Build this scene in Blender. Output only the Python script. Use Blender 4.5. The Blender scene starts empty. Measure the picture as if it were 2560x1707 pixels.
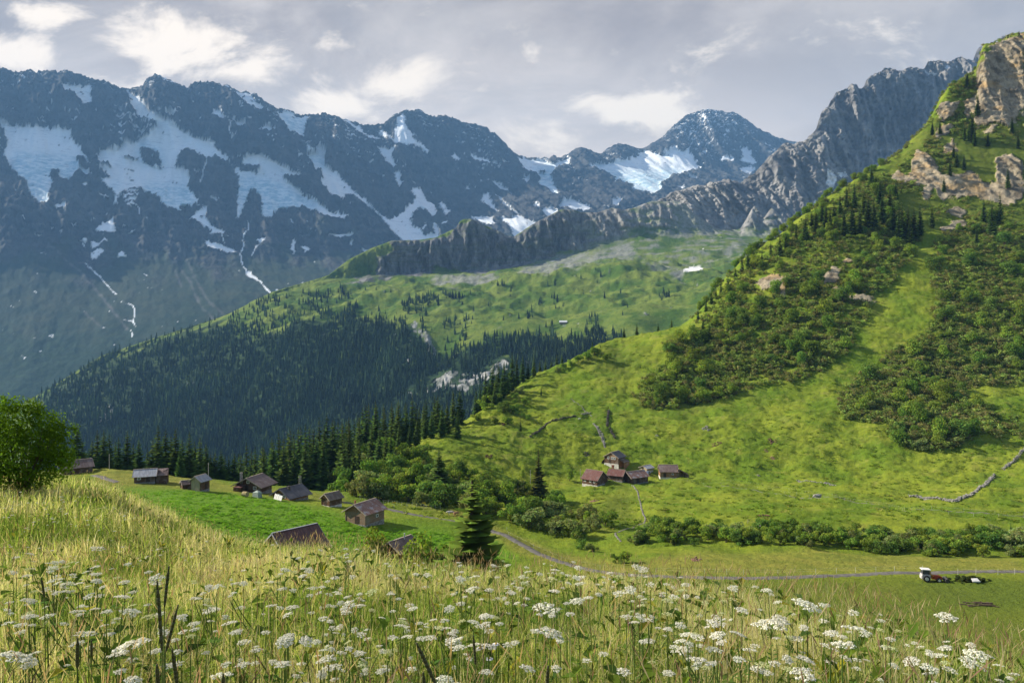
import bpy, bmesh, math, random
import numpy as np
from mathutils import Vector, Matrix

random.seed(7)
RNG = np.random.default_rng(11)
SC = bpy.context.scene
COL = SC.collection
F = 1707.0
CX, CY = 1280.0, 853.5
R = math.radians

# ---------------------------------------------------------------- camera
cam = bpy.data.objects.new('camera', bpy.data.cameras.new('camera'))
COL.objects.link(cam)
cam.location = (0, 0, 0)
cam.rotation_euler = (math.pi / 2, 0, 0)
cam.data.lens = 24.0
cam.data.sensor_width = 36.0
cam.data.clip_start = 0.05
cam.data.clip_end = 60000
SC.camera = cam

# ---------------------------------------------------------------- light
SUN_EL, SUN_AZ = 31.0, -77.0          # azimuth from +Y (view) towards +X
sd = Vector((math.cos(R(SUN_EL)) * math.sin(R(SUN_AZ)), math.cos(R(SUN_EL)) * math.cos(R(SUN_AZ)), math.sin(R(SUN_EL))))
sun = bpy.data.objects.new('sun', bpy.data.lights.new('sun', 'SUN'))
COL.objects.link(sun)
sun.data.energy = 5.0
sun.data.angle = R(0.53)
sun.data.color = (1.0, 0.93, 0.80)
sun.rotation_euler = sd.to_track_quat('Z', 'Y').to_euler()
SC.view_settings.view_transform = 'Standard'
SC.view_settings.look = 'None'
SC.view_settings.gamma = 1.0
SC.view_settings.exposure = 1.02
SC.cycles.use_denoising = True
SC.cycles.max_bounces = 5
SC.cycles.diffuse_bounces = 2
SC.cycles.transmission_bounces = 3
SC.cycles.transparent_max_bounces = 4
SC.cycles.volume_bounces = 0


class NT:
    """small helper that writes shader nodes"""
    def __init__(s, nt):
        s.t = nt
    def put(s, sock, v):
        if isinstance(v, (int, float)):
            sock.default_value = v
        elif isinstance(v, (tuple, list)):
            n = len(sock.default_value)
            sock.default_value = (tuple(v) + (1.0,))[:n] if len(v) < n else tuple(v)[:n]
        elif v is not None:
            s.t.links.new(v, sock)
    def node(s, typ, **kw):
        n = s.t.nodes.new(typ)
        for k, v in kw.items():
            setattr(n, k, v)
        return n
    def m(s, op, a, b=0.0, c=0.0, clamp=False):
        n = s.node('ShaderNodeMath', operation=op, use_clamp=clamp)
        s.put(n.inputs[0], a); s.put(n.inputs[1], b); s.put(n.inputs[2], c)
        return n.outputs[0]
    def mix(s, f, a, b, mode='MIX'):
        n = s.node('ShaderNodeMix', data_type='RGBA', blend_type=mode)
        n.clamp_factor = True
        s.put(n.inputs[0], f); s.put(n.inputs[6], a); s.put(n.inputs[7], b)
        return n.outputs[2]
    def noise(s, vec, scale, detail=4.0, rough=0.55, dist=0.0, col=False):
        n = s.node('ShaderNodeTexNoise')
        s.put(n.inputs['Vector'], vec)
        n.inputs['Scale'].default_value = scale
        n.inputs['Detail'].default_value = detail
        n.inputs['Roughness'].default_value = rough
        n.inputs['Distortion'].default_value = dist
        return n.outputs['Color' if col else 'Fac']
    def ss(s, x, lo, hi):
        n = s.node('ShaderNodeMapRange', interpolation_type='SMOOTHSTEP')
        s.put(n.inputs[0], x)
        n.inputs[1].default_value = lo; n.inputs[2].default_value = hi
        return n.outputs[0]
    def map(s, vec, sc=(1, 1, 1), rot=(0, 0, 0), loc=(0, 0, 0)):
        n = s.node('ShaderNodeMapping')
        s.put(n.inputs[0], vec)
        n.inputs['Location'].default_value = loc
        n.inputs['Rotation'].default_value = rot
        n.inputs['Scale'].default_value = sc
        return n.outputs[0]
    def attr(s, name, fac=True):
        n = s.node('ShaderNodeAttribute', attribute_name=name)
        return n.outputs['Fac' if fac else 'Color']
    def coord(s, which='Object'):
        return s.node('ShaderNodeTexCoord').outputs[which]
    def bump(s, h, strength, dist):
        n = s.node('ShaderNodeBump')
        s.put(n.inputs['Height'], h)
        n.inputs['Strength'].default_value = strength
        n.inputs['Distance'].default_value = dist
        return n.outputs[0]


def new_mat(name, rough=0.9, spec=0.15):
    mt = bpy.data.materials.new(name)
    mt.use_nodes = True
    nt = mt.node_tree
    b = nt.nodes['Principled BSDF']
    b.inputs['Roughness'].default_value = rough
    b.inputs['Specular IOR Level'].default_value = spec
    return mt, NT(nt), b


# ---------------------------------------------------------------- world: sky with broken cloud layer
W = bpy.data.worlds.new("World")
SC.world = W
W.use_nodes = True
wn = NT(W.node_tree)
bg = W.node_tree.nodes['Background']
sky = wn.node('ShaderNodeTexSky', sky_type='NISHITA', sun_disc=False)
sky.sun_elevation = R(SUN_EL)
sky.sun_rotation = R(SUN_AZ)
sky.altitude = 1900
sepn = wn.node('ShaderNodeSeparateXYZ')
wn.t.links.new(wn.coord('Generated'), sepn.inputs[0])
dx, dy, dz = sepn.outputs
yy = wn.m('MAXIMUM', dy, 0.15)
tu = wn.m('DIVIDE', dx, yy)            # tangent coordinates of the direction
tv = wn.m('DIVIDE', dz, yy)
comb = wn.node('ShaderNodeCombineXYZ')
den = wn.m('ADD', wn.m('MAXIMUM', dz, 0.0), 0.22)
wn.put(comb.inputs[0], wn.m('DIVIDE', dx, den)); wn.put(comb.inputs[1], wn.m('DIVIDE', dy, den))
cl = comb.outputs[0]
comb2 = wn.node('ShaderNodeCombineXYZ')
wn.put(comb2.inputs[0], tu); wn.put(comb2.inputs[1], wn.m('MULTIPLY', tv, 1.7))
cv = comb2.outputs[0]
n1 = wn.noise(cl, 1.5, 9, 0.62, 0.5)
n2 = wn.noise(cv, 6.0, 9, 0.62, 0.35)
n3 = wn.noise(cv, 2.6, 8, 0.60, 0.4)
blobs = None
for (px, py, a, b, w) in ((450, 120, 210, 85, 1.0), (40, 140, 120, 55, .95), (120, 40, 110, 40, .75), (620, 175, 110, 60, .7),
                          (960, 190, 120, 70, .75), (830, 100, 70, 50, .55), (1050, 250, 110, 45, .5), (1560, 265, 170, 50, .95),
                          (1330, 140, 45, 35, .5), (1400, 330, 150, 50, .55), (1820, 140, 120, 50, .35), (860, 270, 130, 50, .5),
                          (2030, 190, 60, 50, .3), (1180, 130, 60, 60, .2), (300, 215, 240, 50, .6), (900, 20, 110, 30, .3)):
    u0, v0 = (px - CX) / F, (CY - py) / F
    ex = wn.m('MULTIPLY', wn.m('SUBTRACT', tu, u0), F / a)
    ey = wn.m('MULTIPLY', wn.m('SUBTRACT', tv, v0), F / b)
    d2 = wn.m('ADD', wn.m('MULTIPLY', ex, ex), wn.m('MULTIPLY', ey, ey))
    g = wn.m('MULTIPLY', wn.m('EXPONENT', wn.m('MULTIPLY', d2, -1.0)), w)
    blobs = g if blobs is None else wn.m('MAXIMUM', blobs, g)
cum = wn.m('ADD', wn.m('MULTIPLY', blobs, 0.75), wn.m('MULTIPLY', wn.m('SUBTRACT', n2, 0.5), 2.4))
cum = wn.ss(cum, 0.16, 0.60)
layer_lo = wn.mix(wn.ss(tv, 0.16, 0.5), (0.78, 0.765, 0.77), (0.255, 0.24, 0.255))
layer = wn.mix(wn.m('MULTIPLY', wn.ss(n3, 0.36, 0.66), .8), layer_lo, (0.60, 0.585, 0.59))
layer = wn.mix(wn.m('MULTIPLY', wn.ss(tu, 0.0, 0.75), 0.45), layer, (0.29, 0.29, 0.31))
layer = wn.mix(wn.m('MULTIPLY', wn.ss(n1, 0.42, 0.62), 0.50), layer, (0.30, 0.30, 0.325))
cloudc = wn.mix(wn.ss(tu, -0.6, 0.5), (0.84, 0.80, 0.745), (0.74, 0.72, 0.68))
cloudy = wn.mix(1.0, wn.mix(cum, layer, cloudc), (1.55, 1.395, 1.21), 'MULTIPLY')
lum = wn.node('ShaderNodeVectorMath', operation='SCALE')
wn.t.links.new(sky.outputs[0], lum.inputs[0]); lum.inputs['Scale'].default_value = 0.17
# the layer covers the sky ahead; behind the camera it opens up to the blue
cover = wn.ss(dy, -0.35, 0.25)
skyc = wn.mix(cover, lum.outputs[0], cloudy)
wn.t.links.new(skyc, bg.inputs[0])
bg.inputs[1].default_value = 0.54


# ---------------------------------------------------------------- numpy noise
_perm = RNG.permutation(512).astype(np.int64)
_ang = RNG.uniform(0, 2 * np.pi, 512)
_gx, _gy = np.cos(_ang), np.sin(_ang)

def perlin(x, y, seed=0):
    x = np.asarray(x, float); y = np.asarray(y, float)
    xi = np.floor(x).astype(np.int64); yi = np.floor(y).astype(np.int64)
    xf = x - xi; yf = y - yi
    u = xf * xf * xf * (xf * (xf * 6 - 15) + 10); v = yf * yf * yf * (yf * (yf * 6 - 15) + 10)
    def h(i, j):
        return _perm[(_perm[(i + seed * 37) & 511] + j) & 511]
    def g(i, j, a, b):
        k = h(i, j)
        return _gx[k] * a + _gy[k] * b
    n00 = g(xi, yi, xf, yf); n10 = g(xi + 1, yi, xf - 1, yf)
    n01 = g(xi, yi + 1, xf, yf - 1); n11 = g(xi + 1, yi + 1, xf - 1, yf - 1)
    return ((n00 * (1 - u) + n10 * u) * (1 - v) + (n01 * (1 - u) + n11 * u) * v) * 1.5

def fbm(x, y, oct=4, seed=0, gain=0.5):
    s = 0; a = 1.0; t = 0
    for o in range(oct):
        s = s + a * perlin(x * 2 ** o, y * 2 ** o, seed + o); t += a; a *= gain
    return s / t

def ridged(x, y, oct=4, seed=0, gain=0.5):
    s = 0; a = 1.0; t = 0
    for o in range(oct):
        s = s + a * (1 - np.abs(perlin(x * 2 ** o, y * 2 ** o, seed + o)) * 1.6); t += a; a *= gain
    return s / t - 0.5

def sstep(x, a, b):
    t = np.clip((x - a) / (b - a), 0, 1)
    return t * t * (3 - 2 * t)

# ---------------------------------------------------------------- surface masks, outlined with polygons
def inside(poly, X, Y):
    X = np.asarray(X, float); Y = np.asarray(Y, float)
    r = np.zeros(X.shape, bool)
    n = len(poly)
    for i in range(n):
        x1, y1 = poly[i]; x2, y2 = poly[(i + 1) % n]
        if y1 == y2:
            continue
        c = ((y1 > Y) != (y2 > Y)) & (X < (x2 - x1) * (Y - y1) / (y2 - y1) + x1)
        r ^= c
    return r

GX0, GY0, GS = -320, -40, 2.0
GW, GH = int(3300 / GS), int(1800 / GS)
_gyy, _gxx = np.mgrid[0:GH, 0:GW]
_gxx = _gxx * GS + GX0; _gyy = _gyy * GS + GY0

def blur(a, r):
    if r <= 0:
        return a
    k = np.exp(-0.5 * (np.arange(-int(3 * r), int(3 * r) + 1) / r) ** 2); k /= k.sum()
    a = np.apply_along_axis(lambda v: np.convolve(v, k, 'same'), 0, a)
    return np.apply_along_axis(lambda v: np.convolve(v, k, 'same'), 1, a)

def mask(polys, holes=(), lines=(), soft=1.5):
    a = np.zeros((GH, GW))
    for p, val in [(q, 1.0) for q in polys] + [(q, 0.0) for q in holes]:
        p = np.asarray(p, float)
        x0, y0 = p.min(0); x1, y1 = p.max(0)
        i0, i1 = max(0, int((y0 - GY0) / GS)), min(GH, int((y1 - GY0) / GS) + 2)
        j0, j1 = max(0, int((x0 - GX0) / GS)), min(GW, int((x1 - GX0) / GS) + 2)
        if i1 <= i0 or j1 <= j0:
            continue
        m = inside(p.tolist(), _gxx[i0:i1, j0:j1], _gyy[i0:i1, j0:j1])
        a[i0:i1, j0:j1][m] = val
    for pts, w in lines:
        for (xa, ya), (xb, yb) in zip(pts[:-1], pts[1:]):
            n = int(max(abs(xb - xa), abs(yb - ya))) + 1
            for t in np.linspace(0, 1, n):
                x, y = xa + (xb - xa) * t, ya + (yb - ya) * t
                i, j = int((y - GY0) / GS), int((x - GX0) / GS)
                k = max(0, int(round(w / GS / 2)))
                a[max(0, i):i + 1 + k, max(0, j):j + 1 + k] = 1
    return blur(a, soft / GS)

def sample(a, px, py):
    x = np.clip((px - GX0) / GS, 0, GW - 1.01); y = np.clip((py - GY0) / GS, 0, GH - 1.01)
    xi = x.astype(int); yi = y.astype(int); fx = x - xi; fy = y - yi
    return (a[yi, xi] * (1 - fx) + a[yi, xi + 1] * fx) * (1 - fy) + (a[yi + 1, xi] * (1 - fx) + a[yi + 1, xi + 1] * fx) * fy

# ---------------------------------------------------------------- objects
def tag(o, label=None, cat=None, group=None, kind=None):
    if label: o['label'] = label
    if cat: o['category'] = cat
    if group: o['group'] = group
    if kind: o['kind'] = kind
    return o

def mesh_np(name, V, faces, mat=None, smooth=False, attrs=None, cols=None):
    """faces: list of int arrays (n,k)"""
    me = bpy.data.meshes.new(name)
    V = np.ascontiguousarray(V, np.float32)
    me.vertices.add(len(V)); me.vertices.foreach_set('co', V.ravel())
    fl = [np.asarray(f, np.int32) for f in faces if len(f)]
    nl = sum(f.size for f in fl)
    me.loops.add(nl)
    me.loops.foreach_set('vertex_index', np.concatenate([f.ravel() for f in fl]))
    tot = np.concatenate([np.full(len(f), f.shape[1], np.int32) for f in fl])
    me.polygons.add(len(tot))
    me.polygons.foreach_set('loop_start', np.concatenate([[0], np.cumsum(tot)[:-1]]).astype(np.int32))
    me.polygons.foreach_set('loop_total', tot)
    me.polygons.foreach_set('use_smooth', np.full(len(tot), smooth))
    me.update(calc_edges=True)
    for k, v in (attrs or {}).items():
        a = me.attributes.new(k, 'FLOAT', 'POINT')
        a.data.foreach_set('value', np.ascontiguousarray(v, np.float32).ravel())
    for k, v in (cols or {}).items():
        a = me.attributes.new(k, 'FLOAT_COLOR', 'POINT')
        v = np.concatenate([v, np.ones((len(v), 1))], 1) if v.shape[1] == 3 else v
        a.data.foreach_set('color', np.ascontiguousarray(v, np.float32).ravel())
    if mat:
        me.materials.append(mat)
    return me

def put(name, me, parent=None, loc=None, rot=None, scale=None):
    o = bpy.data.objects.new(name, me)
    COL.objects.link(o)
    if parent: o.parent = parent
    if loc is not None: o.location = loc
    if rot is not None: o.rotation_euler = rot
    if scale is not None: o.scale = (scale,) * 3 if isinstance(scale, (int, float)) else scale
    return o

def root(name, label, cat, loc, rz=0.0, group=None, scale=1.0):
    return tag(put(name, None, None, loc, (0, 0, rz), scale), label, cat, group)

# ---------------------------------------------------------------- landforms lofted from contour lines
def P(px, py, Y):
    return ((px - CX) / F * Y, Y, (CY - py) / F * Y)

def smooth1(a, s):
    n = int(3 * s); k = np.exp(-0.5 * (np.arange(-n, n + 1) / s) ** 2); k /= k.sum()
    return np.convolve(np.pad(a, n, mode='edge'), k, 'valid')

class Land:
    def __init__(s, curves, px0, px1, du, dv, soft=(), sm=10, minrows=4):
        s.px = np.arange(px0, px1 + du, du, dtype=float)
        nu = len(s.px)
        Ys, Zs, pys = [], [], []
        for ci, c in enumerate(curves):
            c = np.asarray(c, float)
            k = 0.8 if ci in soft else sm
            py = smooth1(np.interp(s.px, c[:, 0], c[:, 1]), k)
            Y = smooth1(np.interp(s.px, c[:, 0], c[:, 2]), sm)
            Ys.append(Y); pys.append(py); Zs.append((CY - py) / F * Y)
        Y = np.array(Ys); Z = np.array(Zs); py = np.array(pys)
        ts = []
        for i in range(len(curves) - 1):
            span = np.percentile(np.abs(py[i + 1] - py[i]), 90)
            n = max(minrows, int(span / dv))
            ts.append(i + np.arange(n) / n)
        ts = np.concatenate(ts + [[len(curves) - 1.0]])
        s.t = ts
        s.Y = s._pchip(Y, ts); s.Z = s._pchip(Z, ts)
        s.X = (s.px - CX)[None, :] / F * s.Y
        s.T = np.repeat(ts[:, None], nu, 1)
        s.PX = np.repeat(s.px[None, :], len(ts), 0)
        s.nv, s.nu = s.Y.shape
        s.PY0 = CY - F * s.Z / s.Y
    @staticmethod
    def _pchip(A, ts):
        d = np.diff(A, axis=0)
        m = np.zeros_like(A)
        p = d[:-1] * d[1:]
        hm = np.where(p > 0, 2 * d[:-1] * d[1:] / np.where(np.abs(d[:-1] + d[1:]) < 1e-9, 1e-9, d[:-1] + d[1:]), 0)
        m[1:-1] = hm; m[0] = d[0]; m[-1] = d[-1]
        i = np.minimum(ts.astype(int), len(A) - 2); f = (ts - i)[:, None]
        a, b, ma, mb = A[i], A[i + 1], m[i], m[i + 1]
        return (2 * f**3 - 3 * f**2 + 1) * a + (f**3 - 2 * f**2 + f) * ma + (-2 * f**3 + 3 * f**2) * b + (f**3 - f**2) * mb
    def push(s, dr=None, dz=None):
        if dr is not None:
            k = 1 + dr / s.Y
            s.X = s.X * k; s.Y = s.Y * k
        if dz is not None:
            s.Z = s.Z + dz
    def pyy(s):
        return CY - F * s.Z / s.Y
    def faces(s):
        i = np.arange(s.nv * s.nu).reshape(s.nv, s.nu)
        return np.stack([i[:-1, :-1], i[:-1, 1:], i[1:, 1:], i[1:, :-1]], -1).reshape(-1, 4)
    def build(s, name, mat, attrs):
        V = np.stack([s.X, s.Y, s.Z], -1).reshape(-1, 3)
        me = mesh_np(name, V, [s.faces()], mat, True, {k: v.ravel() for k, v in attrs.items()})
        return tag(put(name, me), kind='structure')
    def col(s, px):
        u = np.clip((px - s.px[0]) / (s.px[1] - s.px[0]), 0, s.nu - 1.001)
        i = int(u); f = u - i
        return s.Y[:, i] * (1 - f) + s.Y[:, i + 1] * f, s.Z[:, i] * (1 - f) + s.Z[:, i + 1] * f
    def at_pixel(s, px, py, first=0):
        Y, Z = s.col(px)
        q = CY - F * Z / Y
        k = np.nonzero(q[first:] <= py)[0]
        if len(k) == 0:
            return None
        i = k[0] + first
        if i == 0:
            return Vector(((px - CX) / F * Y[0], Y[0], Z[0]))
        f = np.clip((q[i - 1] - py) / max(1e-6, q[i - 1] - q[i]), 0, 1)
        y = Y[i - 1] + (Y[i] - Y[i - 1]) * f; z = Z[i - 1] + (Z[i] - Z[i - 1]) * f
        return Vector(((px - CX) / F * y, y, z))
    def at_Y(s, px, Yq):
        Y, Z = s.col(px)
        return Vector(((px - CX) / F * Yq, Yq, float(np.interp(Yq, Y, Z))))
    def at_xy(s, x, y):
        return s.at_Y(x / y * F + CX, y)

# ================================================================ SNOW WALL (far)
def crop(off, sc, polys):
    return [[(off[0] + x * sc, off[1] + y * sc) for x, y in p] for p in polys]

K = 860 / 2325
c1 = crop((0, 100), K, [
 [(0,545),(60,580),(200,590),(330,600),(480,610),(490,690),(540,720),(560,760),(610,830),(620,850),(560,790),(510,790),(530,880),(480,940),(430,940),(400,920),(400,880),(350,880),(330,920),(360,960),(350,1000),(320,1040),(330,1105),(270,1100),(220,1060),(190,1000),(170,950),(80,860),(40,800),(30,740),(50,690),(30,620),(0,570)],
 [(1060,530),(1110,550),(1180,590),(1300,655),(1380,685),(1480,690),(1440,725),(1520,780),(1550,830),(1480,810),(1400,810),(1340,790),(1290,740),(1250,740),(1200,800),(1180,870),(1240,880),(1285,950),(1260,990),(1300,1040),(1330,1070),(1300,1110),(1220,1110),(1220,1160),(1160,1140),(1100,1090),(1060,1040),(1000,1020),(940,1000),(850,1000),(810,1030),(780,1100),(770,1030),(750,1000),(710,980),(680,940),(750,930),(720,900),(640,860),(680,840),(650,800),(570,760),(620,790),(660,790),(670,740),(780,760),(800,750),(820,700),(920,700),(940,670),(1000,650),(1050,600)],
 [(840,330),(900,380),(950,430),(1000,480),(1060,530),(1050,570),(960,540),(900,480),(870,440),(890,420)],
 [(410,290),(470,310),(560,320),(620,300),(610,360),(630,420),(570,430),(540,400),(500,360),(430,350)],
 [(1640,810),(1720,770),(1780,800),(1860,840),(1940,880),(2050,940),(1990,935),(1900,930),(1920,960),(1980,1000),(2080,1070),(2180,1120),(2230,1160),(2300,1180),(2270,1220),(2200,1200),(2140,1170),(2080,1150),(1980,1140),(1900,1130),(1850,1160),(1840,1200),(1780,1200),(1770,1160),(1760,1050),(1720,1000),(1690,1010),(1650,1110),(1620,1200),(1595,1190),(1600,1120),(1610,1020),(1610,920),(1570,870),(1650,880),(1740,900),(1760,860),(1640,850)],
 [(1855,490),(1960,500),(2040,530),(2100,510),(2060,560),(2060,640),(2000,660),(1960,640),(1940,600)],
 [(2080,690),(2170,740),(2200,770),(2190,860),(2250,890),(2325,960),(2325,1075),(2240,1040),(2160,970),(2180,960),(2180,900),(2140,890),(2100,830),(2070,780),(2150,780),(2120,730)],
 [(1510,310),(1600,350),(1680,365),(1740,430),(1790,450),(1760,480),(1680,450),(1640,410),(1590,370)],
 [(1050,235),(1140,270),(1260,320),(1200,300),(1120,280)], [(1350,285),(1500,310),(1420,300)],
 [(1280,1190),(1390,1140),(1390,1190),(1340,1195),(1400,1220),(1440,1260),(1530,1290),(1510,1315),(1420,1300),(1430,1280),(1370,1250)],
 [(1300,1060),(1340,1070),(1330,1100),(1380,1130),(1340,1130)],
 [(640,1270),(720,1230),(760,1195),(785,1290),(770,1300),(680,1295)], [(610,1350),(650,1370),(730,1330),(720,1350),(660,1370),(660,1400),(620,1400)],
 [(620,1430),(680,1410),(700,1420),(650,1470),(610,1480)], [(770,1330),(830,1300),(910,1270),(890,1300),(850,1290)], [(780,1465),(820,1430),(870,1450),(820,1465)],
 [(1375,1350),(1430,1370),(1520,1395),(1610,1435),(1550,1430),(1480,1415),(1400,1395)], [(650,1025),(740,1050),(700,1055)], [(360,1110),(440,1105),(440,1140),(380,1130)],
 [(550,960),(600,970),(570,990)], [(520,870),(600,890),(630,910),(590,920),(540,890)], [(840,1005),(950,1010),(935,1022),(840,1018)], [(835,1035),(935,1038),(925,1052),(835,1050)],
 [(835,1068),(930,1070),(920,1084),(835,1080)], [(840,1098),(940,1098),(920,1114),(850,1112)], [(1970,1340),(1990,1340),(2000,1420),(1975,1450)], [(2030,1390),(2090,1400),(2070,1440)],
 [(1740,1350),(1810,1325),(1760,1380)], [(1950,1200),(1980,1220),(1975,1250)], [(2210,1310),(2325,1320),(2325,1340),(2250,1330)], [(105,1145),(165,1200),(150,1195)], [(975,1230),(1030,1175),(1000,1215)],
 [(550,1330),(590,1325),(590,1355),(570,1355)], [(560,1500),(620,1560),(590,1540)], [(1430,480),(1500,500),(1510,560),(1460,530)], [(1580,550),(1660,570),(1665,600),(1600,590)], [(1740,600),(1820,580),(1860,630),(1830,640),(1770,620)],
 [(935,615),(1000,605),(970,635)], [(1115,510),(1170,510),(1175,535),(1120,535)], [(1310,890),(1360,900),(1340,920)], [(1410,1060),(1480,1075),(1450,1090)]])
c2 = crop((850, 200), K, [
 [(380,260),(440,215),(450,320),(480,340),(500,400),(560,430),(610,470),(600,490),(540,440),(470,440),(420,430),(370,420),(330,390),(250,340),(290,340),(360,390),(370,330),(390,290)],
 [(0,260),(60,280),(150,330),(160,350),(230,380),(330,400),(300,400),(200,390),(130,350),(60,300)],
 [(245,440),(290,460),(380,460),(350,500),(360,550),(390,590),(370,600),(330,570),(280,500)], [(360,630),(400,625),(410,680),(430,690),(405,730),(380,680)],
 [(740,505),(800,510),(820,540),(780,545)], [(880,490),(900,510),(970,540),(1050,560),(1060,575),(990,565),(920,540),(890,520)], [(1090,550),(1140,555),(1150,570),(1100,565)], [(1070,580),(1100,570),(1105,580),(1075,600)],
 [(1190,530),(1290,545),(1380,555),(1440,580),(1550,530),(1555,590),(1500,600),(1460,620),(1430,650),(1440,700),(1460,740),(1485,790),(1440,780),(1400,740),(1350,720),(1355,670),(1330,640),(1240,610),(1230,580)],
 [(0,650),(60,710),(120,770),(200,830),(260,890),(320,930),(370,935),(430,880),(490,830),(510,790),(475,745),(530,725),(570,760),(590,810),(640,830),(650,900),(615,920),(590,880),(540,850),(520,880),(470,940),(500,1000),(540,1020),(580,1050),(640,1040),(680,1040),(640,1090),(560,1110),(440,1105),(400,1060),(360,1020),(320,970),(280,920),(200,850),(120,800),(60,740),(0,690)],
 [(0,730),(60,735),(90,765),(40,775),(30,810),(0,790)], [(665,820),(690,815),(720,850),(710,870),(745,875),(730,915),(705,900),(690,860)], [(675,965),(720,950),(720,965),(680,975)], [(635,990),(655,985),(675,1040),(640,1040)], [(550,1010),(580,950),(585,990)],
 [(885,920),(1000,920),(1040,945),(1050,980),(980,975),(930,950)], [(945,810),(990,770),(1020,760),(1010,800),(1040,850),(1075,890),(1040,880),(1000,850)], [(1030,760),(1080,790),(1120,840),(1180,880),(1215,910),(1180,895),(1120,850),(1070,800)],
 [(1030,690),(1080,700),(1110,730),(1150,770),(1165,815),(1140,770),(1090,745),(1050,715)], [(1090,930),(1150,945),(1190,910),(1250,930),(1290,945),(1335,970),(1280,1010),(1230,1060),(1170,1075),(1160,1010),(1120,970)],
 [(1345,880),(1430,880),(1470,890),(1440,920),(1410,950),(1390,920)], [(1470,850),(1510,825),(1590,810),(1630,840),(1670,840),(1705,890),(1640,900),(1580,890),(1540,870),(1490,870)],
 [(1680,600),(1740,570),(1800,580),(1870,560),(1970,540),(2060,480),(2140,500),(2180,510),(2260,460),(2300,490),(2325,500),(2325,640),(2250,650),(2180,690),(2150,720),(2180,740),(2130,765),(2060,760),(2000,740),(1960,740),(1990,710),(1900,680),(1860,690),(1870,660),(1800,640),(1730,610)],
 [(1840,810),(1920,800),(1880,850),(1850,850)], [(1780,845),(1840,850),(1800,870)], [(1310,840),(1350,840),(1340,870),(1320,865)], [(1370,840),(1440,860),(1470,880),(1420,870)], [(865,715),(885,745),(860,740)], [(900,735),(945,780),(920,765)],
 [(0,915),(70,905),(50,925),(0,935)], [(0,1050),(90,1040),(95,1060),(50,1070)], [(60,1100),(100,1095),(80,1125)], [(125,1140),(180,1150),(235,1165),(200,1180),(150,1160)], [(1240,660),(1280,650),(1270,720),(1250,700)], [(2270,720),(2325,715),(2325,745),(2290,740)]])
c3 = crop((1700, 60), K, [
 [(0,860),(60,855),(100,930),(145,985),(60,1010),(0,1000)], [(410,840),(460,830),(490,890),(525,945),(460,940),(410,930),(430,880)], [(400,980),(480,960),(510,970),(470,1020),(410,1000)], [(250,905),(350,900),(370,920),(280,925)],
 [(60,1030),(130,1040),(90,1065)], [(0,1090),(40,1110),(0,1120)]])
holes = crop((0, 100), K, [[(950,740),(1060,745),(1090,820),(1090,880),(1020,860),(960,820)], [(680,838),(750,850),(745,870),(700,868)], [(820,795),(900,800),(950,830),(900,815),(830,805)]]) + \
        crop((850, 200), K, [[(480,910),(520,870),(560,860),(600,900),(560,960),(540,1010),(500,990)], [(1340,625),(1395,630),(1390,650),(1350,640)]])
c4 = crop((0, 600), K, [[(1665,215),(1700,225),(1760,280),(1740,280),(1670,240)], [(1865,340),(1895,335),(1890,355),(1870,360)], [(1915,340),(1985,365),(1940,360)]])
falls = []
for pts in ([(585,170),(620,200),(680,250),(720,300),(760,345),(790,365)], [(870,430),(895,440),(910,465),(908,520),(898,550),(915,580)], [(885,610),(898,640),(892,660)],
            [(1670,200),(1660,230)], [(1760,280),(1800,330),(1830,365),(1855,405)], [(1640,0),(1650,40),(1625,100),(1640,160),(1665,210)], [(1790,0),(1740,50),(1705,105)]):
    falls.append(([(x * K, 600 + y * K) for x, y in pts], 2.0))
for pts in ([(1675,1215),(1680,1280),(1650,1330),(1645,1350)], [(1400,830),(1380,900),(1355,980)], [(1500,1320),(1520,1380)], [(940,1115),(945,1175)], [(1600,540),(1560,590),(1550,640),(1575,690),(1600,640)], [(560,1360),(575,1400)]):
    falls.append(([(x * K, 100 + y * K) for x, y in pts], 2.0))
M_SNOW = mask(c1 + c2 + c3 + c4, holes, [], 1.6)
M_FALL = mask([], [], falls, 1.0)
M_ICE = mask(crop((0, 100), K, [[(100,760),(600,800),(520,950),(340,960),(330,1110),(230,1100),(60,860)], [(930,690),(1080,720),(1110,880),(940,820)], [(960,960),(1300,980),(1330,1120),(1220,1180),(1000,1060)], [(1590,930),(1800,930),(2180,1130),(1840,1210),(1600,1200)], [(1850,520),(2080,520),(2060,650),(1960,640)], [(740,960),(820,960),(780,1110)], [(2060,780),(2200,800),(2200,890)]])
             + crop((850, 200), K, [[(1320,600),(1560,580),(1460,700),(1490,800),(1360,720)], [(1720,600),(1900,620),(2325,600),(2200,760),(1960,750)]]), soft=9)

wall_ridge = [(-300,150),(0,170),(40,180),(80,178),(160,180),(220,195),(265,205),(300,222),(350,221),(362,205),(390,187),(430,203),(465,218),(480,210),(520,205),(560,212),(600,230),(640,236),(670,260),(690,274),(725,278),(750,290),(790,285),(810,284),(850,296),(900,312),(925,314),(955,312),(985,288),(1015,276),(1050,276),(1075,292),(1090,292),(1118,290),(1150,306),(1190,313),(1215,320),(1250,345),(1280,380),(1310,396),(1340,398),(1370,398),(1385,391),(1400,398),(1440,376),(1455,372),(1475,378),(1500,388),(1520,375),(1545,359),(1570,366),(1610,374),(1650,350),(1690,310),(1720,287),(1760,275),(1790,277),(1840,285),(1870,305),(1900,325),(1940,345),(1980,355),(2030,370),(2100,400),(2400,470)]
def wd(px):
    return float(np.interp(px, [-300, 0, 600, 1300, 1780, 2400], [5600, 5900, 6450, 7700, 8700, 8700]))
xs = [-300, 0, 300, 600, 900, 1200, 1300, 1500, 1780, 2000, 2400]
def cur(pys, k):
    return [(x, p, wd(x) * k) for x, p in zip(xs, pys)]
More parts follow.
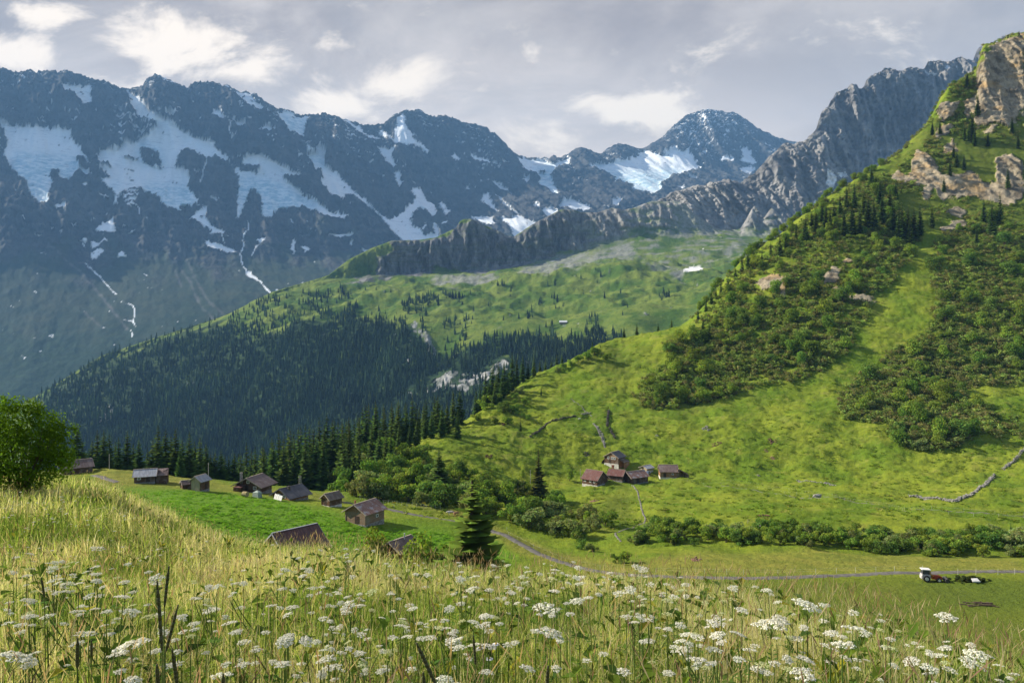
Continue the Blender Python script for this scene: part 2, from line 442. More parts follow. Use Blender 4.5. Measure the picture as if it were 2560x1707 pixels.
wall = Land([
    cur([1150,1060,1010,950,900,860,840,800,760,760,760], .52),
    cur([900,840,810,780,760,740,720,690,660,660,660], .63),
    cur([660,640,660,665,650,610,600,580,560,560,580], .745),
    cur([520,520,555,585,580,560,540,510,490,490,540], .80),
    cur([370,375,415,440,440,480,470,440,420,440,500], .91),
    [(x, p, wd(x)) for x, p in wall_ridge],
    [(x, p + 60, wd(x) * 1.02) for x, p in wall_ridge],
    [(x, p + 330, wd(x) * 1.06) for x, p in wall_ridge]], -300, 2400, 3.0, 3.0, soft=(5, 6), sm=12)
w = wall
q = w.X / 1000.0; e = w.Z / 1000.0; dd = w.Y / 1000.0
along = q * 0.9 + dd * 0.45
damp = 1 - np.exp(-((w.T - 5.0) / 0.28) ** 2)
butt = ridged(along * 1.5, e * 0.55 + 3, 5, 3, .55) * 300 + fbm(along * 0.7, e * 0.7, 3, 9) * 200
mid = ridged(along * 5.5 + e * 1.0, e * 2.2, 4, 21, .6) * 95
fine = fbm(along * 26, e * 20, 4, 31, .65) * 40
hi = sstep(w.PY0, 700, 530)
blursnow = sstep(sample(M_SNOW, w.PX, w.PY0), .2, .7)
strata = np.sin((e * 1.0 + along * 0.12 + fbm(along * 2, e * 2, 3, 5) * .05) * 120) * 9
smo = 1 - .97 * blursnow
w.push(dr=-(butt * damp * (.16 + .84 * hi) * (1 - .55 * blursnow) + mid * (.05 + .95 * hi) * (.25 + .75 * damp) * smo + (fine + strata) * (.04 + .96 * hi) * smo))
w.push(dz=fbm(along * 11, dd * 9, 4, 41, .6) * 40 * (0.35 + .65 * damp) * (.25 + .75 * hi) * (1 - .8 * blursnow) + ridged(along * 24, e * 5, 4, 4, .6) * 42 * hi * (1 - .9 * blursnow))
jx = fbm(along * 14, e * 16, 4, 51, .65); jy = fbm(along * 14 + 40, e * 16, 4, 61, .65)
s0 = sample(M_SNOW, w.PX + jx * 9, w.PY0 + jy * 8)
snow = sstep(s0 + fbm(along * 20, e * 26, 5, 71, .72) * .62 - .25 * ridged(along * 8, e * 30, 3, 73, .6), .36, .50)
streak = fbm(along * 22 + e * 8, e * 34, 5, 81, .7)
alt = sstep(w.PY0, 560, 300)
snow = np.maximum(snow, sstep(fbm(along * 9, e * 30 + along * 6, 4, 82, .65) * .8 + streak * .35 + alt * .20 + fbm(along * 2.2, e * 3, 3, 83) * .35, .46, .54) * .9)
bre = np.exp(-((w.PX - 1770) / 95) ** 2) * sstep(w.PY0, 420, 300)
snow = np.maximum(snow, sstep(fbm(along * 14, e * 50, 4, 87, .65) + .30 * bre, .34, .46) * (bre > .15))
fallw = sstep(sample(M_FALL, w.PX + jx * 2.5, w.PY0 + jy), .25, .5)
snow *= 1 - .9 * sstep(ridged(along * 7 + e * 3, e * 20, 4, 74, .62) + fbm(along * 9, e * 14, 3, 75) * .35, .44, .54) * (snow < 1.1)
ice = sample(M_ICE, w.PX, w.PY0)
scrl = sample(mask([], [], [([(x * K, 600 + y * K) for x, y in p], 5.0) for p in ([(1100,20),(1180,140),(1290,290),(1320,380),(1380,480),(1470,560)], [(1230,60),(1280,170),(1330,290),(1400,400),(1520,520)], [(330,40),(440,130),(560,230),(700,400),(870,610)], [(1180,200),(1230,330)], [(560,480),(700,600)])], soft=4), w.PX + jx * 5, w.PY0 + jy * 5)
scrl = sstep(scrl + fbm(along * 30, e * 20, 3, 99, .6) * .3, .22, .6)
veg = sstep(w.PY0 + fbm(along * 5, e * 5, 4, 91) * 150, 585, 700)
wood = sstep(w.PY0 + fbm(along * 4, e * 4, 5, 95, .6) * 130 - w.PX * .06, 740, 880)

mt, n, b = new_mat('snow_wall_rock', .95, .05)
oc = n.coord('Object')
g1 = n.noise(n.map(oc, (1 / 700, 1 / 700, 1 / 130)), 1, 7, .65)
g2 = n.noise(n.map(oc, (1 / 60, 1 / 60, 1 / 160)), 1, 6, .7)
rock = n.mix(n.ss(g1, .35, .65), (.040, .044, .050), (.085, .083, .080))
rock = n.mix(n.ss(g2, .46, .72), rock, (.13, .126, .12))
grass = n.mix(n.ss(n.noise(n.map(oc, (1 / 160,) * 3), 1, 6, .65), .35, .65), (.028, .046, .030), (.050, .062, .038))
c = n.mix(n.attr('veg'), rock, grass)
c = n.mix(n.attr('wood'), c, n.mix(n.ss(n.noise(n.map(oc, (1 / 28,) * 3), 1, 4, .7), .4, .65), (.018, .036, .022), (.028, .055, .028)))
icec = n.mix(n.attr('ice'), (.84, .86, .87), n.mix(n.ss(n.noise(n.map(oc, (1 / 60, 1 / 60, 1 / 25)), 1, 6, .7), .38, .62), (.36, .53, .62), (.76, .83, .86)))
crev = n.ss(n.noise(n.map(oc, (1 / 110, 1 / 110, 1 / 26)), 1, 6, .7, 1.2), .55, .68)
icec = n.mix(n.m('MULTIPLY', crev, .55), icec, (.34, .38, .44))
c = n.mix(n.m('MULTIPLY', n.attr('scrl'), .7), c, (.15, .145, .135))
c = n.mix(n.attr('snow'), c, icec)
c = n.mix(n.attr('fall'), c, (.85, .88, .9))
n.put(b.inputs['Base Color'], c)
rk_ = n.m('MULTIPLY', n.m('SUBTRACT', 1.0, n.m('MULTIPLY', n.attr('veg'), .85)), n.m('SUBTRACT', 1.0, n.m('MULTIPLY', n.attr('snow'), .8)))
n.put(b.inputs['Normal'], n.bump(n.m('MULTIPLY', rk_, n.m('ADD', n.m('MULTIPLY', g2, 1.0), n.noise(n.map(oc, (1 / 25,) * 3), 1, 5, .7))), .9, 26))
w.build('snow_mountain_wall', mt, dict(snow=snow, scrl=scrl, fall=fallw, ice=ice, veg=veg, wood=wood * (1 - fallw)))

# ================================================================ GREY LIMESTONE MOUNTAIN
gr = [(1500,600),(1600,535),(1650,500),(1700,478),(1755,467),(1811,456),(1848,458),(1866,448),(1907,415),(1937,385),(1959,360),(1974,358),(1985,367),(2000,358),(2014,360),(2022,348),(2040,326),(2055,282),(2074,260),(2088,237),(2103,226),(2118,226),(2124,216),(2129,212),(2136,216),(2140,213),(2148,232),(2155,226),(2170,200),(2196,182),(2214,172),(2233,177),(2259,184),(2270,170),(2288,173),(2310,171),(2321,152),(2351,152),(2366,158),(2395,150),(2432,157),(2440,134),(2455,115),(2473,114),(2503,97),(2560,88),(2900,60)]
def gd(px):
    return float(np.interp(px, [1500, 1960, 2100, 2214, 2430, 2900], [3300, 3380, 3420, 3500, 3560, 3560]))
gx = [1500, 1700, 1850, 1960, 2050, 2200, 2400, 2600, 2900]
grey = Land([
    [(x, p, gd(x) * .905) for x, p in zip(gx, [690,690,690,690,690,690,690,690,690])],
    [(x, p, gd(x) * .925) for x, p in zip(gx, [640,590,590,570,570,570,560,560,560])],
    [(x, p, gd(x) * .95) for x, p in zip(gx, [620,510,530,490,470,450,430,420,420])],
    [(x, p, gd(x) * .975) for x, p in zip(gx, [605,492,490,420,370,300,280,260,260])],
    [(x, p, gd(x)) for x, p in gr],
    [(x, p + 50, gd(x) * 1.05) for x, p in gr], [(x, p + 300, gd(x) * 1.2) for x, p in gr]], 1500, 2900, 2.6, 2.6, soft=(4, 5), sm=10)
w = grey
al = (w.X * .85 + w.Y * .25) / 1000; e = w.Z / 1000
damp = 1 - np.exp(-((w.T - 4.0) / 0.25) ** 2)
low = sstep(w.T, 0.3, 2.2)
fl = ridged(al * 9 + fbm(al * 5, e * 5, 3, 15) * .5, e * 2.2, 5, 103, .58) * 95 + ridged(al * 2.6, e * 1.2, 3, 113) * 150 + ridged(al * 34, e * 9, 3, 143, .6) * 26
w.push(dr=-(fl * (.3 + .7 * damp) + fbm(al * 45, e * 40, 4, 123, .65) * 30) * (.35 + .65 * low))
w.push(dz=fbm(al * 30, e * 10, 3, 133, .6) * 14 + ridged(al * 42, w.Y / 300, 3, 134, .6) * 12 * (1 - damp))
gs = crop((1700, 60), K, [[(1000,1000),(1060,1045),(1040,1120),(990,1090)], [(1060,1010),(1110,1005),(1145,1040),(1080,1040)], [(950,935),(985,985),(960,965)], [(1380,340),(1420,350),(1380,352)], [(1650,310),(1730,315),(1745,330),(1660,325)], [(1780,300),(1810,285),(1835,305),(1800,310)], [(2080,150),(2170,110),(2150,160),(2090,160)], [(900,1210),(935,1200),(940,1240),(920,1230)], [(820,1330),(870,1300),(860,1320)], [(1860,285),(1900,290),(1870,297)], [(1640,300),(1660,300),(1650,310)]])
snow = sstep(sample(mask(gs, soft=1.3), w.PX + fbm(al * 40, e * 40, 3, 7) * 5, w.PY0 + fbm(al * 40, e * 40, 3, 8) * 5), .35, .6)
scree = sample(mask(crop((1700, 60), K, [[(0,1130),(150,1080),(280,1080),(330,1200),(200,1280),(0,1300)], [(600,1060),(680,1030),(800,1100),(640,1160),(600,1250),(560,1180)], [(280,1260),(420,1250),(420,1330),(300,1420),(180,1430),(330,1340)], [(870,1180),(1000,1150),(950,1260)]]), soft=6), w.PX, w.PY0)
greenm = sstep(w.PY0 + fbm(al * 14, e * 14, 4, 17) * 110 + (1960 - w.PX) * .04, 575, 640)
mt, n, b = new_mat('grey_limestone', .95, .05)
oc = n.coord('Object')
g1 = n.noise(n.map(oc, (1 / 300, 1 / 300, 1 / 60)), 1, 7, .65)
g2 = n.noise(n.map(oc, (1 / 35, 1 / 35, 1 / 80)), 1, 6, .7)
rock = n.mix(n.ss(g1, .3, .7), (.20, .19, .185), (.37, .35, .32))
rock = n.mix(n.ss(g2, .38, .66), n.mix(.5, rock, (.12, .118, .12)), rock)
c = n.mix(n.attr('scree'), rock, (.34, .325, .305))
c = n.mix(n.attr('green'), c, n.mix(n.ss(g2, .35, .65), (.05, .09, .02), (.12, .16, .045)))
c = n.mix(n.attr('snow'), c, (.86, .87, .89))
n.put(b.inputs['Base Color'], c)
n.put(b.inputs['Normal'], n.bump(n.noise(n.map(oc, (1 / 14, 1 / 14, 1 / 26)), 1, 6, .7), .9, 12))
w.build('limestone_mountain', mt, dict(snow=snow, scree=scree, green=greenm))

# ================================================================ MIDDLE RIDGE (alp meadow, cliffs, wooded flank)
mr = [(-300,1200,2340),(0,1040,2340),(130,966,2340),(250,890,2420),(400,840,2460),(560,790,2480),(680,730,2560),(820,689,2680),(870,650,2720),(930,620,2750),(980,602,2780),(1050,600,2790),(1090,594,2800),(1140,570,2810),(1150,552,2815),(1165,547,2820),(1180,549,2820),(1200,558,2820),(1240,575,2825),(1270,590,2830),(1285,592,2830),(1330,562,2850),(1385,533,2870),(1400,525,2880),(1430,523,2880),(1450,530,2880),(1490,532,2890),(1530,520,2900),(1560,525,2900),(1590,518,2920),(1630,503,2950),(1660,505,2950),(1690,503,2950),(1715,512,2950),(1730,530,2940),(1790,572,2920),(1850,575,2900),(1868,545,2890),(1881,519,2880),(1890,530,2880),(1897,555,2880),(1910,545,2870),(1929,519,2860),(1945,535,2860),(1975,560,2860),(2030,590,2850),(2100,600,2850),(2700,560,2800)]
MC = [
 [(-300,1560,1150),(0,1560,1150),(800,1560,1150),(1300,1450,1150),(1700,1250,1150),(2000,1100,1150),(2700,1100,1150)],
 [(-300,1270,1900),(0,1110,1900),(130,1050,1950),(400,1015,1950),(700,985,1900),(1000,950,1800),(1200,905,1720),(1400,865,1660),(1600,835,1600),(1800,810,1550),(2700,790,1550)],
 [(-300,1235,2100),(0,1075,2100),(130,1005,2150),(400,905,2200),(600,865,2150),(800,835,2050),(950,815,2000),(1050,850,1900),(1150,850,1830),(1300,830,1780),(1450,805,1750),(1600,785,1720),(1800,765,1680),(2700,745,1680)],
 [(-300,1212,2250),(0,1052,2250),(130,980,2250),(400,856,2350),(560,805,2300),(700,775,2250),(850,772,2200),(1000,762,2130),(1200,775,2030),(1400,780,1930),(1600,752,1880),(1800,722,1830),(2700,702,1800)],
 [(-300,1205,2300),(0,1045,2300),(130,972,2300),(400,846,2420),(560,796,2420),(680,745,2450),(850,738,2400),(1000,722,2330),(1200,722,2230),(1400,712,2140),(1600,692,2090),(1750,690,2040),(1900,682,2000),(2700,662,2000)],
 [(-300,1202,2320),(0,1042,2320),(130,969,2320),(400,843,2440),(560,793,2450),(680,736,2500),(850,716,2500),(1000,712,2450),(1200,702,2350),(1350,677,2300),(1500,658,2250),(1600,660,2230),(1700,680,2200),(1900,672,2150),(2700,650,2100)],
 [(-300,1201.5,2325),(0,1041.5,2325),(130,968,2325),(400,842,2445),(560,792,2460),(680,734,2520),(840,702,2590),(1000,694,2620),(1200,688,2600),(1350,676,2550),(1500,662,2490),(1600,657,2480),(1700,662,2450),(1900,642,2400),(2700,622,2300)],
 [(-300,1201,2330),(0,1041,2330),(130,967,2330),(400,841,2450),(560,791,2470),(680,732,2540),(820,696,2650),(900,692,2680),(1000,682,2720),(1200,672,2740),(1400,640,2780),(1470,612,2800),(1550,592,2820),(1650,578,2830),(1750,588,2810),(1850,596,2780),(1950,602,2730),(2700,562,2600)],
 mr, [(x, p + 40, y * 1.05) for x, p, y in mr], [(x, p + 300, y * 1.25) for x, p, y in mr]]
ridge = Land(MC, -300, 2700, 3.0, 2.6, soft=(8, 9), sm=10)
w = ridge
jx = fbm(w.X / 70, w.Y / 70, 4, 201, .65); jy = fbm(w.X / 70 + 30, w.Y / 70, 4, 205, .65)
cliffp = crop((850, 200), K, [[(330,1100),(450,1085),(600,1095),(760,1040),(830,930),(950,960),(1100,1050),(1170,1060),(1300,990),(1430,890),(1560,880),(1760,870),(1880,850),(2100,820),(2300,830),(2325,1000),(2240,1040),(2100,1040),(1960,1060),(1900,1110),(1750,1160),(1600,1160),(1450,1150),(1400,1210),(1230,1260),(1000,1290),(800,1300),(740,1250),(560,1320),(300,1340),(100,1390),(30,1380),(120,1330),(250,1310),(240,1190),(380,1180)]])
rockm = sstep(sample(mask(cliffp, soft=9), w.PX + jx * 30 + fbm(w.X / 200, w.Z / 60, 3, 219) * 40, w.PY0 + jy * 12) + fbm(w.X / 50, w.Z / 30, 4, 210, .6) * .45, .38, .62)
spur = sample(mask(crop((1700, 60), K, [[(430,1300),(480,1230),(510,1250),(530,1310),(500,1400),(410,1440),(400,1380)], [(520,1330),(620,1240),(700,1290),(800,1340),(790,1450),(740,1500),(640,1480),(600,1360),(540,1420),(470,1440)]]), soft=3), w.PX + jx * 12, w.PY0 + jy * 10)
rockm = np.maximum(rockm, sstep(spur + fbm(w.X / 30, w.Z / 40, 4, 211, .6) * .8, .5, .7))
lowcl = sample(mask(crop((850, 600), K, [[(540,1000),(620,920),(760,870),(830,880),(940,880),(1010,850),(1080,790),(1120,780),(1160,820),(1120,880),(1000,960),(900,1010),(830,1060),(740,990),(600,1050)], [(470,590),(520,560),(530,640),(620,650),(660,740),(600,740),(540,690),(490,650)], [(350,620),(390,620),(390,660),(355,660)], [(440,990),(480,970),(510,1010),(470,1060)], [(1230,760),(1290,750),(1280,790)], [(420,790),(480,820),(470,870),(430,840)]])
             + crop((0, 930), .2742, [[(880,420),(930,320),(1020,310),(1050,400),(990,440),(920,460)], [(1200,590),(1280,490),(1300,510),(1250,570)]]), soft=4), w.PX + jx * 14, w.PY0 + jy * 14)
lowcl = sstep(lowcl + fbm(w.X / 32, w.Z / 36, 5, 221, .7) * 1.6, .62, .85)
scree = sstep(sample(mask(crop((850, 200), K, [[(1230,1270),(1450,1180),(1700,1170),(1820,1130),(1940,1080),(2010,1160),(2000,1220),(1850,1230),(1720,1240),(1560,1270),(1400,1310),(1150,1340)], [(560,1330),(1000,1310),(1150,1330),(1000,1380),(700,1400)], [(2010,1230),(2150,1240),(2325,1290),(2325,1340),(2150,1280)]])
             + crop((1700, 60), K, [[(0,1290),(190,1280),(340,1340),(420,1290),(420,1340),(280,1420),(110,1440),(0,1440)], [(270,1560),(330,1500),(430,1440),(460,1440),(380,1520),(330,1568)], [(0,1180),(100,1180),(240,1290),(0,1300)]]), soft=7), w.PX + jx * 14, w.PY0 + jy * 8) + fbm(w.X / 60, w.Y / 25, 4, 231, .65) * 1.0, .30, 1.0)
snowm = sstep(sample(mask(crop((1700, 600), K, [[(10,225),(90,170),(180,180),(150,220),(30,230)], [(150,60),(165,55),(170,75)]]) , soft=1.5), w.PX + jx * 6, w.PY0 + jy * 4), .35, .6)
forestp = [[(60,1330),(100,985),(250,893),(400,845),(560,802),(600,822),(680,832),(760,812),(850,800),(950,800),(1000,815),(1050,842),(1110,866),(1180,862),(1240,858),(1300,852),(1380,852),(1480,852),(1560,840),(1560,900),(1500,1000),(1200,1250)]]
M_FOR = mask(forestp, crop((850, 600), K, [[(540,620),(640,600),(760,700),(800,740),(700,780),(620,760)]]), soft=16)
woodm = sstep(sample(M_FOR, w.PX + jx * 22, w.PY0 + jy * 16) + fbm(w.X / 70, w.Y / 70, 4, 236, .6) * .8, .40, .75)
pal = sstep(w.PX + jx * 60, 1400, 1580)
rockm = rockm * (1 - pal * (1 - sstep(w.T + jy * .12, 6.8, 7.1)))
rockm = rockm * (1 - pal * sstep(fbm(w.X / 120, w.Z / 45, 4, 212, .6) + .5 * (7.6 - w.T), .05, .35) * .9)
scree = np.maximum(scree, pal * sstep(fbm(w.X / 90 + w.Z / 60, w.Z / 120, 4, 232, .6) + .25 * (w.T - 7.2), -.02, .25) * sstep(w.T, 6.9, 7.2))
scree = np.maximum(scree, pal * sstep(fbm(w.X / 80 + w.Y / 140, w.Y / 34, 4, 233, .62), -.02, .28) * sstep(w.T, 5.1, 6.0) * .9)
cz = sstep(w.T, 6.7, 7.2) * (1 - np.exp(-((w.T - 8) / .22) ** 2) * .7) * (1 - .35 * pal)
al = (w.X + .3 * w.Y) / 1000; e = w.Z / 1000
w.push(dr=-(pal * cz * ridged(al * 3.2 + e * 1.5, e * 2.0, 4, 248, .6) * 130 + ridged(al * 11 + fbm(al * 4, e * 8, 2, 6) * .3, e * 2.5, 5, 241, .6) * 85 + ridged(al * 40, e * 14, 3, 244, .6) * 24 + fbm(al * 60, e * 60, 3, 251, .65) * 14) * cz * (.3 + .7 * np.maximum(rockm, .2))
       - (ridged(al * 18, e * 5, 4, 245, .6) * 40 * lowcl))
mead = sstep(w.T, 2.0, 3.0) * (1 - sstep(w.T, 6.0, 7.0)) * sstep(w.PX, 500, 800)
w.push(dz=(fbm(w.X / 150, w.Y / 110, 3, 261, .55) * 34 + ridged(w.X / 60 + w.Y / 200, w.Y / 70, 3, 266, .55) * 9) * mead + fbm(w.X / 22, w.Y / 22, 3, 271, .6) * 2.6 * (.4 + mead) + fbm(w.X / 260, w.Y / 260, 3, 275) * 46 * sstep(w.T, .2, 1.2) * (1 - sstep(w.T, 2.2, 3.2)))
mt, n, b = new_mat('ridge_ground', .95, .05)
oc = n.coord('Object')
g1 = n.noise(n.map(oc, (1 / 90,) * 3), 1, 6, .65)
g2 = n.noise(n.map(oc, (1 / 12,) * 3), 1, 6, .7)
gv = n.noise(n.map(oc, (1 / 26, 1 / 26, 1 / 70)), 1, 6, .7)
gh = n.noise(n.map(oc, (1 / 200, 1 / 200, 1 / 14)), 1, 5, .6)
grass = n.mix(n.ss(g1, .38, .62), (.058, .110, .016), (.15, .19, .034))
grass = n.mix(n.m('MULTIPLY', n.ss(g2, .5, .7), .75), grass, (.035, .062, .016))
rock = n.mix(n.ss(gv, .35, .65), (.075, .075, .08), (.20, .195, .19))
rock = n.mix(n.m('MULTIPLY', n.ss(gh, .45, .62), .5), rock, (.085, .105, .05))
rock = n.mix(n.attr('pal'), rock, n.mix(n.ss(gv, .35, .65), (.15, .145, .135), (.33, .315, .29)))
pale = n.mix(n.ss(gv, .4, .62), (.09, .10, .085), (.34, .335, .32))
c = n.mix(n.attr('wood'), grass, n.mix(n.ss(g2, .4, .6), (.016, .032, .016), (.04, .07, .022)))
c = n.mix(n.m('MULTIPLY', n.attr('scree'), .8), c, n.mix(n.ss(g2, .35, .65), (.17, .17, .155), (.30, .29, .27)))
c = n.mix(n.attr('rock'), c, rock)
c = n.mix(n.attr('lowcl'), c, pale)
c = n.mix(n.attr('snow'), c, (.85, .82, .80))
n.put(b.inputs['Base Color'], c)
n.put(b.inputs['Normal'], n.bump(n.m('ADD', g2, n.m('MULTIPLY', gv, n.attr('rock'))), .8, 5))
w.build('ridge_terrain', mt, dict(rock=rockm, lowcl=lowcl, scree=scree * (1 - rockm), snow=snowm, wood=woodm, pal=pal))
RIDGE_WOOD = woodm; RIDGE_CLIFF = lowcl

# ================================================================ PASTURE: terrace, valley floor, right hand hillside
def pc(*a):
    return list(a)
PC = [
 pc((-300,1640,45),(0,1650,45),(600,1800,45),(1200,2300,45),(1500,2500,45),(2900,2500,45)),
 pc((-300,1260,100),(0,1297,100),(300,1365,100),(600,1420,100),(900,1502,100),(1200,1600,100),(1500,1655,100),(1800,1640,100),(2300,1620,100),(2900,1620,100)),
 pc((-300,1215,160),(0,1225,160),(300,1245,160),(480,1275,150),(600,1330,135),(780,1380,133),(900,1395,137),(1000,1405,140),(1200,1435,140),(1500,1450,140),(1800,1447,138),(2300,1452,136),(2560,1450,136),(2900,1450,136)),
 pc((-300,1190,190),(0,1195,190),(300,1213,185),(450,1222,185),(600,1232,188),(720,1247,188),(850,1266,184),(960,1282,182),(1100,1302,178),(1280,1345,170),(1400,1402,155),(1500,1414,152),(1650,1405,155),(1800,1392,158),(2000,1388,158),(2300,1398,156),(2560,1405,153),(2900,1405,153)),
 pc((-300,1180,215),(0,1182,215),(150,1176,212),(270,1172,205),(360,1182,207),(450,1196,212),(600,1207,222),(750,1220,222),(850,1246,212),(1000,1290,203),(1200,1336,193),(1300,1356,188),(1500,1375,180),(1800,1374,176),(2200,1380,174),(2560,1385,172),(2900,1385,172)),
 pc((-300,1230,255),(0,1230,255),(270,1225,250),(450,1240,255),(600,1245,262),(700,1235,260),(800,1232,245),(850,1232,235),(1000,1240,232),(1200,1280,220),(1500,1322,208),(1800,1300,208),(2000,1295,206),(2300,1310,200),(2560,1312,198),(2900,1312,198)),
 pc((-300,1380,320),(0,1380,320),(300,1370,320),(600,1330,320),(700,1280,310),(800,1230,290),(900,1200,272),(1000,1185,265),(1100,1185,265),(1200,1190,270),(1330,1215,280),(1420,1212,290),(1600,1200,300),(1800,1195,298),(2100,1205,288),(2560,1210,268),(2900,1210,268)),
 pc((-300,1500,390),(0,1500,390),(500,1450,390),(700,1330,370),(800,1250,345),(900,1160,320),(980,1128,306),(1040,1112,302),(1120,1095,315),(1200,1086,330),(1400,1075,345),(1600,1068,350),(1800,1058,350),(2100,1055,342),(2560,1070,326),(2900,1070,326)),
 pc((-300,1600,450),(0,1600,450),(600,1500,440),(800,1350,410),(900,1230,380),(980,1150,350),(1040,1100,338),(1110,1078,345),(1200,1032,362),(1260,990,390),(1320,962,412),(1400,962,408),(1600,965,404),(1800,958,402),(2100,955,395),(2560,965,380),(2900,965,380)),
 pc((-300,1650,520),(600,1600,510),(900,1350,460),(1040,1150,400),(1110,1100,390),(1200,1030,400),(1260,985,412),(1310,952,430),(1370,930,440),(1420,907,452),(1480,868,466),(1530,848,478),(1600,842,482),(1800,805,476),(2100,802,456),(2400,815,440),(2900,815,430)),
 pc((-300,1700,600),(600,1650,600),(1040,1250,500),(1200,1080,460),(1300,985,470),(1400,930,490),(1480,878,490),(1540,842,492),(1620,836,505),(1700,822,520),(1760,770,535),(1800,715,548),(1860,655,562),(1950,610,560),(2100,630,530),(2400,655,512),(2900,660,500)),
 pc((-300,1750,680),(1040,1350,600),(1300,1080,560),(1500,930,560),(1620,850,560),(1700,828,560),(1760,776,565),(1800,712,572),(1850,648,580),(1950,590,590),(2000,548,598),(2050,512,606),(2120,482,610),(2200,455,616),(2300,490,600),(2400,520,585),(2560,530,572),(2900,530,565)),
 pc((-300,1800,760),(1300,1150,650),(1500,1000,640),(1700,850,610),(1760,790,605),(1800,722,606),(1850,655,610),(1950,593,615),(2050,505,625),(2110,468,632),(2180,428,642),(2220,405,650),(2270,400,640),(2350,385,634),(2450,395,628),(2560,400,622),(2900,400,615)),
 pc((-300,1850,800),(1300,1200,720),(1700,880,660),(1850,670,640),(1950,600,640),(2050,510,645),(2110,472,650),(2180,430,660),(2240,390,668),(2300,330,676),(2340,300,680),(2400,305,676),(2450,320,668),(2500,300,665),(2560,310,662),(2900,310,655)),
 pc((-300,1900,850),(1700,900,700),(1950,620,670),(2110,490,672),(2220,415,684),(2300,335,692),(2340,270,698),(2352,245,700),(2375,215,702),(2440,185,706),(2452,130,712),(2462,112,716),(2480,112,716),(2510,100,718),(2535,88,720),(2560,84,720),(2700,60,720),(2900,40,715)),
 pc((-300,1950,1000),(1700,1000,820),(1950,680,760),(2110,530,750),(2300,370,770),(2352,275,780),(2440,215,785),(2460,150,790),(2560,115,800),(2900,70,800)),
 pc((-300,2000,1200),(1700,1100,1000),(2300,560,1000),(2900,350,1000)),
]
past = Land(PC, -300, 2900, 3.0, 2.4, soft=(14,), sm=9)
w = past
jx = fbm(w.X / 14, w.Y / 14, 4, 301, .65); jy = fbm(w.X / 14 + 30, w.Y / 14, 4, 305, .65)
rp = crop((1700, 60), K, [
 [(2010,300),(2050,270),(2110,170),(2200,120),(2325,70),(2325,560),(2220,690),(2130,660),(2010,700),(1995,640),(2010,500)],
 [(1745,600),(1770,520),(1890,520),(1880,590),(1800,650),(1760,680)], [(1930,520),(2000,490),(1990,600),(1940,650),(1920,600)],
 [(1560,960),(1600,860),(1680,890),(1740,940),(1770,1020),(1840,1020),(1960,1000),(2040,1060),(2150,1090),(2120,900),(2230,880),(2325,950),(2325,1180),(2200,1230),(2040,1180),(1900,1170),(1760,1190),(1700,1100),(1640,1100),(1540,1060)],
 [(1790,800),(1850,770),(1880,840),(1780,890)], [(1790,1260),(1850,1230),(1960,1260),(1900,1310),(1800,1290)], [(1730,1370),(1900,1320),(1960,1340),(1920,1380),(1800,1400)], [(1710,740),(1770,690),(1850,680),(1830,740),(1720,770)], [(1420,1020),(1480,1000),(1560,1060),(1480,1080)], [(2060,720),(2150,690),(2140,710),(2080,740)], [(1640,1110),(1700,1100),(1690,1190),(1640,1180)]]) + \
 crop((1700, 600), K, [[(500,280),(560,240),(640,240),(740,250),(700,290),(730,390),(690,380),(640,330),(560,330)], [(960,290),(980,230),(1030,170),(1090,190),(1070,220),(1090,270),(1010,300)], [(1020,340),(1080,330),(1140,370),(1250,370),(1330,400),(1310,430),(1210,420),(1100,380)], [(1090,140),(1160,130),(1200,140),(1100,160)], [(290,510),(350,500),(350,525),(310,535)], [(1540,740),(1600,710),(1690,630),(1690,650),(1620,720),(1570,755)], [(1420,795),(1500,770),(1540,780),(1440,805)], [(1140,800),(1220,800),(1180,820)]])
M_ROCK = mask(rp, soft=3.5)
rock = sstep(sample(M_ROCK, w.PX + jx * 11, w.PY0 + jy * 11) + fbm(w.X / 7, w.Z / 6, 4, 311, .65) * .75 + .35 * sstep(w.PX, 2400, 2460) * sstep(w.T, 12.4, 13), .42, .62)
rock *= sstep(w.T, 8.5, 9.5)
lush = sample(mask([[(290,1225),(420,1222),(560,1228),(660,1240),(760,1262),(830,1275),(860,1300),(980,1320),(1100,1325),(1200,1335),(1260,1360),(1300,1395),(1250,1440),(900,1440),(640,1400),(480,1320)]], soft=11), w.PX + jx * 22, w.PY0 + jy * 9)
dry = sample(mask([[(230,1165),(440,1180),(560,1210),(700,1225),(860,1240),(870,1256),(700,1240),(520,1222),(240,1212)], [(960,1258),(1130,1276),(1260,1320),(1400,1380),(1560,1410),(1700,1385),(2000,1380),(2560,1395),(2560,1428),(1900,1436),(1500,1436),(1300,1380),(1150,1300)]], soft=6), w.PX + jx * 9, w.PY0 + jy * 6)
dark = sample(mask([[(1580,1210),(1500,1250),(1480,1300),(1580,1310)], [(1650,940),(1800,940),(1830,1000),(1700,1030),(1600,1015)], [(1500,930),(1600,860),(1560,920),(1620,950)], [(1420,900),(1530,850),(1550,880),(1480,920)], [(1500,1447),(2600,1442),(2600,1700),(1900,1600)], [(2050,520),(2200,430),(2340,300),(2440,180),(2600,60),(2600,560),(2300,560)]], soft=14), w.PX, w.PY0)
tread = sstep(np.sin((w.Z / 1.5 + fbm(w.X / 25, w.Y / 25, 3, 340) * 4.5) * 2 * np.pi) * .5 + fbm(w.X / 12, w.Y / 12, 3, 341) * .9, .35, .8) * sstep(w.T, 6.2, 7)
mead = 1 - sample(mask([[(-300,1160),(560,1195),(900,1250),(1300,1360),(1500,1400),(2900,1380),(2900,1800),(-300,1800)]], soft=18), w.PX, w.PY0) * .75
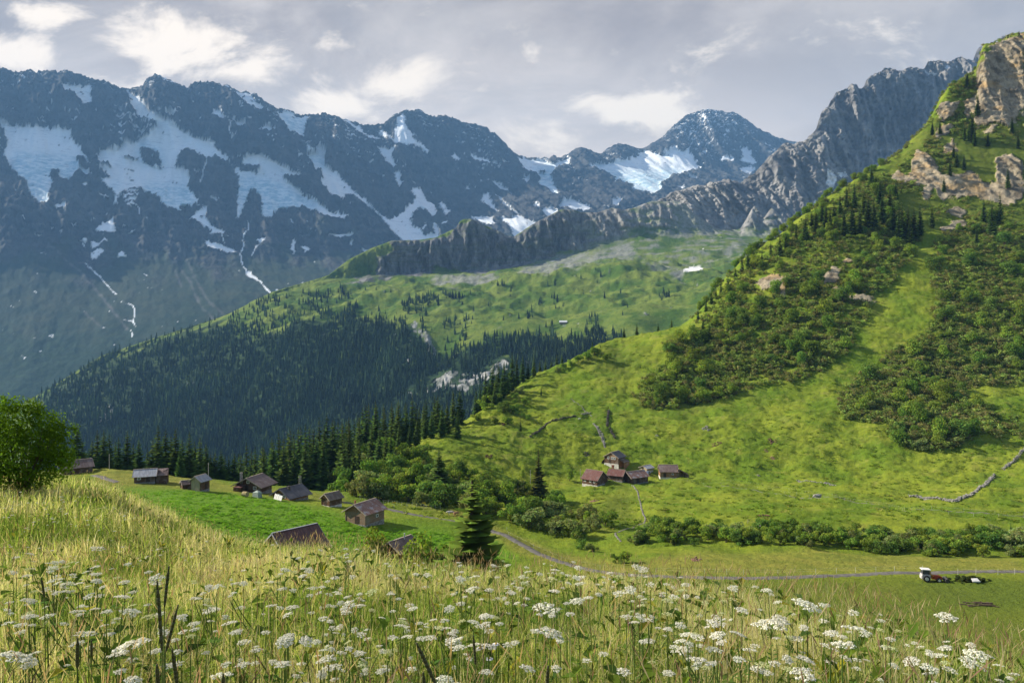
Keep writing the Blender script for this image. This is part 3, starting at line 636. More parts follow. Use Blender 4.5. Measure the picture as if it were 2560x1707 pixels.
hum = fbm(w.X / 30, w.Y / 30, 3, 321) * 3.2 + fbm(w.X / 9, w.Y / 6, 3, 325, .6) * 1.5 + fbm(w.X / 3.4, w.Y / 2.6, 3, 331, .65) * .52
hum += ridged(w.X / 40 + w.Y / 160, w.Z / 14 + fbm(w.X / 60, w.Y / 60, 2, 3), 3, 338, .5) * 1.3
pl = np.ones_like(hum)
for (bx, by, Y, rr) in ((1000, 1165, 300, 60),):
    pass
w.push(dz=hum * mead * (0.5 + .5 * sstep(w.T, 4.5, 6.5)) + fbm(w.X / 1.3, w.Y / 1.1, 2, 335) * .14)
cz = sstep(w.T, 10.5, 12) * rock
al = (w.X + .4 * w.Y) / 100; e = w.Z / 100
w.push(dr=-(ridged(al * 2.4, e * .9, 3, 351, .5) * 9 + ridged(al * 9, e * 3.0, 3, 353, .5) * 3.2 + fbm(al * 26, e * 30, 4, 355, .6) * 2.2 + np.clip(np.sin((e + al * .12 + fbm(al * 4, e * 4, 2, 4) * .06) * 75 + fbm(al * 8, e * 8, 3, 5) * 3) * 2, -1, 1) * .35) * cz - rock * 1.5 * (1 - cz))

def grass_nodes(n, oc, lush, dry, dark):
    a = n.noise(n.map(oc, (1 / 26,) * 3), 1, 5, .6)
    bb = n.noise(n.map(oc, (1 / 5, 1 / 4, 1 / 3)), 1, 6, .68)
    cc = n.noise(n.map(oc, (1 / 1.3, 1 / 1.3, 1 / .8)), 1, 5, .7)
    d = n.noise(n.map(oc, (1 / 11, 1 / 8, 1 / 5)), 1, 6, .66, .6)
    g = n.mix(n.ss(a, .36, .64), (.115, .185, .014), (.215, .255, .024))
    g = n.mix(n.m('MULTIPLY', n.ss(bb, .42, .66), .36), g, (.080, .135, .014))
    g = n.mix(n.m('MULTIPLY', n.ss(d, .54, .72), .28), g, (.065, .105, .016))
    g = n.mix(n.m('MULTIPLY', n.ss(d, .46, .30), .55), g, (.30, .28, .06))
    g = n.mix(n.m('MULTIPLY', n.ss(cc, .54, .72), .55), g, (.045, .075, .014))
    g = n.mix(n.m('MULTIPLY', n.ss(cc, .44, .28), .4), g, (.28, .28, .05))
    if dark is not None:
        g = n.mix(n.m('MULTIPLY', dark, .68), g, (.095, .12, .02))
    if lush is not None:
        lc = n.mix(n.ss(cc, .35, .65), (.16, .29, .018), (.09, .19, .014))
        g = n.mix(lush, g, n.mix(n.ss(bb, .4, .65), lc, (.11, .22, .018)))
    if dry is not None:
        dc = n.mix(n.ss(bb, .35, .65), (.25, .235, .045), (.16, .18, .03))
        dc = n.mix(n.m('MULTIPLY', n.ss(cc, .5, .7), .5), dc, (.13, .15, .035))
        g = n.mix(dry, g, dc)
    return g, bb, cc

mt, n, b = new_mat('pasture_ground', .95, .08)
oc = n.coord('Object')
g, bb, cc = grass_nodes(n, oc, n.attr('lush'), n.attr('dry'), n.attr('dark'))
g = n.mix(n.m('MULTIPLY', n.attr('tread'), .35), g, (.24, .23, .06))
rv = n.noise(n.map(oc, (1 / 9, 1 / 9, 1 / 14)), 1, 7, .68)
ro = n.noise(n.map(oc, (1 / 30, 1 / 30, 1 / 12)), 1, 6, .6)
rc = n.mix(n.ss(rv, .34, .62), (.17, .14, .10), (.48, .395, .27))
rc = n.mix(n.m('MULTIPLY', n.ss(ro, .50, .64), .75), rc, (.50, .33, .15))
rc = n.mix(n.m('MULTIPLY', n.ss(n.noise(n.map(oc, (1 / 6, 1 / 6, 1 / 60)), 1, 4, .6), .56, .7), .6), rc, (.11, .105, .10))
c = n.mix(n.attr('rock'), g, rc)
n.put(b.inputs['Base Color'], c)
hgt = n.m('ADD', n.m('MULTIPLY', cc, .7), n.m('MULTIPLY', n.noise(n.map(oc, (2.2, 2.2, 1.4)), 1, 4, .7), .35))
hgt = n.m('ADD', hgt, n.m('MULTIPLY', n.m('MULTIPLY', n.attr('rock'), n.noise(n.map(oc, (1 / 3, 1 / 3, 1 / 2)), 1, 6, .7)), 3.0))
n.put(b.inputs['Normal'], n.bump(hgt, 1.0, .8))
past.build('pasture_ground', mt, dict(rock=rock, lush=lush * .95, dry=dry * .9, dark=dark, tread=tread * (1 - lush) * (1 - dry)))
PAST_ROCK = rock

# ================================================================ NEAR MEADOW (the slope the camera stands on)
_mx = np.array([-300, 0, 230, 350, 560, 800, 1000, 1300, 1700, 2000, 2300, 2560, 2860.])
_vis = np.array([1180, 1190, 1196, 1240, 1325, 1352, 1405, 1432, 1445, 1490, 1575, 1655, 1750.])
_yc = np.array([32, 30, 28, 25, 19, 15, 13.2, 11.5, 10, 8.5, 7, 6.5, 6.])
_pyc = _vis + .40 * F / _yc
_s = (_pyc - CY) / F - 3.2 / _yc
_k = 1.6 / _yc ** 2
_am = (_mx - CX) / F
def meadow_z(x, y):
    x = np.asarray(x, float); y = np.asarray(y, float)
    r = np.hypot(x, y); th = np.arctan2(x, y)
    tc = np.clip(th, -.74, .74)
    a = np.tan(tc); Y = r * np.cos(tc)
    s = np.interp(a, _am, _s); k = np.interp(a, _am, _k)
    Yl = np.maximum((0.72 - s) / (2 * k), 1)
    z = np.where(Y < Yl, -1.6 - s * Y - k * Y * Y, -1.6 - s * Yl - k * Yl ** 2 - .72 * (Y - Yl))
    z = z - 1.0 * np.exp(-((Y - 11.5) / 5.0) ** 2) * sstep(-a, .22, .55) * sstep(Y, 3, 9)
    wgt = sstep(np.cos(th), -.35, .45)
    z = z * wgt + (-1.6 + .12 * r) * (1 - wgt)
    return z + (fbm(x / 2.6, y / 2.6, 3, 401) * .10 + fbm(x / .5, y / .5, 2, 405) * .03) * np.minimum(1, r / 2)
th = np.concatenate([np.linspace(-math.pi, -.9, 50)[:-1], np.linspace(-.9, .9, 420), np.linspace(.9, math.pi, 50)[1:]])
rr = np.concatenate([[0.01], np.geomspace(.5, 230, 260)])
TT, RR = np.meshgrid(th, rr)
mx_, my_ = RR * np.sin(TT), RR * np.cos(TT)
V = np.stack([mx_, my_, meadow_z(mx_, my_)], -1).reshape(-1, 3)
i = np.arange(V.shape[0]).reshape(TT.shape)
fc = np.stack([i[:-1, :-1], i[:-1, 1:], i[1:, 1:], i[1:, :-1]], -1).reshape(-1, 4)
# behind the camera the slope stops short so that it never reaches the hamlets
mt, n, b = new_mat('meadow_soil', .95, .05)
oc = n.coord('Object')
a = n.noise(n.map(oc, (1.5, 1.5, 1.5)), 1, 6, .7); a2 = n.noise(n.map(oc, (.35, .35, .35)), 1, 4, .6)
c = n.mix(n.ss(a, .35, .65), (.055, .07, .02), (.16, .14, .05))
c = n.mix(n.m('MULTIPLY', n.ss(a2, .4, .65), .6), c, (.08, .12, .02))
n.put(b.inputs['Base Color'], c)
n.put(b.inputs['Normal'], n.bump(a, .8, .08))
tag(put('meadow_ground', mesh_np('meadow_ground', V, [fc], mt, True)), kind='structure')

def meadow_at_pixel(px, py, top=0.0):
    """the point on the meadow (raised by top) seen at a pixel, up to its crest"""
    a = (px - CX) / F
    Y = np.linspace(1.2, 60, 1200)
    z = meadow_z(a * Y, Y) + top
    q = CY - F * z / Y
    k = np.nonzero(q <= py)[0]
    if len(k) == 0:
        k = [int(np.argmin(q))]
    y = Y[k[0]]
    return Vector((a * y, y, float(meadow_z(a * y, y))))

def ground(px, Y):
    """height of the ground, near slope or pasture, at a column and depth"""
    p = past.at_Y(px, Y)
    z = float(meadow_z(p.x, p.y)) if Y < 200 else -1e9
    return Vector((p.x, p.y, max(p.z, z)))

# ================================================================ VEGETATION
def leaf_mat(name, rough=.7, trans=.35, vary=.35, tcol=(1.25, 1.3, .6)):
    mt = bpy.data.materials.new(name); mt.use_nodes = True
    n = NT(mt.node_tree); n.t.nodes.remove(n.t.nodes['Principled BSDF'])
    out = n.t.nodes['Material Output']
    col = n.attr('tint', False)
    oi = n.node('ShaderNodeObjectInfo').outputs['Random']
    hs = n.node('ShaderNodeHueSaturation')
    n.put(hs.inputs['Value'], n.m('ADD', n.m('MULTIPLY', oi, vary), 1 - vary / 2))
    n.put(hs.inputs['Hue'], n.m('ADD', n.m('MULTIPLY', n.m('FRACT', n.m('MULTIPLY', oi, 7.3)), .035), .4825))
    n.put(hs.inputs['Color'], col)
    d = n.node('ShaderNodeBsdfDiffuse'); n.put(d.inputs[0], hs.outputs[0])
    t = n.node('ShaderNodeBsdfTranslucent')
    n.put(t.inputs[0], n.mix(1.0, hs.outputs[0], tcol, 'MULTIPLY'))
    mx = n.node('ShaderNodeMixShader'); mx.inputs[0].default_value = trans
    n.t.links.new(d.outputs[0], mx.inputs[1]); n.t.links.new(t.outputs[0], mx.inputs[2])
    n.t.links.new(mx.outputs[0], out.inputs['Surface'])
    return mt

M_NEEDLE = leaf_mat('spruce_needles', trans=.12, vary=.5)
M_LEAF = leaf_mat('broad_leaves', trans=.45)
M_GRASS = leaf_mat('grass_blades', trans=.5, vary=0, tcol=(1.2, 1.2, .75))
M_PETAL = leaf_mat('white_petals', trans=.3, vary=.12, tcol=(1, 1, .9))
M_PLANT = leaf_mat('green_stems', trans=.25, vary=.3)
mt, n, b = new_mat('bark', .95, .05)
oc = n.coord('Object')
n.put(b.inputs['Base Color'], n.mix(n.noise(n.map(oc, (6, 6, 1.2)), 3, 5, .7), (.045, .033, .024), (.15, .12, .095)))
M_BARK = mt

def tubes(segs, ns=6):
    """segs: list of (p0,r0,p1,r1)"""
    V, Fq = [], []
    for p0, r0, p1, r1 in segs:
        p0 = np.array(p0, float); p1 = np.array(p1, float)
        d = p1 - p0; d /= max(1e-9, np.linalg.norm(d))
        a = np.cross(d, [0, 0, 1.0] if abs(d[2]) < .9 else [1.0, 0, 0]); a /= np.linalg.norm(a); c = np.cross(d, a)
        i0 = len(V)
        for p, r in ((p0, r0), (p1, r1)):
            for k in range(ns):
                an = 2 * math.pi * k / ns
                V.append(p + r * (math.cos(an) * a + math.sin(an) * c))
        for k in range(ns):
            k2 = (k + 1) % ns
            Fq.append((i0 + k, i0 + k2, i0 + ns + k2, i0 + ns + k))
    return np.array(V), np.array(Fq)

def spruce_arrays(seed, levels=26, per=8, rad=.175, sparse=0.0):
    r = np.random.default_rng(seed)
    V, Q, C = [], [], []
    for L in range(levels):
        f = L / (levels - 1)
        z = .05 + .93 * f ** 1.05
        n = max(4, int(per * (1 - .35 * f)))
        a0 = r.uniform(0, 6.28)
        for k in range(n):
            if r.random() < sparse:
                continue
            az = a0 + 2 * math.pi * (k + r.uniform(-.35, .35)) / n
            Ln = (rad * (1 - f) ** .82 + .006) * r.uniform(.68, 1.15)
            if f < .12: Ln *= r.uniform(.6, 1)
            zz = z + r.uniform(-.014, .014)
            droop = r.uniform(.25, .5) * (1 - .75 * f)
            d = np.array([math.cos(az), math.sin(az), 0]); s = np.array([-math.sin(az), math.cos(az), 0])
            base = len(V)
            tone = r.uniform(.6, 1.25)
            yel = r.uniform(0, .35)
            for i, t in enumerate((0.02, .35, .7, 1.0)):
                wd_ = (.2, .42, .34, .03)[i] * Ln * r.uniform(.8, 1.2) * .85 + .003
                c = d * Ln * t + np.array([0, 0, zz + Ln * (.10 * t - droop * t * t + .12 * t ** 3)])
                e1 = c + s * wd_ - d * Ln * .10 + np.array([0, 0, -wd_ * .55]); e2 = c - s * wd_ - d * Ln * .10 + np.array([0, 0, -wd_ * .55])
                V += [c, e1, e2]
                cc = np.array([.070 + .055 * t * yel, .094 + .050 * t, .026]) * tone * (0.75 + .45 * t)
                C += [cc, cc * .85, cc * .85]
            for i in range(3):
                a = base + 3 * i; b_ = a + 3
                Q += [(a, b_, b_ + 1, a + 1), (a, a + 2, b_ + 2, b_)]
    # leader
    V += [np.array([.006, 0, .95]), np.array([-.006, 0, .95]), np.array([0, 0, 1.0]), np.array([0, .004, .97])]
    C += [np.array([.035, .055, .02])] * 4
    m = len(V); Q += [(m - 4, m - 3, m - 2, m - 1)]
    return np.array(V), np.array(Q), np.array(C)

SPR = []
for i in range(5):
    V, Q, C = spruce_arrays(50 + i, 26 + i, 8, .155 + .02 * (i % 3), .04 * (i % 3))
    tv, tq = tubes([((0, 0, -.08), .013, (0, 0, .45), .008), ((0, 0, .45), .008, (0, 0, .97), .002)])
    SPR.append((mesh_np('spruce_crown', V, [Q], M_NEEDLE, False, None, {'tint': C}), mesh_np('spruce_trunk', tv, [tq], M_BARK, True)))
V, Q, C = spruce_arrays(77, 46, 11, .20, .45)
tv, tq = tubes([((0, 0, -.05), .012, (0, 0, .5), .008), ((0, 0, .5), .008, (0, 0, .98), .002)])
C = C * np.array([1.5, 1.35, 1.0])
SPR_OPEN = (mesh_np('spruce_crown', V, [Q], M_NEEDLE, False, None, {'tint': C}), mesh_np('spruce_trunk', tv, [tq], M_BARK, True))
V, Q, C = spruce_arrays(78, 34, 8, .16, .22)
SPR_THIN = (mesh_np('spruce_crown', V, [Q], M_NEEDLE, False, None, {'tint': C * np.array([1.5, 1.0, .9])}), mesh_np('spruce_trunk', tv, [tq], M_BARK, True))

N_SPRUCE = 0
def spruce(px, top, Y, label, group=None, proto=None, lo=7, hi=34, widen=1.0):
    global N_SPRUCE
    g = ground(px, Y)
    h = (CY - top) / F * Y - g.z
    h = min(max(h, lo), hi)
    N_SPRUCE += 1
    p = proto or SPR[random.randrange(len(SPR))]
    wv = h * random.uniform(1.0, 1.3) * widen
    o = root('spruce_tree', label, 'spruce', (g.x, g.y, g.z - .1), random.uniform(0, 6.28), group, (wv, wv, h))
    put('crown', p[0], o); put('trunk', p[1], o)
    return o

def crown_arrays(seed, nl, size, lobes=9, squash=.8, col=(.06, .095, .022), flat=.0, low=.12, spread=1.0):
    """leaves spread over overlapping lobes; unit height 1"""
    r = np.random.default_rng(seed)
    cs, rs = [], []
    for k in range(lobes):
        a = r.uniform(0, 6.28); q = r.uniform(0, .30) ** .8 * spread
        z = r.uniform(low + .18, .80)
        q *= 1.15 - abs(z - .5)
        cs.append((math.cos(a) * q, math.sin(a) * q, z)); rs.append(r.uniform(.14, .24))
    cs.append((0, 0, .55)); rs.append(.25)
    cs = np.array(cs); rs = np.array(rs)
    pk = rs ** 2 / (rs ** 2).sum()
    li = r.choice(len(rs), nl, p=pk)
    d = r.normal(size=(nl, 3)); d /= np.linalg.norm(d, axis=1)[:, None]
    rad = rs[li] * (r.uniform(.35, 1.0, nl) ** .45) * r.uniform(.9, 1.12, nl)
    P0 = cs[li] + d * rad[:, None] * np.array([1, 1, squash])
    P0[:, 2] = np.clip(P0[:, 2], low * .3, 1.02)
    nrm = d + r.normal(size=(nl, 3)) * .7 + np.array([0, 0, .35]); nrm /= np.linalg.norm(nrm, axis=1)[:, None]
    t1 = np.cross(nrm, r.normal(size=(nl, 3))); t1 /= np.linalg.norm(t1, axis=1)[:, None]
    t2 = np.cross(nrm, t1)
    s = size * r.uniform(.6, 1.4, nl)[:, None]
    V = np.stack([P0 - t1 * s, P0 + t2 * s * .55, P0 + t1 * s, P0 - t2 * s * .55], 1).reshape(-1, 3)
    Q = np.arange(nl * 4).reshape(-1, 4)
    lob = r.uniform(.7, 1.25, len(rs))[li]
    c = np.array(col)[None] * (lob * r.uniform(.65, 1.35, nl))[:, None]
    c[:, 0] *= r.uniform(.8, 1.35, nl)
    return V, Q, np.repeat(c, 4, 0)

def stems_arrays(seed, k=5, h=.6, r0=.014, sp=.18):
    r = random.Random(seed); sg = []
    for i in range(k):
        a = r.uniform(0, 6.28); q = r.uniform(.3, 1) * sp
        b0 = (math.cos(a) * .03, math.sin(a) * .03, -.05); m = (math.cos(a) * q * .5, math.sin(a) * q * .5, h * .5); e_ = (math.cos(a) * q, math.sin(a) * q, h * r.uniform(.85, 1.2))
        sg += [(b0, r0, m, r0 * .7), (m, r0 * .7, e_, r0 * .25)]
    return tubes(sg, 5)

def shrub_proto(seed, nl, size, lobes, col, **kw):
    V, Q, C = crown_arrays(seed, nl, size, lobes, col=col, **kw)
    tv, tq = stems_arrays(seed)
    return (mesh_np('leaf_crown', V, [Q], M_LEAF, False, None, {'tint': C}), mesh_np('woody_stems', tv, [tq], M_BARK, True))

GREENS = [(.155, .250, .042), (.200, .290, .046), (.125, .215, .046), (.175, .235, .085), (.165, .205, .070)]
SHR = [shrub_proto(200 + i, 1500, .046, 9 + i % 4, GREENS[i % 5], spread=1.1 + .35 * (i % 3), low=0.0) for i in range(8)]
TRE = [shrub_proto(300 + i, 1700, .036, 13 + i, GREENS[i % 3], spread=.75, low=.06) for i in range(5)]

N_SHRUB = 0
def shrub(px, py, h, label, group=None, protos=None, first=0, wid=1.0, name='shrub', at=None, cat=None):
    global N_SHRUB
    g = at or past.at_pixel(px, py, first)
    if g is None:
        return None
    N_SHRUB += 1
    p = random.choice(protos or SHR)
    sxy = h * wid * random.uniform(.9, 1.3)
    o = root(name, label, cat or name.replace('_', ' '), (g.x, g.y, g.z - .08 * h), random.uniform(0, 6.28), group, (sxy, sxy, h))
    put('crown', p[0], o); put('trunk' if name.endswith('tree') else 'stem', p[1], o)
    return o

# ---- spruces along the rim of the terrace and down the flank
A = 'spruces along the terrace rim'
for (px, top, Y) in ((192,1055,232),(243,1070,236),(259,1072,232),(273,1078,240),(296,1089,238),(318,1074,232),(347,1092,236),(369,1119,244),(395,1060,230),(414,1070,238),(439,1067,232),(450,1111,226),(473,1077,236),(500,1089,232),(515,1105,242),(537,1126,246),(552,1120,246),(572,1136,250),(205,1100,246),(230,1098,246),(333,1105,246),(382,1095,244),(427,1085,246),(487,1100,246),(526,1132,246),(180,1110,242),(288,1100,248),(455,1092,248),(585,1130,250),(562,1135,250)):
    if px < 220: lab = 'dark spruce beside the leafy bush at the terrace rim'
    elif px < 375: lab = 'dark spruce in the clump behind the low double roofed hut'
    elif px < 520: lab = 'dark spruce in the tall clump behind the small pale gabled hut'
    else: lab = 'smaller dark spruce in the gap before the brown chalet'
    spruce(px, top, Y, lab, A + (' a' if px < 220 else ' b' if px < 375 else ' c' if px < 520 else ' d'), lo=8, hi=30, widen=1.2)
line = [(590,1105),(640,1078),(700,1045),(750,1034),(800,1024),(860,1018),(920,998),(960,992),(1020,992),(1050,1002),(1085,988),(1130,970),(1160,974),(1195,968)]
lx, ly = [a for a, _ in line], [b_ for _, b_ in line]
for row, (Y0, dyt, step) in enumerate(((335, -4, 17), (310, 12, 19), (285, 30, 22), (265, 52, 24))):
    x = 592 + 5 * row
    while x < (1095 if row == 0 else 1075 if row == 1 else 900 if row == 2 else 815):
        Y = Y0 + random.uniform(-9, 9) + (x - 600) * .06
        top = float(np.interp(x, lx, ly)) + dyt + random.uniform(-9, 20)
        z = 'behind the two grey and brown chalets' if x < 760 else 'on the flank behind the leafy thicket' if x < 930 else 'on the grassy shoulder below the ridge'
        spruce(x, top, Y, 'dark spruce in the dense stand ' + z, 'spruce stand ' + z, lo=13, hi=36)
        x += step * random.uniform(.75, 1.3)
for (px, top, Y) in ((872,1055,268),(898,1092,255),(929,1055,290),(948,1059,285),(965,1070,280),(977,1077,278),(998,1051,300),(1024,1059,300),(1042,1047,300),(1079,1023,318),(1105,1007,320),(1144,1025,318),(1094,985,345),(1133,970,350),(1150,970,350),(1118,1000,330),(1062,1040,318),(860,1090,258),(885,1110,250)):
    spruce(px, top, Y, 'spruce standing in front of the dense stand, on the green shoulder', 'front spruces on the shoulder', lo=9, hi=30)
for (px, top, Y) in ((1190,970,368),(1214,929,385),(1231,907,390),(1246,903,396),(1261,900,400),(1281,883,410),(1292,892,420),(1307,885,425),(1320,900,425),(1335,888,430),(1350,905,440),(1364,896,445),(1378,905,450),(1392,896,450),(1405,905,455),(1222,945,378),(1240,930,382),(1256,925,386),(1270,915,395),(1200,960,372),(1236,960,372),(1252,955,376)):
    spruce(px, top, Y, 'tall dark spruce in the clump at the brow of the pasture', 'spruces at the brow of the pasture', lo=9, hi=34)
for (px, top, Y, lab) in ((1481,850,476,'dark spruce rising behind the bushy notch of the brow'),(1501,872,462,'broad dark spruce in front of the bushes at the brow'),(1560,814,500,'small spruce on the skyline of the green brow, first of the row'),(1592,805,505,'second small spruce on the skyline of the green brow'),(1645,803,515,'low spruce on the skyline near the shrub thicket'),(1679,792,520,'spruce on the skyline where the shrubs begin'),(1601,914,432,'slim spruce at the lower edge of the shrub thicket'),(1620,925,428,'dwarf spruce next to the slim one at the thicket edge'),(1664,922,430,'spruce among shrubs left of the grassy terrace'),
                          (1353,964,392,'small lone spruce on the pasture below the brow'),(1301,1044,338,'lone round based spruce on the pasture above the thicket')):
    spruce(px, top, Y, lab, lo=3)
spruce(1346, 1121, 258, 'tall ragged brownish spruce standing above the gully bushes', None, SPR_THIN, widen=1.5)
spruce(1097, 1120, 238, 'broad dark spruce in the leafy thicket by the road', None, SPR[2], widen=1.6)
spruce(1925, 1312, 192, 'dark young spruce in the hedge below the slope', None, lo=4)
spruce(1830, 1318, 188, 'second young spruce in the brook hedge', None, lo=4)
spruce(2527, 1310, 186, 'spruce at the far end of the brook hedge', None, lo=4)
def spruce2(px, top, base, label, group=None, proto=None):
    g = past.at_pixel(px, base)
    if g is None: return
    h = min(26, max(3, (base - top) / F * g.y))
    p = proto or SPR[random.randrange(len(SPR))]
    wv = h * random.uniform(1.0, 1.3)
    o = root('spruce_tree', label, 'spruce', (g.x, g.y, g.z - .2), random.uniform(0, 6.28), group, (wv, wv, h * 1.03))
    put('crown', p[0], o); put('trunk', p[1], o)
hs = [(2331,304,338),(2430,289,356),(2179,415,470),(2190,440,480),(2136,456,525),(2116,463,522),(2055,504,560),(2029,526,575),(2014,537,600),(2100,485,540),(2255,493,593),(2270,515,600),(2285,505,600),(2480,493,590),(2392,378,418),(2410,385,425),(2240,452,500),(2160,470,540),(2075,520,580),(2040,530,585),(1990,560,600),(1927,602,637),(1855,637,685),(1839,663,700),(1802,696,733),(1778,726,760),(1790,712,748),(1745,770,800),(1774,807,859),(1731,859,911),(1758,790,825),(2205,490,560),(2225,470,540),(2300,490,590),(2460,500,560),(2500,480,560),(2442,560,610),(1870,625,672),(1885,618,668),(2330,520,570),(2150,505,590),(2130,500,585),(2375,400,440),(2530,290,335),(2418,180,222),(2445,240,290),(2085,500,565),(2065,512,572),(2010,548,605),(1965,575,622),(1950,590,640),(2235,500,580),(2248,520,600),(2275,540,610),(2185,500,575),(2110,520,590),(2170,490,570),(2200,450,515),(2425,300,350),(2412,310,352),(2437,320,365),(2385,360,400),(2520,420,470),(2545,330,372),(2470,330,366),(2360,440,480),(2350,300,335),(1905,625,668),(1820,690,722),(1765,745,778)]
def hill_label(px, top):
    if px < 1800: return 'spruce at the lower left edge of the wooded hillside'
    if px < 2000: return 'spruce on the skyline of the hillside against the grey mountain'
    if px < 2210: return 'spruce in the dark group below the pale cliff'
    if px < 2400: return 'spruce on the grassy ledges beneath the crag'
    return 'spruce clinging to the rocky ledges of the crag'
for (px, top, base) in hs:
    lab = hill_label(px, top)
    spruce2(px, top + random.uniform(-3, 3), base, lab, lab + 's')
for (px, top, Y, lab) in ((2548, 76, 717, 'bushy dark spruce on the very top of the crag'), (2520, 84, 716, 'small dark spruce on the crag top')):
    spruce(px, top, Y, lab, lo=4)

# ---- leafy thicket beside the road and along the gully
thick = [(800,1195),(830,1150),(900,1135),(960,1105),(1060,1140),(1100,1170),(1200,1210),(1280,1230),(1380,1240),(1430,1270),(1500,1295),(1530,1330),(1480,1350),(1380,1342),(1300,1318),(1230,1296),(1130,1276),(1000,1257),(900,1248),(850,1226)]
def scatter(poly, n, seed):
    r = random.Random(seed); out = []
    xs_ = [p[0] for p in poly]; ys_ = [p[1] for p in poly]
    while len(out) < n:
        x, y = r.uniform(min(xs_), max(xs_)), r.uniform(min(ys_), max(ys_))
        if inside(poly, np.array([x]), np.array([y]))[0]:
            out.append((x, y))
    return out
for (x, y) in sorted(scatter(thick, 125, 3), key=lambda p: p[1]):
    t = np.clip((x - 820) / 500, 0, 1)
    h = random.uniform(4.8, 9.0) * (1.2 - .4 * t)
    z = 'by the road and the dark spruce' if x < 1150 else 'in the gully below the red roofed hamlet'
    shrub(x, y, h, 'leafy green shrub in the thicket ' + z, 'thicket shrubs ' + z)
for (x, y, h) in ((810,1190,11),(842,1205,8),(880,1200,8),(905,1150,8),(940,1125,7),(975,1115,7),(1010,1150,6),(990,1200,8),(925,1215,8),(850,1170,9),(1150,1195,6),(1215,1235,6),(1040,1215,7),(1330,1300,6),(1265,1260,6)):
    shrub(x, y, h * 1.5, 'pale leaved tree standing up from the roadside thicket', 'leafy trees of the thicket', TRE, name='broadleaf_tree', cat='tree', wid=.8)
hedge = [(1575,1345),(1640,1320),(1720,1318),(1850,1330),(2000,1328),(2100,1345),(2200,1335),(2300,1345),(2400,1335),(2560,1330),(2600,1395),(2300,1392),(2150,1380),(2000,1366),(1880,1362),(1700,1365),(1600,1372)]
for (x, y) in scatter(hedge, 165, 5):
    shrub(x, y, random.uniform(2.4, 4.8), 'dark leafy shrub in the long hedge along the brook', 'shrubs of the brook hedge')
for (x, y, h) in ((2180,1355,4.8),(2265,1362,5),(1990,1350,4.5),(2480,1365,5.5),(2545,1370,6),(1660,1350,4.6),(1770,1350,5)):
    shrub(x, y, h, 'taller leafy shrub rising above the brook hedge', 'tall shrubs of the brook hedge')
for (x, y, h) in ((1455,1372,3.2),(1480,1378,2.6),(1560,1405,3.0),(1548,1408,2.4)):
    shrub(x, y, h, 'isolated round bush on the meadow near the gully mouth', 'isolated meadow bushes')
for (x, y, h) in ((1208,1025,8),(1230,1010,8),(1258,1030,7),(1290,1035,7),(1310,1015,7),(1240,1060,5),(1195,1050,6),(1270,1060,6),(1320,1050,5),(1180,1035,5),(1285,1000,6),(1300,985,6),(1255,990,7)):
    shrub(x, y, h * .85, 'leafy bush on the slope in front of the tall spruces', 'bushes below the spruce brow')
for (x, y, h) in ((1408,925,5),(1425,915,5),(1445,905,6),(1470,900,7),(1488,888,7),(1515,900,6),(1395,930,4)):
    shrub(x, y, h, 'leafy bush in the notch of the pasture brow', 'bushes on the brow')
shrub(1424, 1202, 6.2, 'small round tree beside the red roofed barn', None, TRE, name='broadleaf_tree', cat='tree', wid=.75)
shrub(1308, 1195, 4.5, 'thin young tree to the right of the ragged spruce', None, TRE, name='broadleaf_tree', cat='tree', wid=.6)
# young trees between the near huts
for (px, Y, top, lab, w_) in ((935, 118, 1288, 'young leafy tree in front of the rusty roofed barn', .55), (1050, 112, 1297, 'slim leafy tree beside the sunken hut with a chimney pipe', .6), (1098, 112, 1318, 'dark bushy young tree between the hut and the spruce', .75)):
    g = ground(px, Y)
    shrub(px, 0, (CY - top) / F * Y - g.z, lab, None, TRE, at=g, name='broadleaf_tree', cat='tree', wid=w_)
spruce(1180, 1190, 96, 'open branched spruce behind the flowers of the meadow edge', None, SPR_OPEN, widen=1.9, lo=5)

# ---- hillside thickets
B1 = [(1765,748),(1800,712),(1850,660),(1905,622),(1950,603),(2000,560),(2050,517),(2110,482),(2170,455),(2230,490),(2290,560),(2310,620),(2270,660),(2230,710),(2180,770),(2150,830),(2120,885),(2050,930),(1990,960),(1900,965),(1830,995),(1760,1010),(1650,1028),(1590,1015),(1570,985),(1600,955),(1680,905),(1665,865),(1720,835),(1770,770)]
B2 = [(2330,600),(2400,560),(2480,555),(2600,570),(2600,960),(2500,972),(2450,962),(2420,1000),(2490,1025),(2450,1085),(2380,1125),(2300,1132),(2230,1105),(2215,1062),(2110,1052),(2085,1002),(2150,942),(2200,902),(2280,852),(2330,822),(2345,750),(2320,690)]
B3 = [(2390,1060),(2470,1040),(2560,1060),(2560,1100),(2480,1095)]
B4 = [(2440,180),(2400,200),(2370,230),(2350,290),(2330,340),(2400,350),(2440,300)]
B5 = [(2110,480),(2250,410),(2330,340),(2400,400),(2330,470),(2250,490)]
BR = [(1880,690),(1920,690),(1970,695),(1965,740),(1920,730)]
trees = []
for poly, k, seed in ((B1, 105, 21), (B2, 72, 22)):
    for (x, y) in scatter(poly, k, seed):
        trees.append((x, y))
lab_t = {0: 'bright leafy tree among the shrubs of the hillside thicket left of the grass gully', 1: 'bright leafy tree among the shrubs of the hillside thicket right of the grass gully'}
for (x, y) in trees:
    k = 0 if x < 2200 and y < 1030 and (x < 2100 or y < 880) else 1
    if sample(M_ROCK, np.array([x]), np.array([y]))[0] > .2: continue
    shrub(x, y, random.uniform(7, 14), lab_t[k], 'hillside trees ' + 'ab'[k], TRE, 1, name='broadleaf_tree', cat='tree', wid=.95)
big = scatter(B1, 26, 31) + scatter(B2, 24, 32)
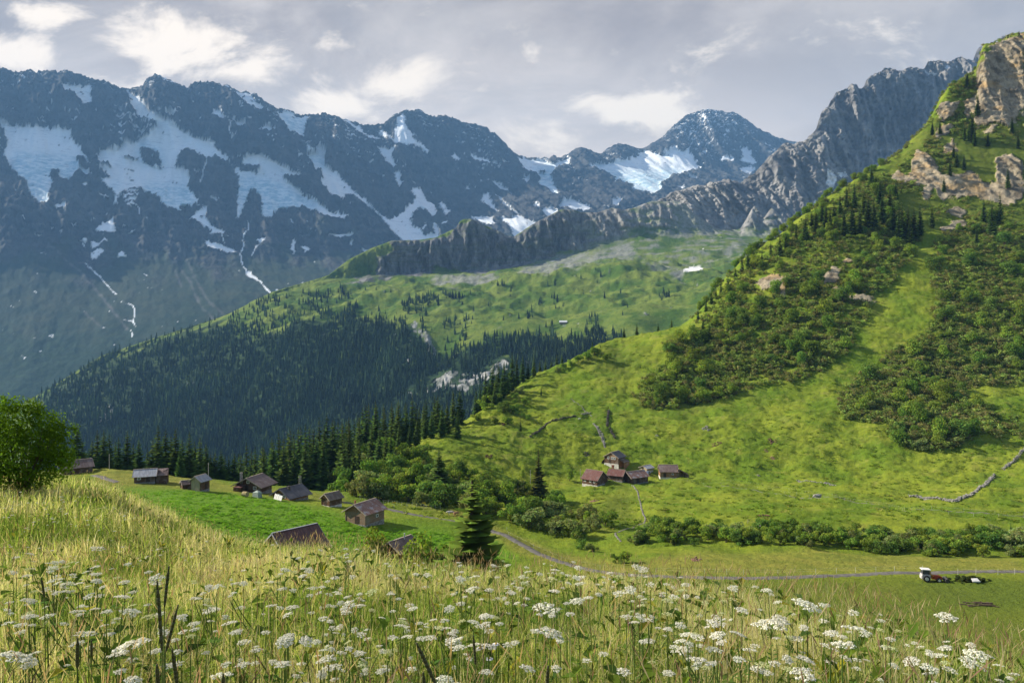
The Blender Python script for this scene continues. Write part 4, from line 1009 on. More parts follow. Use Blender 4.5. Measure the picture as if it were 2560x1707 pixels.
for (x, y) in big:
    k = 0 if x < 2200 and y < 1030 and (x < 2100 or y < 880) else 1
    if sample(M_ROCK, np.array([x]), np.array([y]))[0] > .2: continue
    shrub(x, y, random.uniform(4.5, 6.5), 'large olive shrub in the hillside thicket ' + ('left' if k == 0 else 'right') + ' of the grass gully', 'hillside shrubs ' + 'ab'[k], SHR, wid=1.2)

# trees and shrubs along the crest line of the hillside
def crest(px):
    Y, Z = past.col(px); q = CY - F * Z / Y
    k = int(np.argmin(q[: int(past.nv * .88)]))
    return Vector(((px - CX) / F * Y[k], Y[k], Z[k]))
CREST = []
for k, x in enumerate(np.arange(1735, 2440, 7.5)):
    g = crest(x + random.uniform(-3, 3)); g.y -= random.uniform(0, 7)
    g = past.at_xy(g.x, g.y)
    if random.random() < (.62 if x < 2200 else .3):
        shrub(x, 0, random.uniform(5, 10) * (1 if x < 2200 else .6), 'leafy tree on the skyline of the hillside', 'skyline trees', TRE, at=g, name='broadleaf_tree', cat='tree', wid=1.0)
    else: CREST.append(g)

def merged(tmpl, pos, scale, rot, tintmul):
    """many copies of small templates as one array set"""
    Vs, Qs, Cs = [], [], []
    off = 0
    pick = RNG.integers(0, len(tmpl), len(pos))
    for ti, (V, Q, C) in enumerate(tmpl):
        idx = np.nonzero(pick == ti)[0]
        if len(idx) == 0: continue
        c, s = np.cos(rot[idx]), np.sin(rot[idx])
        x = V[None, :, 0] * c[:, None] - V[None, :, 1] * s[:, None]; y = V[None, :, 0] * s[:, None] + V[None, :, 1] * c[:, None]
        z = np.repeat(V[None, :, 2], len(idx), 0)
        A_ = np.stack([x, y, z], -1) * scale[idx][:, None, :] + pos[idx][:, None, :]
        Vs.append(A_.reshape(-1, 3))
        Qs.append((Q[None] + (np.arange(len(idx)) * len(V))[:, None, None]).reshape(-1, Q.shape[1]) + off)
        Cs.append((C[None] * tintmul[idx][:, None, :]).reshape(-1, 3))
        off += len(idx) * len(V)
    return np.concatenate(Vs), np.concatenate(Qs), np.concatenate(Cs)

pts, sc_, tm = [], [], []
r = random.Random(9)
for g in CREST:
    for q_ in range(4):
        p = past.at_xy(g.x + r.uniform(-3, 3), g.y + r.uniform(-5, 2)); h = r.uniform(2, 4); pts.append(p); sc_.append((h * 1.3, h * 1.3, h)); tm.append(np.array([1, 1, 1]) * r.uniform(.7, 1.2))
for poly, k in ((B1, 4000), (B2, 3600), (B3, 60), (B4, 320), (B5, 420), ([(2440,300),(2560,310),(2560,370),(2440,360)], 60), ([(2300,420),(2560,480),(2560,570),(2300,560)], 200), ([(2440,105),(2480,95),(2560,75),(2580,100),(2470,125)], 45), ([(2100,490),(2200,440),(2260,470),(2200,520),(2110,540)], 110)):
    for (x, y) in scatter(poly, k, k):
        rk = sample(M_ROCK, np.array([x]), np.array([y]))[0]
        dn = float(fbm(np.array([x / 60]), np.array([y / 45]), 3, 77)[0])
        if rk > .25 or (dn < -.4 and poly is not B4): continue
        g = past.at_pixel(x, y)
        if g is None: continue
        h = r.uniform(2.2, 4.6) * (1.0 + .5 * dn)
        pts.append(g); w_ = h * r.uniform(1.0, 1.5); sc_.append((w_, w_, h))
        br = r.random()
        tm.append(np.array([1.08, .98, 1.0]) * r.uniform(.75, 1.1) if br < .4 else np.array([.95, 1.15, .8]) * r.uniform(.7, 1.35))
tmpl = [crown_arrays(500 + i, 95, .105, 6, col=(.200, .240, .085), low=.0, spread=1.2) for i in range(6)]
V, Q, C = merged(tmpl, np.array([tuple(p) for p in pts]) - np.array([0, 0, .25]), np.array(sc_), RNG.uniform(0, 6.28, len(pts)), np.array(tm))
tag(put('hillside_shrubbery', mesh_np('hillside_shrubbery', V, [Q], M_LEAF, False, None, {'tint': C})), 'olive scrub of low alders covering the steep hillside', 'scrub', kind='stuff')

# ---- tussocks of coarse grass over the pasture
def tuft_arrays(seed, nb=16):
    r_ = np.random.default_rng(seed); V, Q, C = [], [], []
    for k in range(nb):
        a = r_.uniform(0, 6.28); q_ = math.sqrt(r_.random()) * .42; L1 = r_.uniform(.6, 1.0); w_ = r_.uniform(.10, .17)
        b_ = np.array([math.cos(a) * q_, math.sin(a) * q_, -.1]); yaw = r_.uniform(0, 3.14); s3 = np.array([math.cos(yaw), math.sin(yaw), 0]) * w_
        t_ = b_ + np.array([math.cos(a) * .3 * L1, math.sin(a) * .3 * L1, L1])
        i0 = len(V); V += [b_ - s3, b_ + s3, t_ + s3 * .35, t_ - s3 * .35]; Q.append((i0, i0 + 1, i0 + 2, i0 + 3)); C += [np.array([1.0, 1.0, 1.0]) * r_.uniform(.8, 1.2)] * 4
    return np.array(V), np.array(Q), np.array(C)
tq_ = [tuft_arrays(i) for i in range(5)]
XX = RNG.uniform(950, 2600, 60000); YY = RNG.uniform(700, 1330, 60000)
f1 = fbm(XX / 70, YY / 30, 4, 801, .6); f2 = fbm(XX / 18, YY / 9, 3, 805, .6)
rk = sample(M_ROCK, XX, YY)
keep = (f1 * .6 + f2 + RNG.normal(0, .16, len(XX)) > .33) & (rk < .2)
pts, cc_, hm_ = [], [], []
for x, y, a_ in zip(XX[keep], YY[keep], f1[keep]):
    g = past.at_pixel(x, y)
    if g is None or g.y < 205: continue
    pts.append(g); k = random.random(); hm_.append(1.0)
    cc_.append(np.array((.125, .19, .02) if k < .4 else (.18, .215, .03) if k < .8 else (.28, .27, .07)) * random.uniform(.75, 1.25))
lushp = [(300,1228),(420,1225),(560,1232),(660,1244),(760,1266),(830,1280),(870,1305),(980,1322),(1100,1330),(1200,1345),(1250,1400),(900,1430),(640,1390),(480,1310)]
for x, y in scatter(lushp, 2200, 4):
    g = past.at_pixel(x, y)
    pts.append(g); hm_.append(.3); cc_.append(np.array((.17, .30, .02) if random.random() < .7 else (.11, .22, .018)) * random.uniform(.8, 1.25))
n_ = len(pts); hs_ = RNG.uniform(.14, .42, n_) * np.array(hm_); wd2 = RNG.uniform(.9, 2.2, n_)
V, Q, C = merged(tq_, np.array([tuple(p) for p in pts]), np.stack([wd2, wd2, hs_], 1), RNG.uniform(0, 6.28, n_), np.array(cc_))
tag(put('pasture_tussocks', mesh_np('pasture_tussocks', V, [Q], M_LEAF, False, None, {'tint': C})), 'coarse grass tussocks dotted over the pasture', 'grass', kind='stuff')

# ---- far wood on the flank of the middle ridge
def fir(seed):
    r_ = np.random.default_rng(seed); V, T, C = [], [], []
    for k in range(6):
        z0 = .06 + k * .145; z1 = min(1.0, z0 + .30); R0 = .165 * (1 - k / 6.6) * r_.uniform(.85, 1.15)
        b0 = len(V)
        for i in range(7):
            a = 6.283 * (i + .5 * (k % 2)) / 7
            q = R0 * (1.15 if i % 2 else .7) * r_.uniform(.8, 1.2)
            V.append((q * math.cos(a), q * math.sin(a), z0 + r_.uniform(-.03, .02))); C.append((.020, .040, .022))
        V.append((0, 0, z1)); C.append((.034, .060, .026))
        T += [(b0 + i, b0 + (i + 1) % 7, b0 + 7) for i in range(7)]
    return np.array(V), np.array(T), np.array(C)
firs = [fir(i) for i in range(4)]
pos = []
XX, YY = RNG.uniform(-100, 1560, 37000), RNG.uniform(720, 1260, 37000)
M_FOR2 = mask(forestp, soft=48)
dens = .62 * sample(M_FOR, XX, YY) + .45 * sample(M_FOR2, XX, YY) - .9 * sample(mask(crop((850, 600), K, [[(540,1000),(620,920),(760,870),(830,880),(940,880),(1010,850),(1080,790),(1120,780),(1160,820),(1120,880),(1000,960),(900,1010),(830,1060),(740,990),(600,1050)], [(470,590),(520,560),(530,640),(620,650),(660,740),(600,740),(540,690),(490,650)], [(440,990),(480,970),(510,1010),(470,1060)]]), soft=3), XX, YY)
nz = fbm(XX / 45, YY / 60, 3, 611)
keep = (dens + nz * .7 > RNG.uniform(.12, .95, len(XX)))
for x, y in zip(XX[keep], YY[keep]):
    g = ridge.at_pixel(x, y)
    if g is not None: pos.append(g)
# looser trees above the timber line and dotted over the alp
dots = crop((850, 600), K, [[(420,430),(480,390),(620,370),(680,390),(660,420),(520,440),(440,470)], [(0,500),(100,470),(110,560),(0,590)], [(700,370),(850,380),(840,400),(720,395)], [(1250,520),(1280,520),(1280,540),(1250,540)], [(1340,400),(1380,400),(1380,440),(1340,440)], [(1430,370),(1460,370),(1470,420),(1430,420)], [(1050,290),(1110,290),(1110,320),(1060,320)], [(1060,680),(1250,640),(1480,700),(1640,740),(1640,800),(1300,760),(1100,760)], [(1700,620),(1800,640),(1790,700),(1720,690)], [(2150,360),(2230,360),(2230,420),(2160,420)]]) + [[(560,800),(700,740),(850,720),(900,760),(860,800),(700,815),(600,815)], [(560,790),(640,755),(700,735),(700,765),(600,800)]]
dn_ = [60, 40, 26, 3, 5, 6, 5, 320, 30, 12, 190, 60]
for poly, k in zip(dots, dn_):
    for (x, y) in scatter(poly, k, int(poly[0][0])):
        g = ridge.at_pixel(x, y)
        if g is not None: pos.append(g)
for (x, y) in scatter([(700,735),(1000,720),(1300,680),(1560,670),(1600,790),(1300,800),(900,780)], 34, 8):
    g = ridge.at_pixel(x, y)
    if g is not None: pos.append(g)
pos = np.array([tuple(p) for p in pos])
hh = RNG.uniform(7, 24, len(pos)) + RNG.uniform(0, 10, len(pos)) * (RNG.random(len(pos)) < .3) * np.where(pos[:, 2] > 40, .8, 1)
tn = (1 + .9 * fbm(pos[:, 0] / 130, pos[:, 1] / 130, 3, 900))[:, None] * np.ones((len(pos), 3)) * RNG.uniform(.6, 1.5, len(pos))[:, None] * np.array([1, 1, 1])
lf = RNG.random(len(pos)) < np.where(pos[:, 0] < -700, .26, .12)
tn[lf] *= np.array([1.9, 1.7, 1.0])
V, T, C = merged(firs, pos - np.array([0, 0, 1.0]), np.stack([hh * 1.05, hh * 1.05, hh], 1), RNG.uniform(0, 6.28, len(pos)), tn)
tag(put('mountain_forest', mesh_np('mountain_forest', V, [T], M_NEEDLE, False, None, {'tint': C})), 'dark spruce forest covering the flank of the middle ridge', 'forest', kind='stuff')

# ---- leafy bush at the left edge
gb = Vector((-13.9, 19.4, float(meadow_z(-13.9, 19.4))))
LB = np.array([(-.9,0,1.9,.9),(-.2,0,2.35,.75),(.4,.2,1.9,.8),(.9,0,1.6,.65),(1.2,-.1,2.1,.36),(.7,.1,2.35,.45),(-.35,0,2.85,.34),(.2,.1,2.8,.3),(-1.3,.2,2.3,.7),(-1.7,0,1.5,.7),(0,-.5,1.4,.8),(.9,.3,1.05,.55),(1.35,0,1.3,.4),(-.8,-.4,1.15,.7),(1.62,.1,2.15,.16),(-.75,.1,2.9,.3),(.55,0,2.72,.2),(-.2,-.3,.75,.6),(-1.2,0,.8,.6),(.6,-.2,.75,.5)])
def lobed(seed, lobes, nl, size, col):
    r_ = np.random.default_rng(seed); pk = lobes[:, 3] ** 2; li = r_.choice(len(lobes), nl, p=pk / pk.sum())
    d_ = r_.normal(size=(nl, 3)); d_ /= np.linalg.norm(d_, axis=1)[:, None]
    # twigs: leaves gather in sprays
    P0 = lobes[li, :3] + d_ * (lobes[li, 3] * r_.uniform(.3, 1.0, nl) ** .5 * (1 + .25 * np.sin(d_[:, 0] * 9 + d_[:, 2] * 11 + li)))[:, None]
    nr = d_ + r_.normal(size=(nl, 3)) * .6 + np.array([0, 0, .5]); nr /= np.linalg.norm(nr, axis=1)[:, None]
    t1 = np.cross(nr, r_.normal(size=(nl, 3))); t1 /= np.linalg.norm(t1, axis=1)[:, None]; t2 = np.cross(nr, t1)
    s_ = size * r_.uniform(.6, 1.4, nl)[:, None]
    V_ = np.stack([P0 - t1 * s_, P0 + t2 * s_ * .5, P0 + t1 * s_, P0 - t2 * s_ * .5], 1).reshape(-1, 3)
    C_ = np.array(col) * (r_.uniform(.7, 1.3, (nl, 1)) * r_.uniform(.8, 1.2, len(lobes))[li][:, None])
    return V_, np.arange(nl * 4).reshape(-1, 4), np.repeat(C_, 4, 0)
V, Q, C = lobed(3, LB, 24000, .042, (.14, .225, .02))
bo = root('leafy_bush', 'big bright green bush with many bare stems at the meadow edge', 'bush', (gb.x, gb.y, gb.z - .1), 0, None, (.88, .88, .93))
put('crown', mesh_np('bush_crown', V, [Q], M_LEAF, False, None, {'tint': C}), bo)
tv, tq = stems_arrays(5, 26, 1.9, .026, 1.15)
put('stem', mesh_np('bush_stems', tv, [tq], M_BARK, True), bo)

# ================================================================ BUILDINGS
def wood_mat(name, c0, c1, gap=.24, vert=False):
    mt, n, b = new_mat(name, .85, .15)
    oc = n.coord('Object')
    s = n.node('ShaderNodeSeparateXYZ'); n.t.links.new(oc, s.inputs[0])
    ax = n.m('ADD', s.outputs[0], s.outputs[1]) if vert else s.outputs[2]
    f = n.m('FRACT', n.m('DIVIDE', n.m('ADD', ax, 50.0), gap))
    line = n.m('LESS_THAN', f, .16)
    gr_ = n.noise(n.map(oc, (3, 3, .5) if vert else (.6, .6, 9)), 1.2, 5, .7)
    bl = n.noise(n.map(oc, (.5, .5, .7)), 1, 4, .6)
    c = n.mix(n.ss(gr_, .3, .7), c0, c1)
    c = n.mix(n.m('MULTIPLY', n.ss(bl, .5, .7), .6), c, (.30, .27, .23))
    c = n.mix(n.m('MULTIPLY', line, .75), c, (.02, .015, .012))
    n.put(b.inputs['Base Color'], c)
    n.put(b.inputs['Normal'], n.bump(n.m('SUBTRACT', gr_, line), .5, .04))
    return mt
def roof_mat(name, c0, c1, c2, ridge=.35, rough=.55):
    mt, n, b = new_mat(name, rough, .3)
    oc = n.coord('Object')
    s = n.node('ShaderNodeSeparateXYZ'); n.t.links.new(oc, s.inputs[0])
    f = n.m('FRACT', n.m('DIVIDE', n.m('ADD', s.outputs[0], 50.0), ridge))
    line = n.m('LESS_THAN', f, .22)
    st = n.noise(n.map(oc, (2.2, .35, .35)), 1.3, 5, .7)
    bl = n.noise(n.map(oc, (.5, .5, .5)), 1.1, 4, .6)
    c = n.mix(n.ss(st, .36, .64), c0, c1)
    c = n.mix(n.ss(bl, .5, .72), c, c2)
    c = n.mix(n.m('MULTIPLY', line, .35), c, (.03, .025, .025))
    n.put(b.inputs['Base Color'], c)
    n.put(b.inputs['Normal'], n.bump(n.m('ADD', st, line), .4, .04))
    return mt
def plain(name, c, rough=.7, spec=.3, metal=0.0, var=.25, sc=4):
    mt, n, b = new_mat(name, rough, spec)
    oc = n.coord('Object')
    n.put(b.inputs['Base Color'], n.mix(n.ss(n.noise(oc, sc, 5, .65), .35, .65), tuple(x * (1 - var) for x in c), tuple(min(1, x * (1 + var)) for x in c)))
    b.inputs['Metallic'].default_value = metal
    return mt
W_BROWN = wood_mat('brown_logs', (.075, .042, .024), (.17, .095, .05))
W_SUN = wood_mat('sunburnt_logs', (.22, .10, .040), (.40, .22, .10))
W_GREY = wood_mat('weathered_logs', (.16, .125, .095), (.33, .28, .22))
W_WARM = wood_mat('warm_grey_logs', (.20, .125, .075), (.36, .25, .16))
W_PALE = wood_mat('pale_boards', (.34, .27, .17), (.52, .43, .28), .3, True)
W_YELL = wood_mat('honey_boards', (.26, .17, .07), (.42, .30, .14), .35, True)
R_RUST = roof_mat('rusty_tin_roof', (.105, .036, .030), (.17, .075, .058), (.16, .105, .095))
R_BROWN = roof_mat('brown_tin_roof', (.115, .075, .068), (.19, .135, .12), (.23, .18, .165))
R_MIX = roof_mat('patched_tin_roof', (.20, .085, .055), (.30, .19, .155), (.42, .41, .42))
R_SILV = roof_mat('grey_tin_roof', (.26, .27, .30), (.40, .41, .44), (.30, .26, .25))
R_SLATE = roof_mat('slate_roof', (.055, .058, .068), (.10, .10, .115), (.12, .12, .13), .5)
R_SHING = roof_mat('shingle_roof', (.13, .10, .075), (.24, .19, .145), (.28, .26, .24), .22, .9)
R_DARK = roof_mat('dark_rust_roof', (.085, .038, .036), (.14, .065, .058), (.12, .08, .075), .6)
S_PALE = plain('whitewashed_stone', (.52, .49, .43), .95, .1, 0, .3, 2)
S_STONE = plain('field_stone', (.25, .235, .21), .95, .1, 0, .45, 3)
S_DARK = plain('dark_stone', (.085, .075, .065), .95, .1, 0, .5, 3)
S_BRICK = plain('rust_flue', (.26, .12, .07), .9, .1)
G_PANE = plain('window_glass', (.05, .06, .08), .12, .5, 0, .2)
T_WHITE = plain('white_paint', (.72, .70, .66), .6, .3, 0, .08)
T_WOOD = plain('trim_wood', (.34, .28, .22), .8, .2)
D_DARK = plain('door_wood', (.06, .04, .028), .85, .15)

class MB:
    def __init__(s): s.V = []; s.Fq = []
    def hull(s, pts, faces):
        i = len(s.V); s.V += [tuple(p) for p in pts]; s.Fq += [tuple(i + k for k in f) for f in faces]
    def box(s, c, d, rz=0.0, ry=0.0):
        x, y, z = d[0] / 2, d[1] / 2, d[2] / 2
        M = Matrix.Translation(c) @ Matrix.Rotation(rz, 4, 'Z') @ Matrix.Rotation(ry, 4, 'Y')
        s.hull([M @ Vector((a * x, b_ * y, e_ * z)) for a in (-1, 1) for b_ in (-1, 1) for e_ in (-1, 1)],
               [(0, 1, 3, 2), (4, 6, 7, 5), (0, 4, 5, 1), (2, 3, 7, 6), (0, 2, 6, 4), (1, 5, 7, 3)])
    def slab(s, a, b_, c, d, t):
        """a quad a,b,c,d (top face, counter-clockwise from above) given thickness t downwards along its normal"""
        a, b_, c, d = map(Vector, (a, b_, c, d))
        nrm = (b_ - a).cross(d - a).normalized() * t
        s.hull([a, b_, c, d, a - nrm, b_ - nrm, c - nrm, d - nrm], [(0, 1, 2, 3), (7, 6, 5, 4), (0, 4, 5, 1), (1, 5, 6, 2), (2, 6, 7, 3), (3, 7, 4, 0)])
    def cyl(s, p0, p1, r0, r1=None, ns=10):
        r1 = r0 if r1 is None else r1
        tv, tq = tubes([(p0, r0, p1, r1)], ns); i = len(s.V)
        s.V += [tuple(v) for v in tv]; s.Fq += [tuple(int(k) + i for k in q_) for q_ in tq]
        s.Fq.append(tuple(i + ns - 1 - k for k in range(ns))); s.Fq.append(tuple(i + ns + k for k in range(ns)))
    def build(s, name, mat, parent=None, smooth=False):
        me = bpy.data.meshes.new(name); me.from_pydata(s.V, [], s.Fq); me.update()
        me.materials.append(mat)
        if smooth:
            me.polygons.foreach_set('use_smooth', [True] * len(me.polygons))
        return put(name, me, parent)

def house(name, label, px, Y, W, L, H, RI, yaw, wall, roof, cat='hut', base=.7, over=.55, bmat=None, front=(), side=(), door=None, chimney=None, gable=None, dz=0.0, group=None, zr=None, ends=.5, boards=T_WOOD):
    """gable end at -x (front), ridge along x; front windows (y,z,w,h); side windows on the -y face (x,z,w,h)"""
    g = past.at_Y(px, Y)
    o = root(name, label, cat, (g.x, g.y, g.z + dz if zr is None else zr - H - RI), R(yaw), group)
    m = MB(); m.box((0, 0, base / 2 - 2.0), (L + .06, W + .06, base + 4.0)); m.build('stone_base', bmat or S_STONE, o)
    m = MB(); h = W / 2; l = L / 2
    m.hull([(-l, -h, base), (-l, h, base), (-l, h, H), (-l, -h, H), (-l, 0, H + RI), (l, -h, base), (l, h, base), (l, h, H), (l, -h, H), (l, 0, H + RI)],
           [(0, 3, 4, 2, 1), (5, 6, 7, 9, 8), (0, 5, 8, 3), (1, 2, 7, 6), (3, 8, 9, 4), (2, 4, 9, 7), (0, 1, 6, 5)])
    # log ends at the corners
    for sx_ in (-1, 1):
        for sy in (-1, 1):
            m.box((sx_ * (l + .05), sy * (h - .12), base + (H - base) / 2), (.12, .2, H - base - .02))
    m.build('wall', wall, o)
    if gable:
        m = MB(); m.hull([(-l - .03, -h + .05, H - .05), (-l - .03, h - .05, H - .05), (-l - .03, 0, H + RI - .12), (-l - .003, -h + .05, H - .05), (-l - .003, h - .05, H - .05), (-l - .003, 0, H + RI - .12)], [(0, 2, 1), (3, 4, 5), (0, 1, 4, 3), (1, 2, 5, 4), (2, 0, 3, 5)])
        m.build('gable_boards', gable, o)
    m = MB(); sl = RI / h; e_ = h + over; ze = H - over * sl; x0, x1 = -l - ends, l + ends; up = .12
    m.slab((x0, 0, H + RI + up), (x0, -e_, ze + up), (x1, -e_, ze + up), (x1, 0, H + RI + up), .13)
    m.slab((x1, 0, H + RI + up - .002), (x1, e_, ze + up), (x0, e_, ze + up), (x0, 0, H + RI + up - .002), .13)
    rf = m.build('roof', roof, o)
    m = MB()
    for sy in (-1, 1):
        for xe in (x0 - .03, x1 + .03):
            m.slab((xe - .03, 0, H + RI + up + .04), (xe - .03, sy * e_, ze + up + .04), (xe + .03, sy * e_, ze + up + .04), (xe + .03, 0, H + RI + up + .04), .22) if sy < 0 else \
            m.slab((xe + .03, 0, H + RI + up + .04), (xe + .03, sy * e_, ze + up + .04), (xe - .03, sy * e_, ze + up + .04), (xe - .03, 0, H + RI + up + .04), .22)
    m.box((0, 0, H + RI + up + .03), (x1 - x0 + .02, .28, .09))
    m.build('bargeboard', boards, rf)
    for (y, z, ww, hh_) in front:
        m = MB()
        for dy_ in (-1, 1): m.box((-l - .05, y + dy_ * ww / 2, z), (.1, .12, hh_ + .12))
        for dz_ in (-1, 1): m.box((-l - .052, y, z + dz_ * hh_ / 2), (.1, ww - .12, .12))
        m.box((-l - .05, y, z), (.06, .06, hh_ - .12))
        f = m.build('window', T_WHITE, o)
        m = MB(); m.box((-l - .02, y, z), (.03, ww, hh_)); m.build('pane', G_PANE, f)
    for (x, z, ww, hh_) in side:
        m = MB()
        for dy_ in (-1, 1): m.box((x + dy_ * ww / 2, -h - .05, z), (.12, .1, hh_ + .12))
        for dz_ in (-1, 1): m.box((x, -h - .052, z + dz_ * hh_ / 2), (ww - .12, .1, .12))
        f = m.build('window', T_WHITE, o)
        m = MB(); m.box((x, -h - .02, z), (ww, .03, hh_)); m.build('pane', G_PANE, f)
    if door:
        fa, q_, ww, hh_ = door
        m = MB()
        if fa == 'f': m.box((-l - .035, q_, base + hh_ / 2), (.06, ww, hh_))
        else: m.box((q_, -h - .035, base + hh_ / 2), (ww, .06, hh_))
        d_ = m.build('door', D_DARK, o)
        m = MB()
        if fa == 'f': m.cyl((-l - .12, q_ + ww * .35, base + hh_ * .5), (-l - .06, q_ + ww * .35, base + hh_ * .5), .05)
        else: m.cyl((q_ + ww * .35, -h - .12, base + hh_ * .5), (q_ + ww * .35, -h - .06, base + hh_ * .5), .05)
        m.build('handle', S_STONE, d_)
    if chimney:
        x, y, r_, hh_, mat = chimney
        zb = H + RI - abs(y) * sl
        m = MB()
        if r_ < .2: m.cyl((x, y, zb - .2), (x, y, zb + hh_), r_); m.cyl((x, y, zb + hh_ + .12), (x, y, zb + hh_ + .18), r_ * 1.8, r_ * .6)
        else: m.box((x, y, zb + hh_ / 2 - .3), (r_ * 2, r_ * 2, hh_ + .6)); m.box((x, y, zb + hh_ + .06), (r_ * 2.5, r_ * 2.5, .12))
        m.build('chimney', mat, rf)
    return o

def lean(o, name, mat, roofm, pts_lo, pts_hi, z0, zl, zh):
    """a lean-to on a house: footprint edge at the house (pts_hi) and away from it (pts_lo)"""
    (ax, ay), (bx, by) = pts_hi; (cx_, cy_), (dx_, dy_) = pts_lo
    m = MB(); m.hull([(ax, ay, z0), (bx, by, z0), (cx_, cy_, z0), (dx_, dy_, z0), (ax, ay, zh), (bx, by, zh), (cx_, cy_, zl), (dx_, dy_, zl)], [(0, 1, 5, 4), (1, 2, 6, 5), (2, 3, 7, 6), (3, 0, 4, 7), (4, 5, 6, 7), (3, 2, 1, 0)])
    k = m.build(name, mat, o)
    c = Vector(((ax + bx + cx_ + dx_) / 4, (ay + by + cy_ + dy_) / 4, 0))
    def ex(x, y, z, f=1.10): return (c.x + (x - c.x) * f, c.y + (y - c.y) * f, z)
    m = MB(); m.slab(ex(ax, ay, zh + .16, 1.04), ex(bx, by, zh + .16, 1.04), ex(cx_, cy_, zl + .12), ex(dx_, dy_, zl + .12), .1)
    m.build('lean_to_roof', roofm, k)

# left hamlet
house('alpine_hut', 'long low barn with a brown tin roof half hidden by the meadow', 190, 205, 5.6, 7.4, 2.2, 1.7, 42, W_BROWN, R_BROWN, 'barn', base=.3)
h = house('alpine_hut', 'low dark hut under a wide double tin roof on the terrace', 364, 192, 4.6, 5.0, 2.2, 1.4, 22, W_BROWN, R_SILV, base=.4, door=('s', .8, 1.0, 1.6), side=((-1.4, 1.5, .8, .5),))
lean(h, 'annex', W_BROWN, R_BROWN, ((2.85, -1.9), (5.6, -1.9)), ((2.85, 2.4), (5.6, 2.4)), -.8, 1.75, 2.9)
h = house('alpine_hut', 'narrow tall hut with a pale gable and grey tin roof', 500, 186, 3.3, 3.3, 2.9, 1.1, 74, W_BROWN, R_SILV, base=.3, gable=W_PALE, door=('s', .4, .9, 1.7))
m = MB(); m.box((-1.67, 0, 1.6), (.03, 3.0, 2.55)); m.build('front_boards', W_PALE, h)
house('wood_shed', 'small dark shed with a rusty roof joined to the narrow hut', 467, 187, 2.4, 2.6, 1.5, .7, 40, W_BROWN, R_BROWN, 'shed', base=.2, over=.35, ends=.3)
h = house('farm_chalet', 'large brown chalet with a broad brown roof and a red porch', 636, 196, 7.6, 5.4, 2.6, 1.9, 76, W_BROWN, R_BROWN, 'chalet', base=.5, over=1.3, ends=1.3, front=((-2.0, 1.7, .9, .8), (0.2, 3.3, .8, .7), (2.2, 1.7, .9, .8)), door=('f', .6, 1.0, 1.9), chimney=(-3.0, 2.2, .28, 2.4, S_STONE))
lean(h, 'porch', W_BROWN, R_RUST, ((-4.9, 3.4), (-4.9, 1.0)), ((-2.73, 3.4), (-2.73, 1.0)), -.6, 1.9, 2.3)
house('farm_chalet', 'dark slate roofed chalet with a stub chimney beside the brown chalet', 727, 190, 6.8, 6.2, 1.5, 1.9, 58, W_SUN, R_SLATE, 'chalet', base=.4, over=.9, ends=.9, front=((-1.2, 1.4, .8, .7), (1.0, 1.4, .8, .7)), door=('f', 0, .9, 1.6), chimney=(-1.5, -.9, .3, .9, S_DARK), boards=R_SLATE)
house('alpine_hut', 'small weathered hut with a shingle roof beside the road', 829, 184, 3.4, 4.0, 2.4, 1.2, 54, W_BROWN, R_SHING, base=.5, bmat=S_PALE, gable=W_SUN, door=('f', .2, .9, 1.6))
house('log_barn', 'log barn with a patched rusty tin roof and a thin flue', 912, 168, 6.4, 6.8, 3.3, 1.8, 61, W_WARM, R_MIX, 'barn', base=.5, gable=W_SUN, door=('f', -.5, 1.3, 1.9), side=((.8, 1.9, .7, .6),), chimney=(-1.7, 1.6, .19, 1.2, S_BRICK), over=.75, ends=.6)
house('sunken_barn', 'barn showing only its dark rusty roof above the meadow grass', 738, 106.5, 7.0, 6.8, 2.4, 2.6, 48, W_BROWN, R_DARK, 'barn', base=.3, zr=-29.2, boards=R_SILV)
house('sunken_hut', 'grey roofed hut with a thin metal flue sunk behind the flowers', 1000, 119, 4.6, 4.6, 2.3, 1.3, 56, W_BROWN, R_BROWN, base=.4, zr=-34.4, chimney=(.6, -.5, .10, 1.1, R_SILV), door=('f', .3, .9, 1.6))

# hamlet across the gully
h = house('farm_chalet', 'brown chalet with white windows and a grey roof at the top of the hamlet', 1537, 318, 7.4, 6.4, 3.8, 2.1, 52, W_BROWN, R_SLATE, 'chalet', base=.8, bmat=S_PALE, gable=W_SUN, front=((-1.7, 3.3, .9, 1.1), (-.4, 3.3, .9, 1.1), (1.6, 3.3, .9, 1.1)), door=('f', .8, 1.0, 1.7))
lean(h, 'lean_to', W_SUN, R_SHING, ((-3.0, -6.4), (2.2, -6.4)), ((-3.0, -3.75), (2.2, -3.75)), -1.6, 1.6, 2.9)
lean(h, 'store', W_BROWN, R_SHING, ((-3.0, 5.3), (1.5, 5.3)), ((-3.0, 3.75), (1.5, 3.75)), -1.6, .9, 2.7)
house('wood_shed', 'small pale shed with a grey roof beside the parked car', 1616, 312, 4.2, 4.6, 1.7, .9, 42, W_PALE, R_SILV, 'shed', base=.4, bmat=S_PALE, door=('f', .2, .8, 1.3))
h = house('log_barn', 'barn with a ribbed brown roof and a long side roof falling to its end', 1670, 302, 6.2, 7.4, 3.9, 2.2, -5, W_SUN, R_BROWN, 'barn', base=1.2, bmat=S_PALE, side=((1.6, 2.6, .8, .6),), door=('s', -1.8, 1.2, 1.9), over=.6)
lean(h, 'lean_to', W_YELL, R_DARK, ((8.6, 2.6), (8.6, -3.3)), ((3.78, 2.6), (3.78, -3.3)), -1.2, 1.9, 4.6)
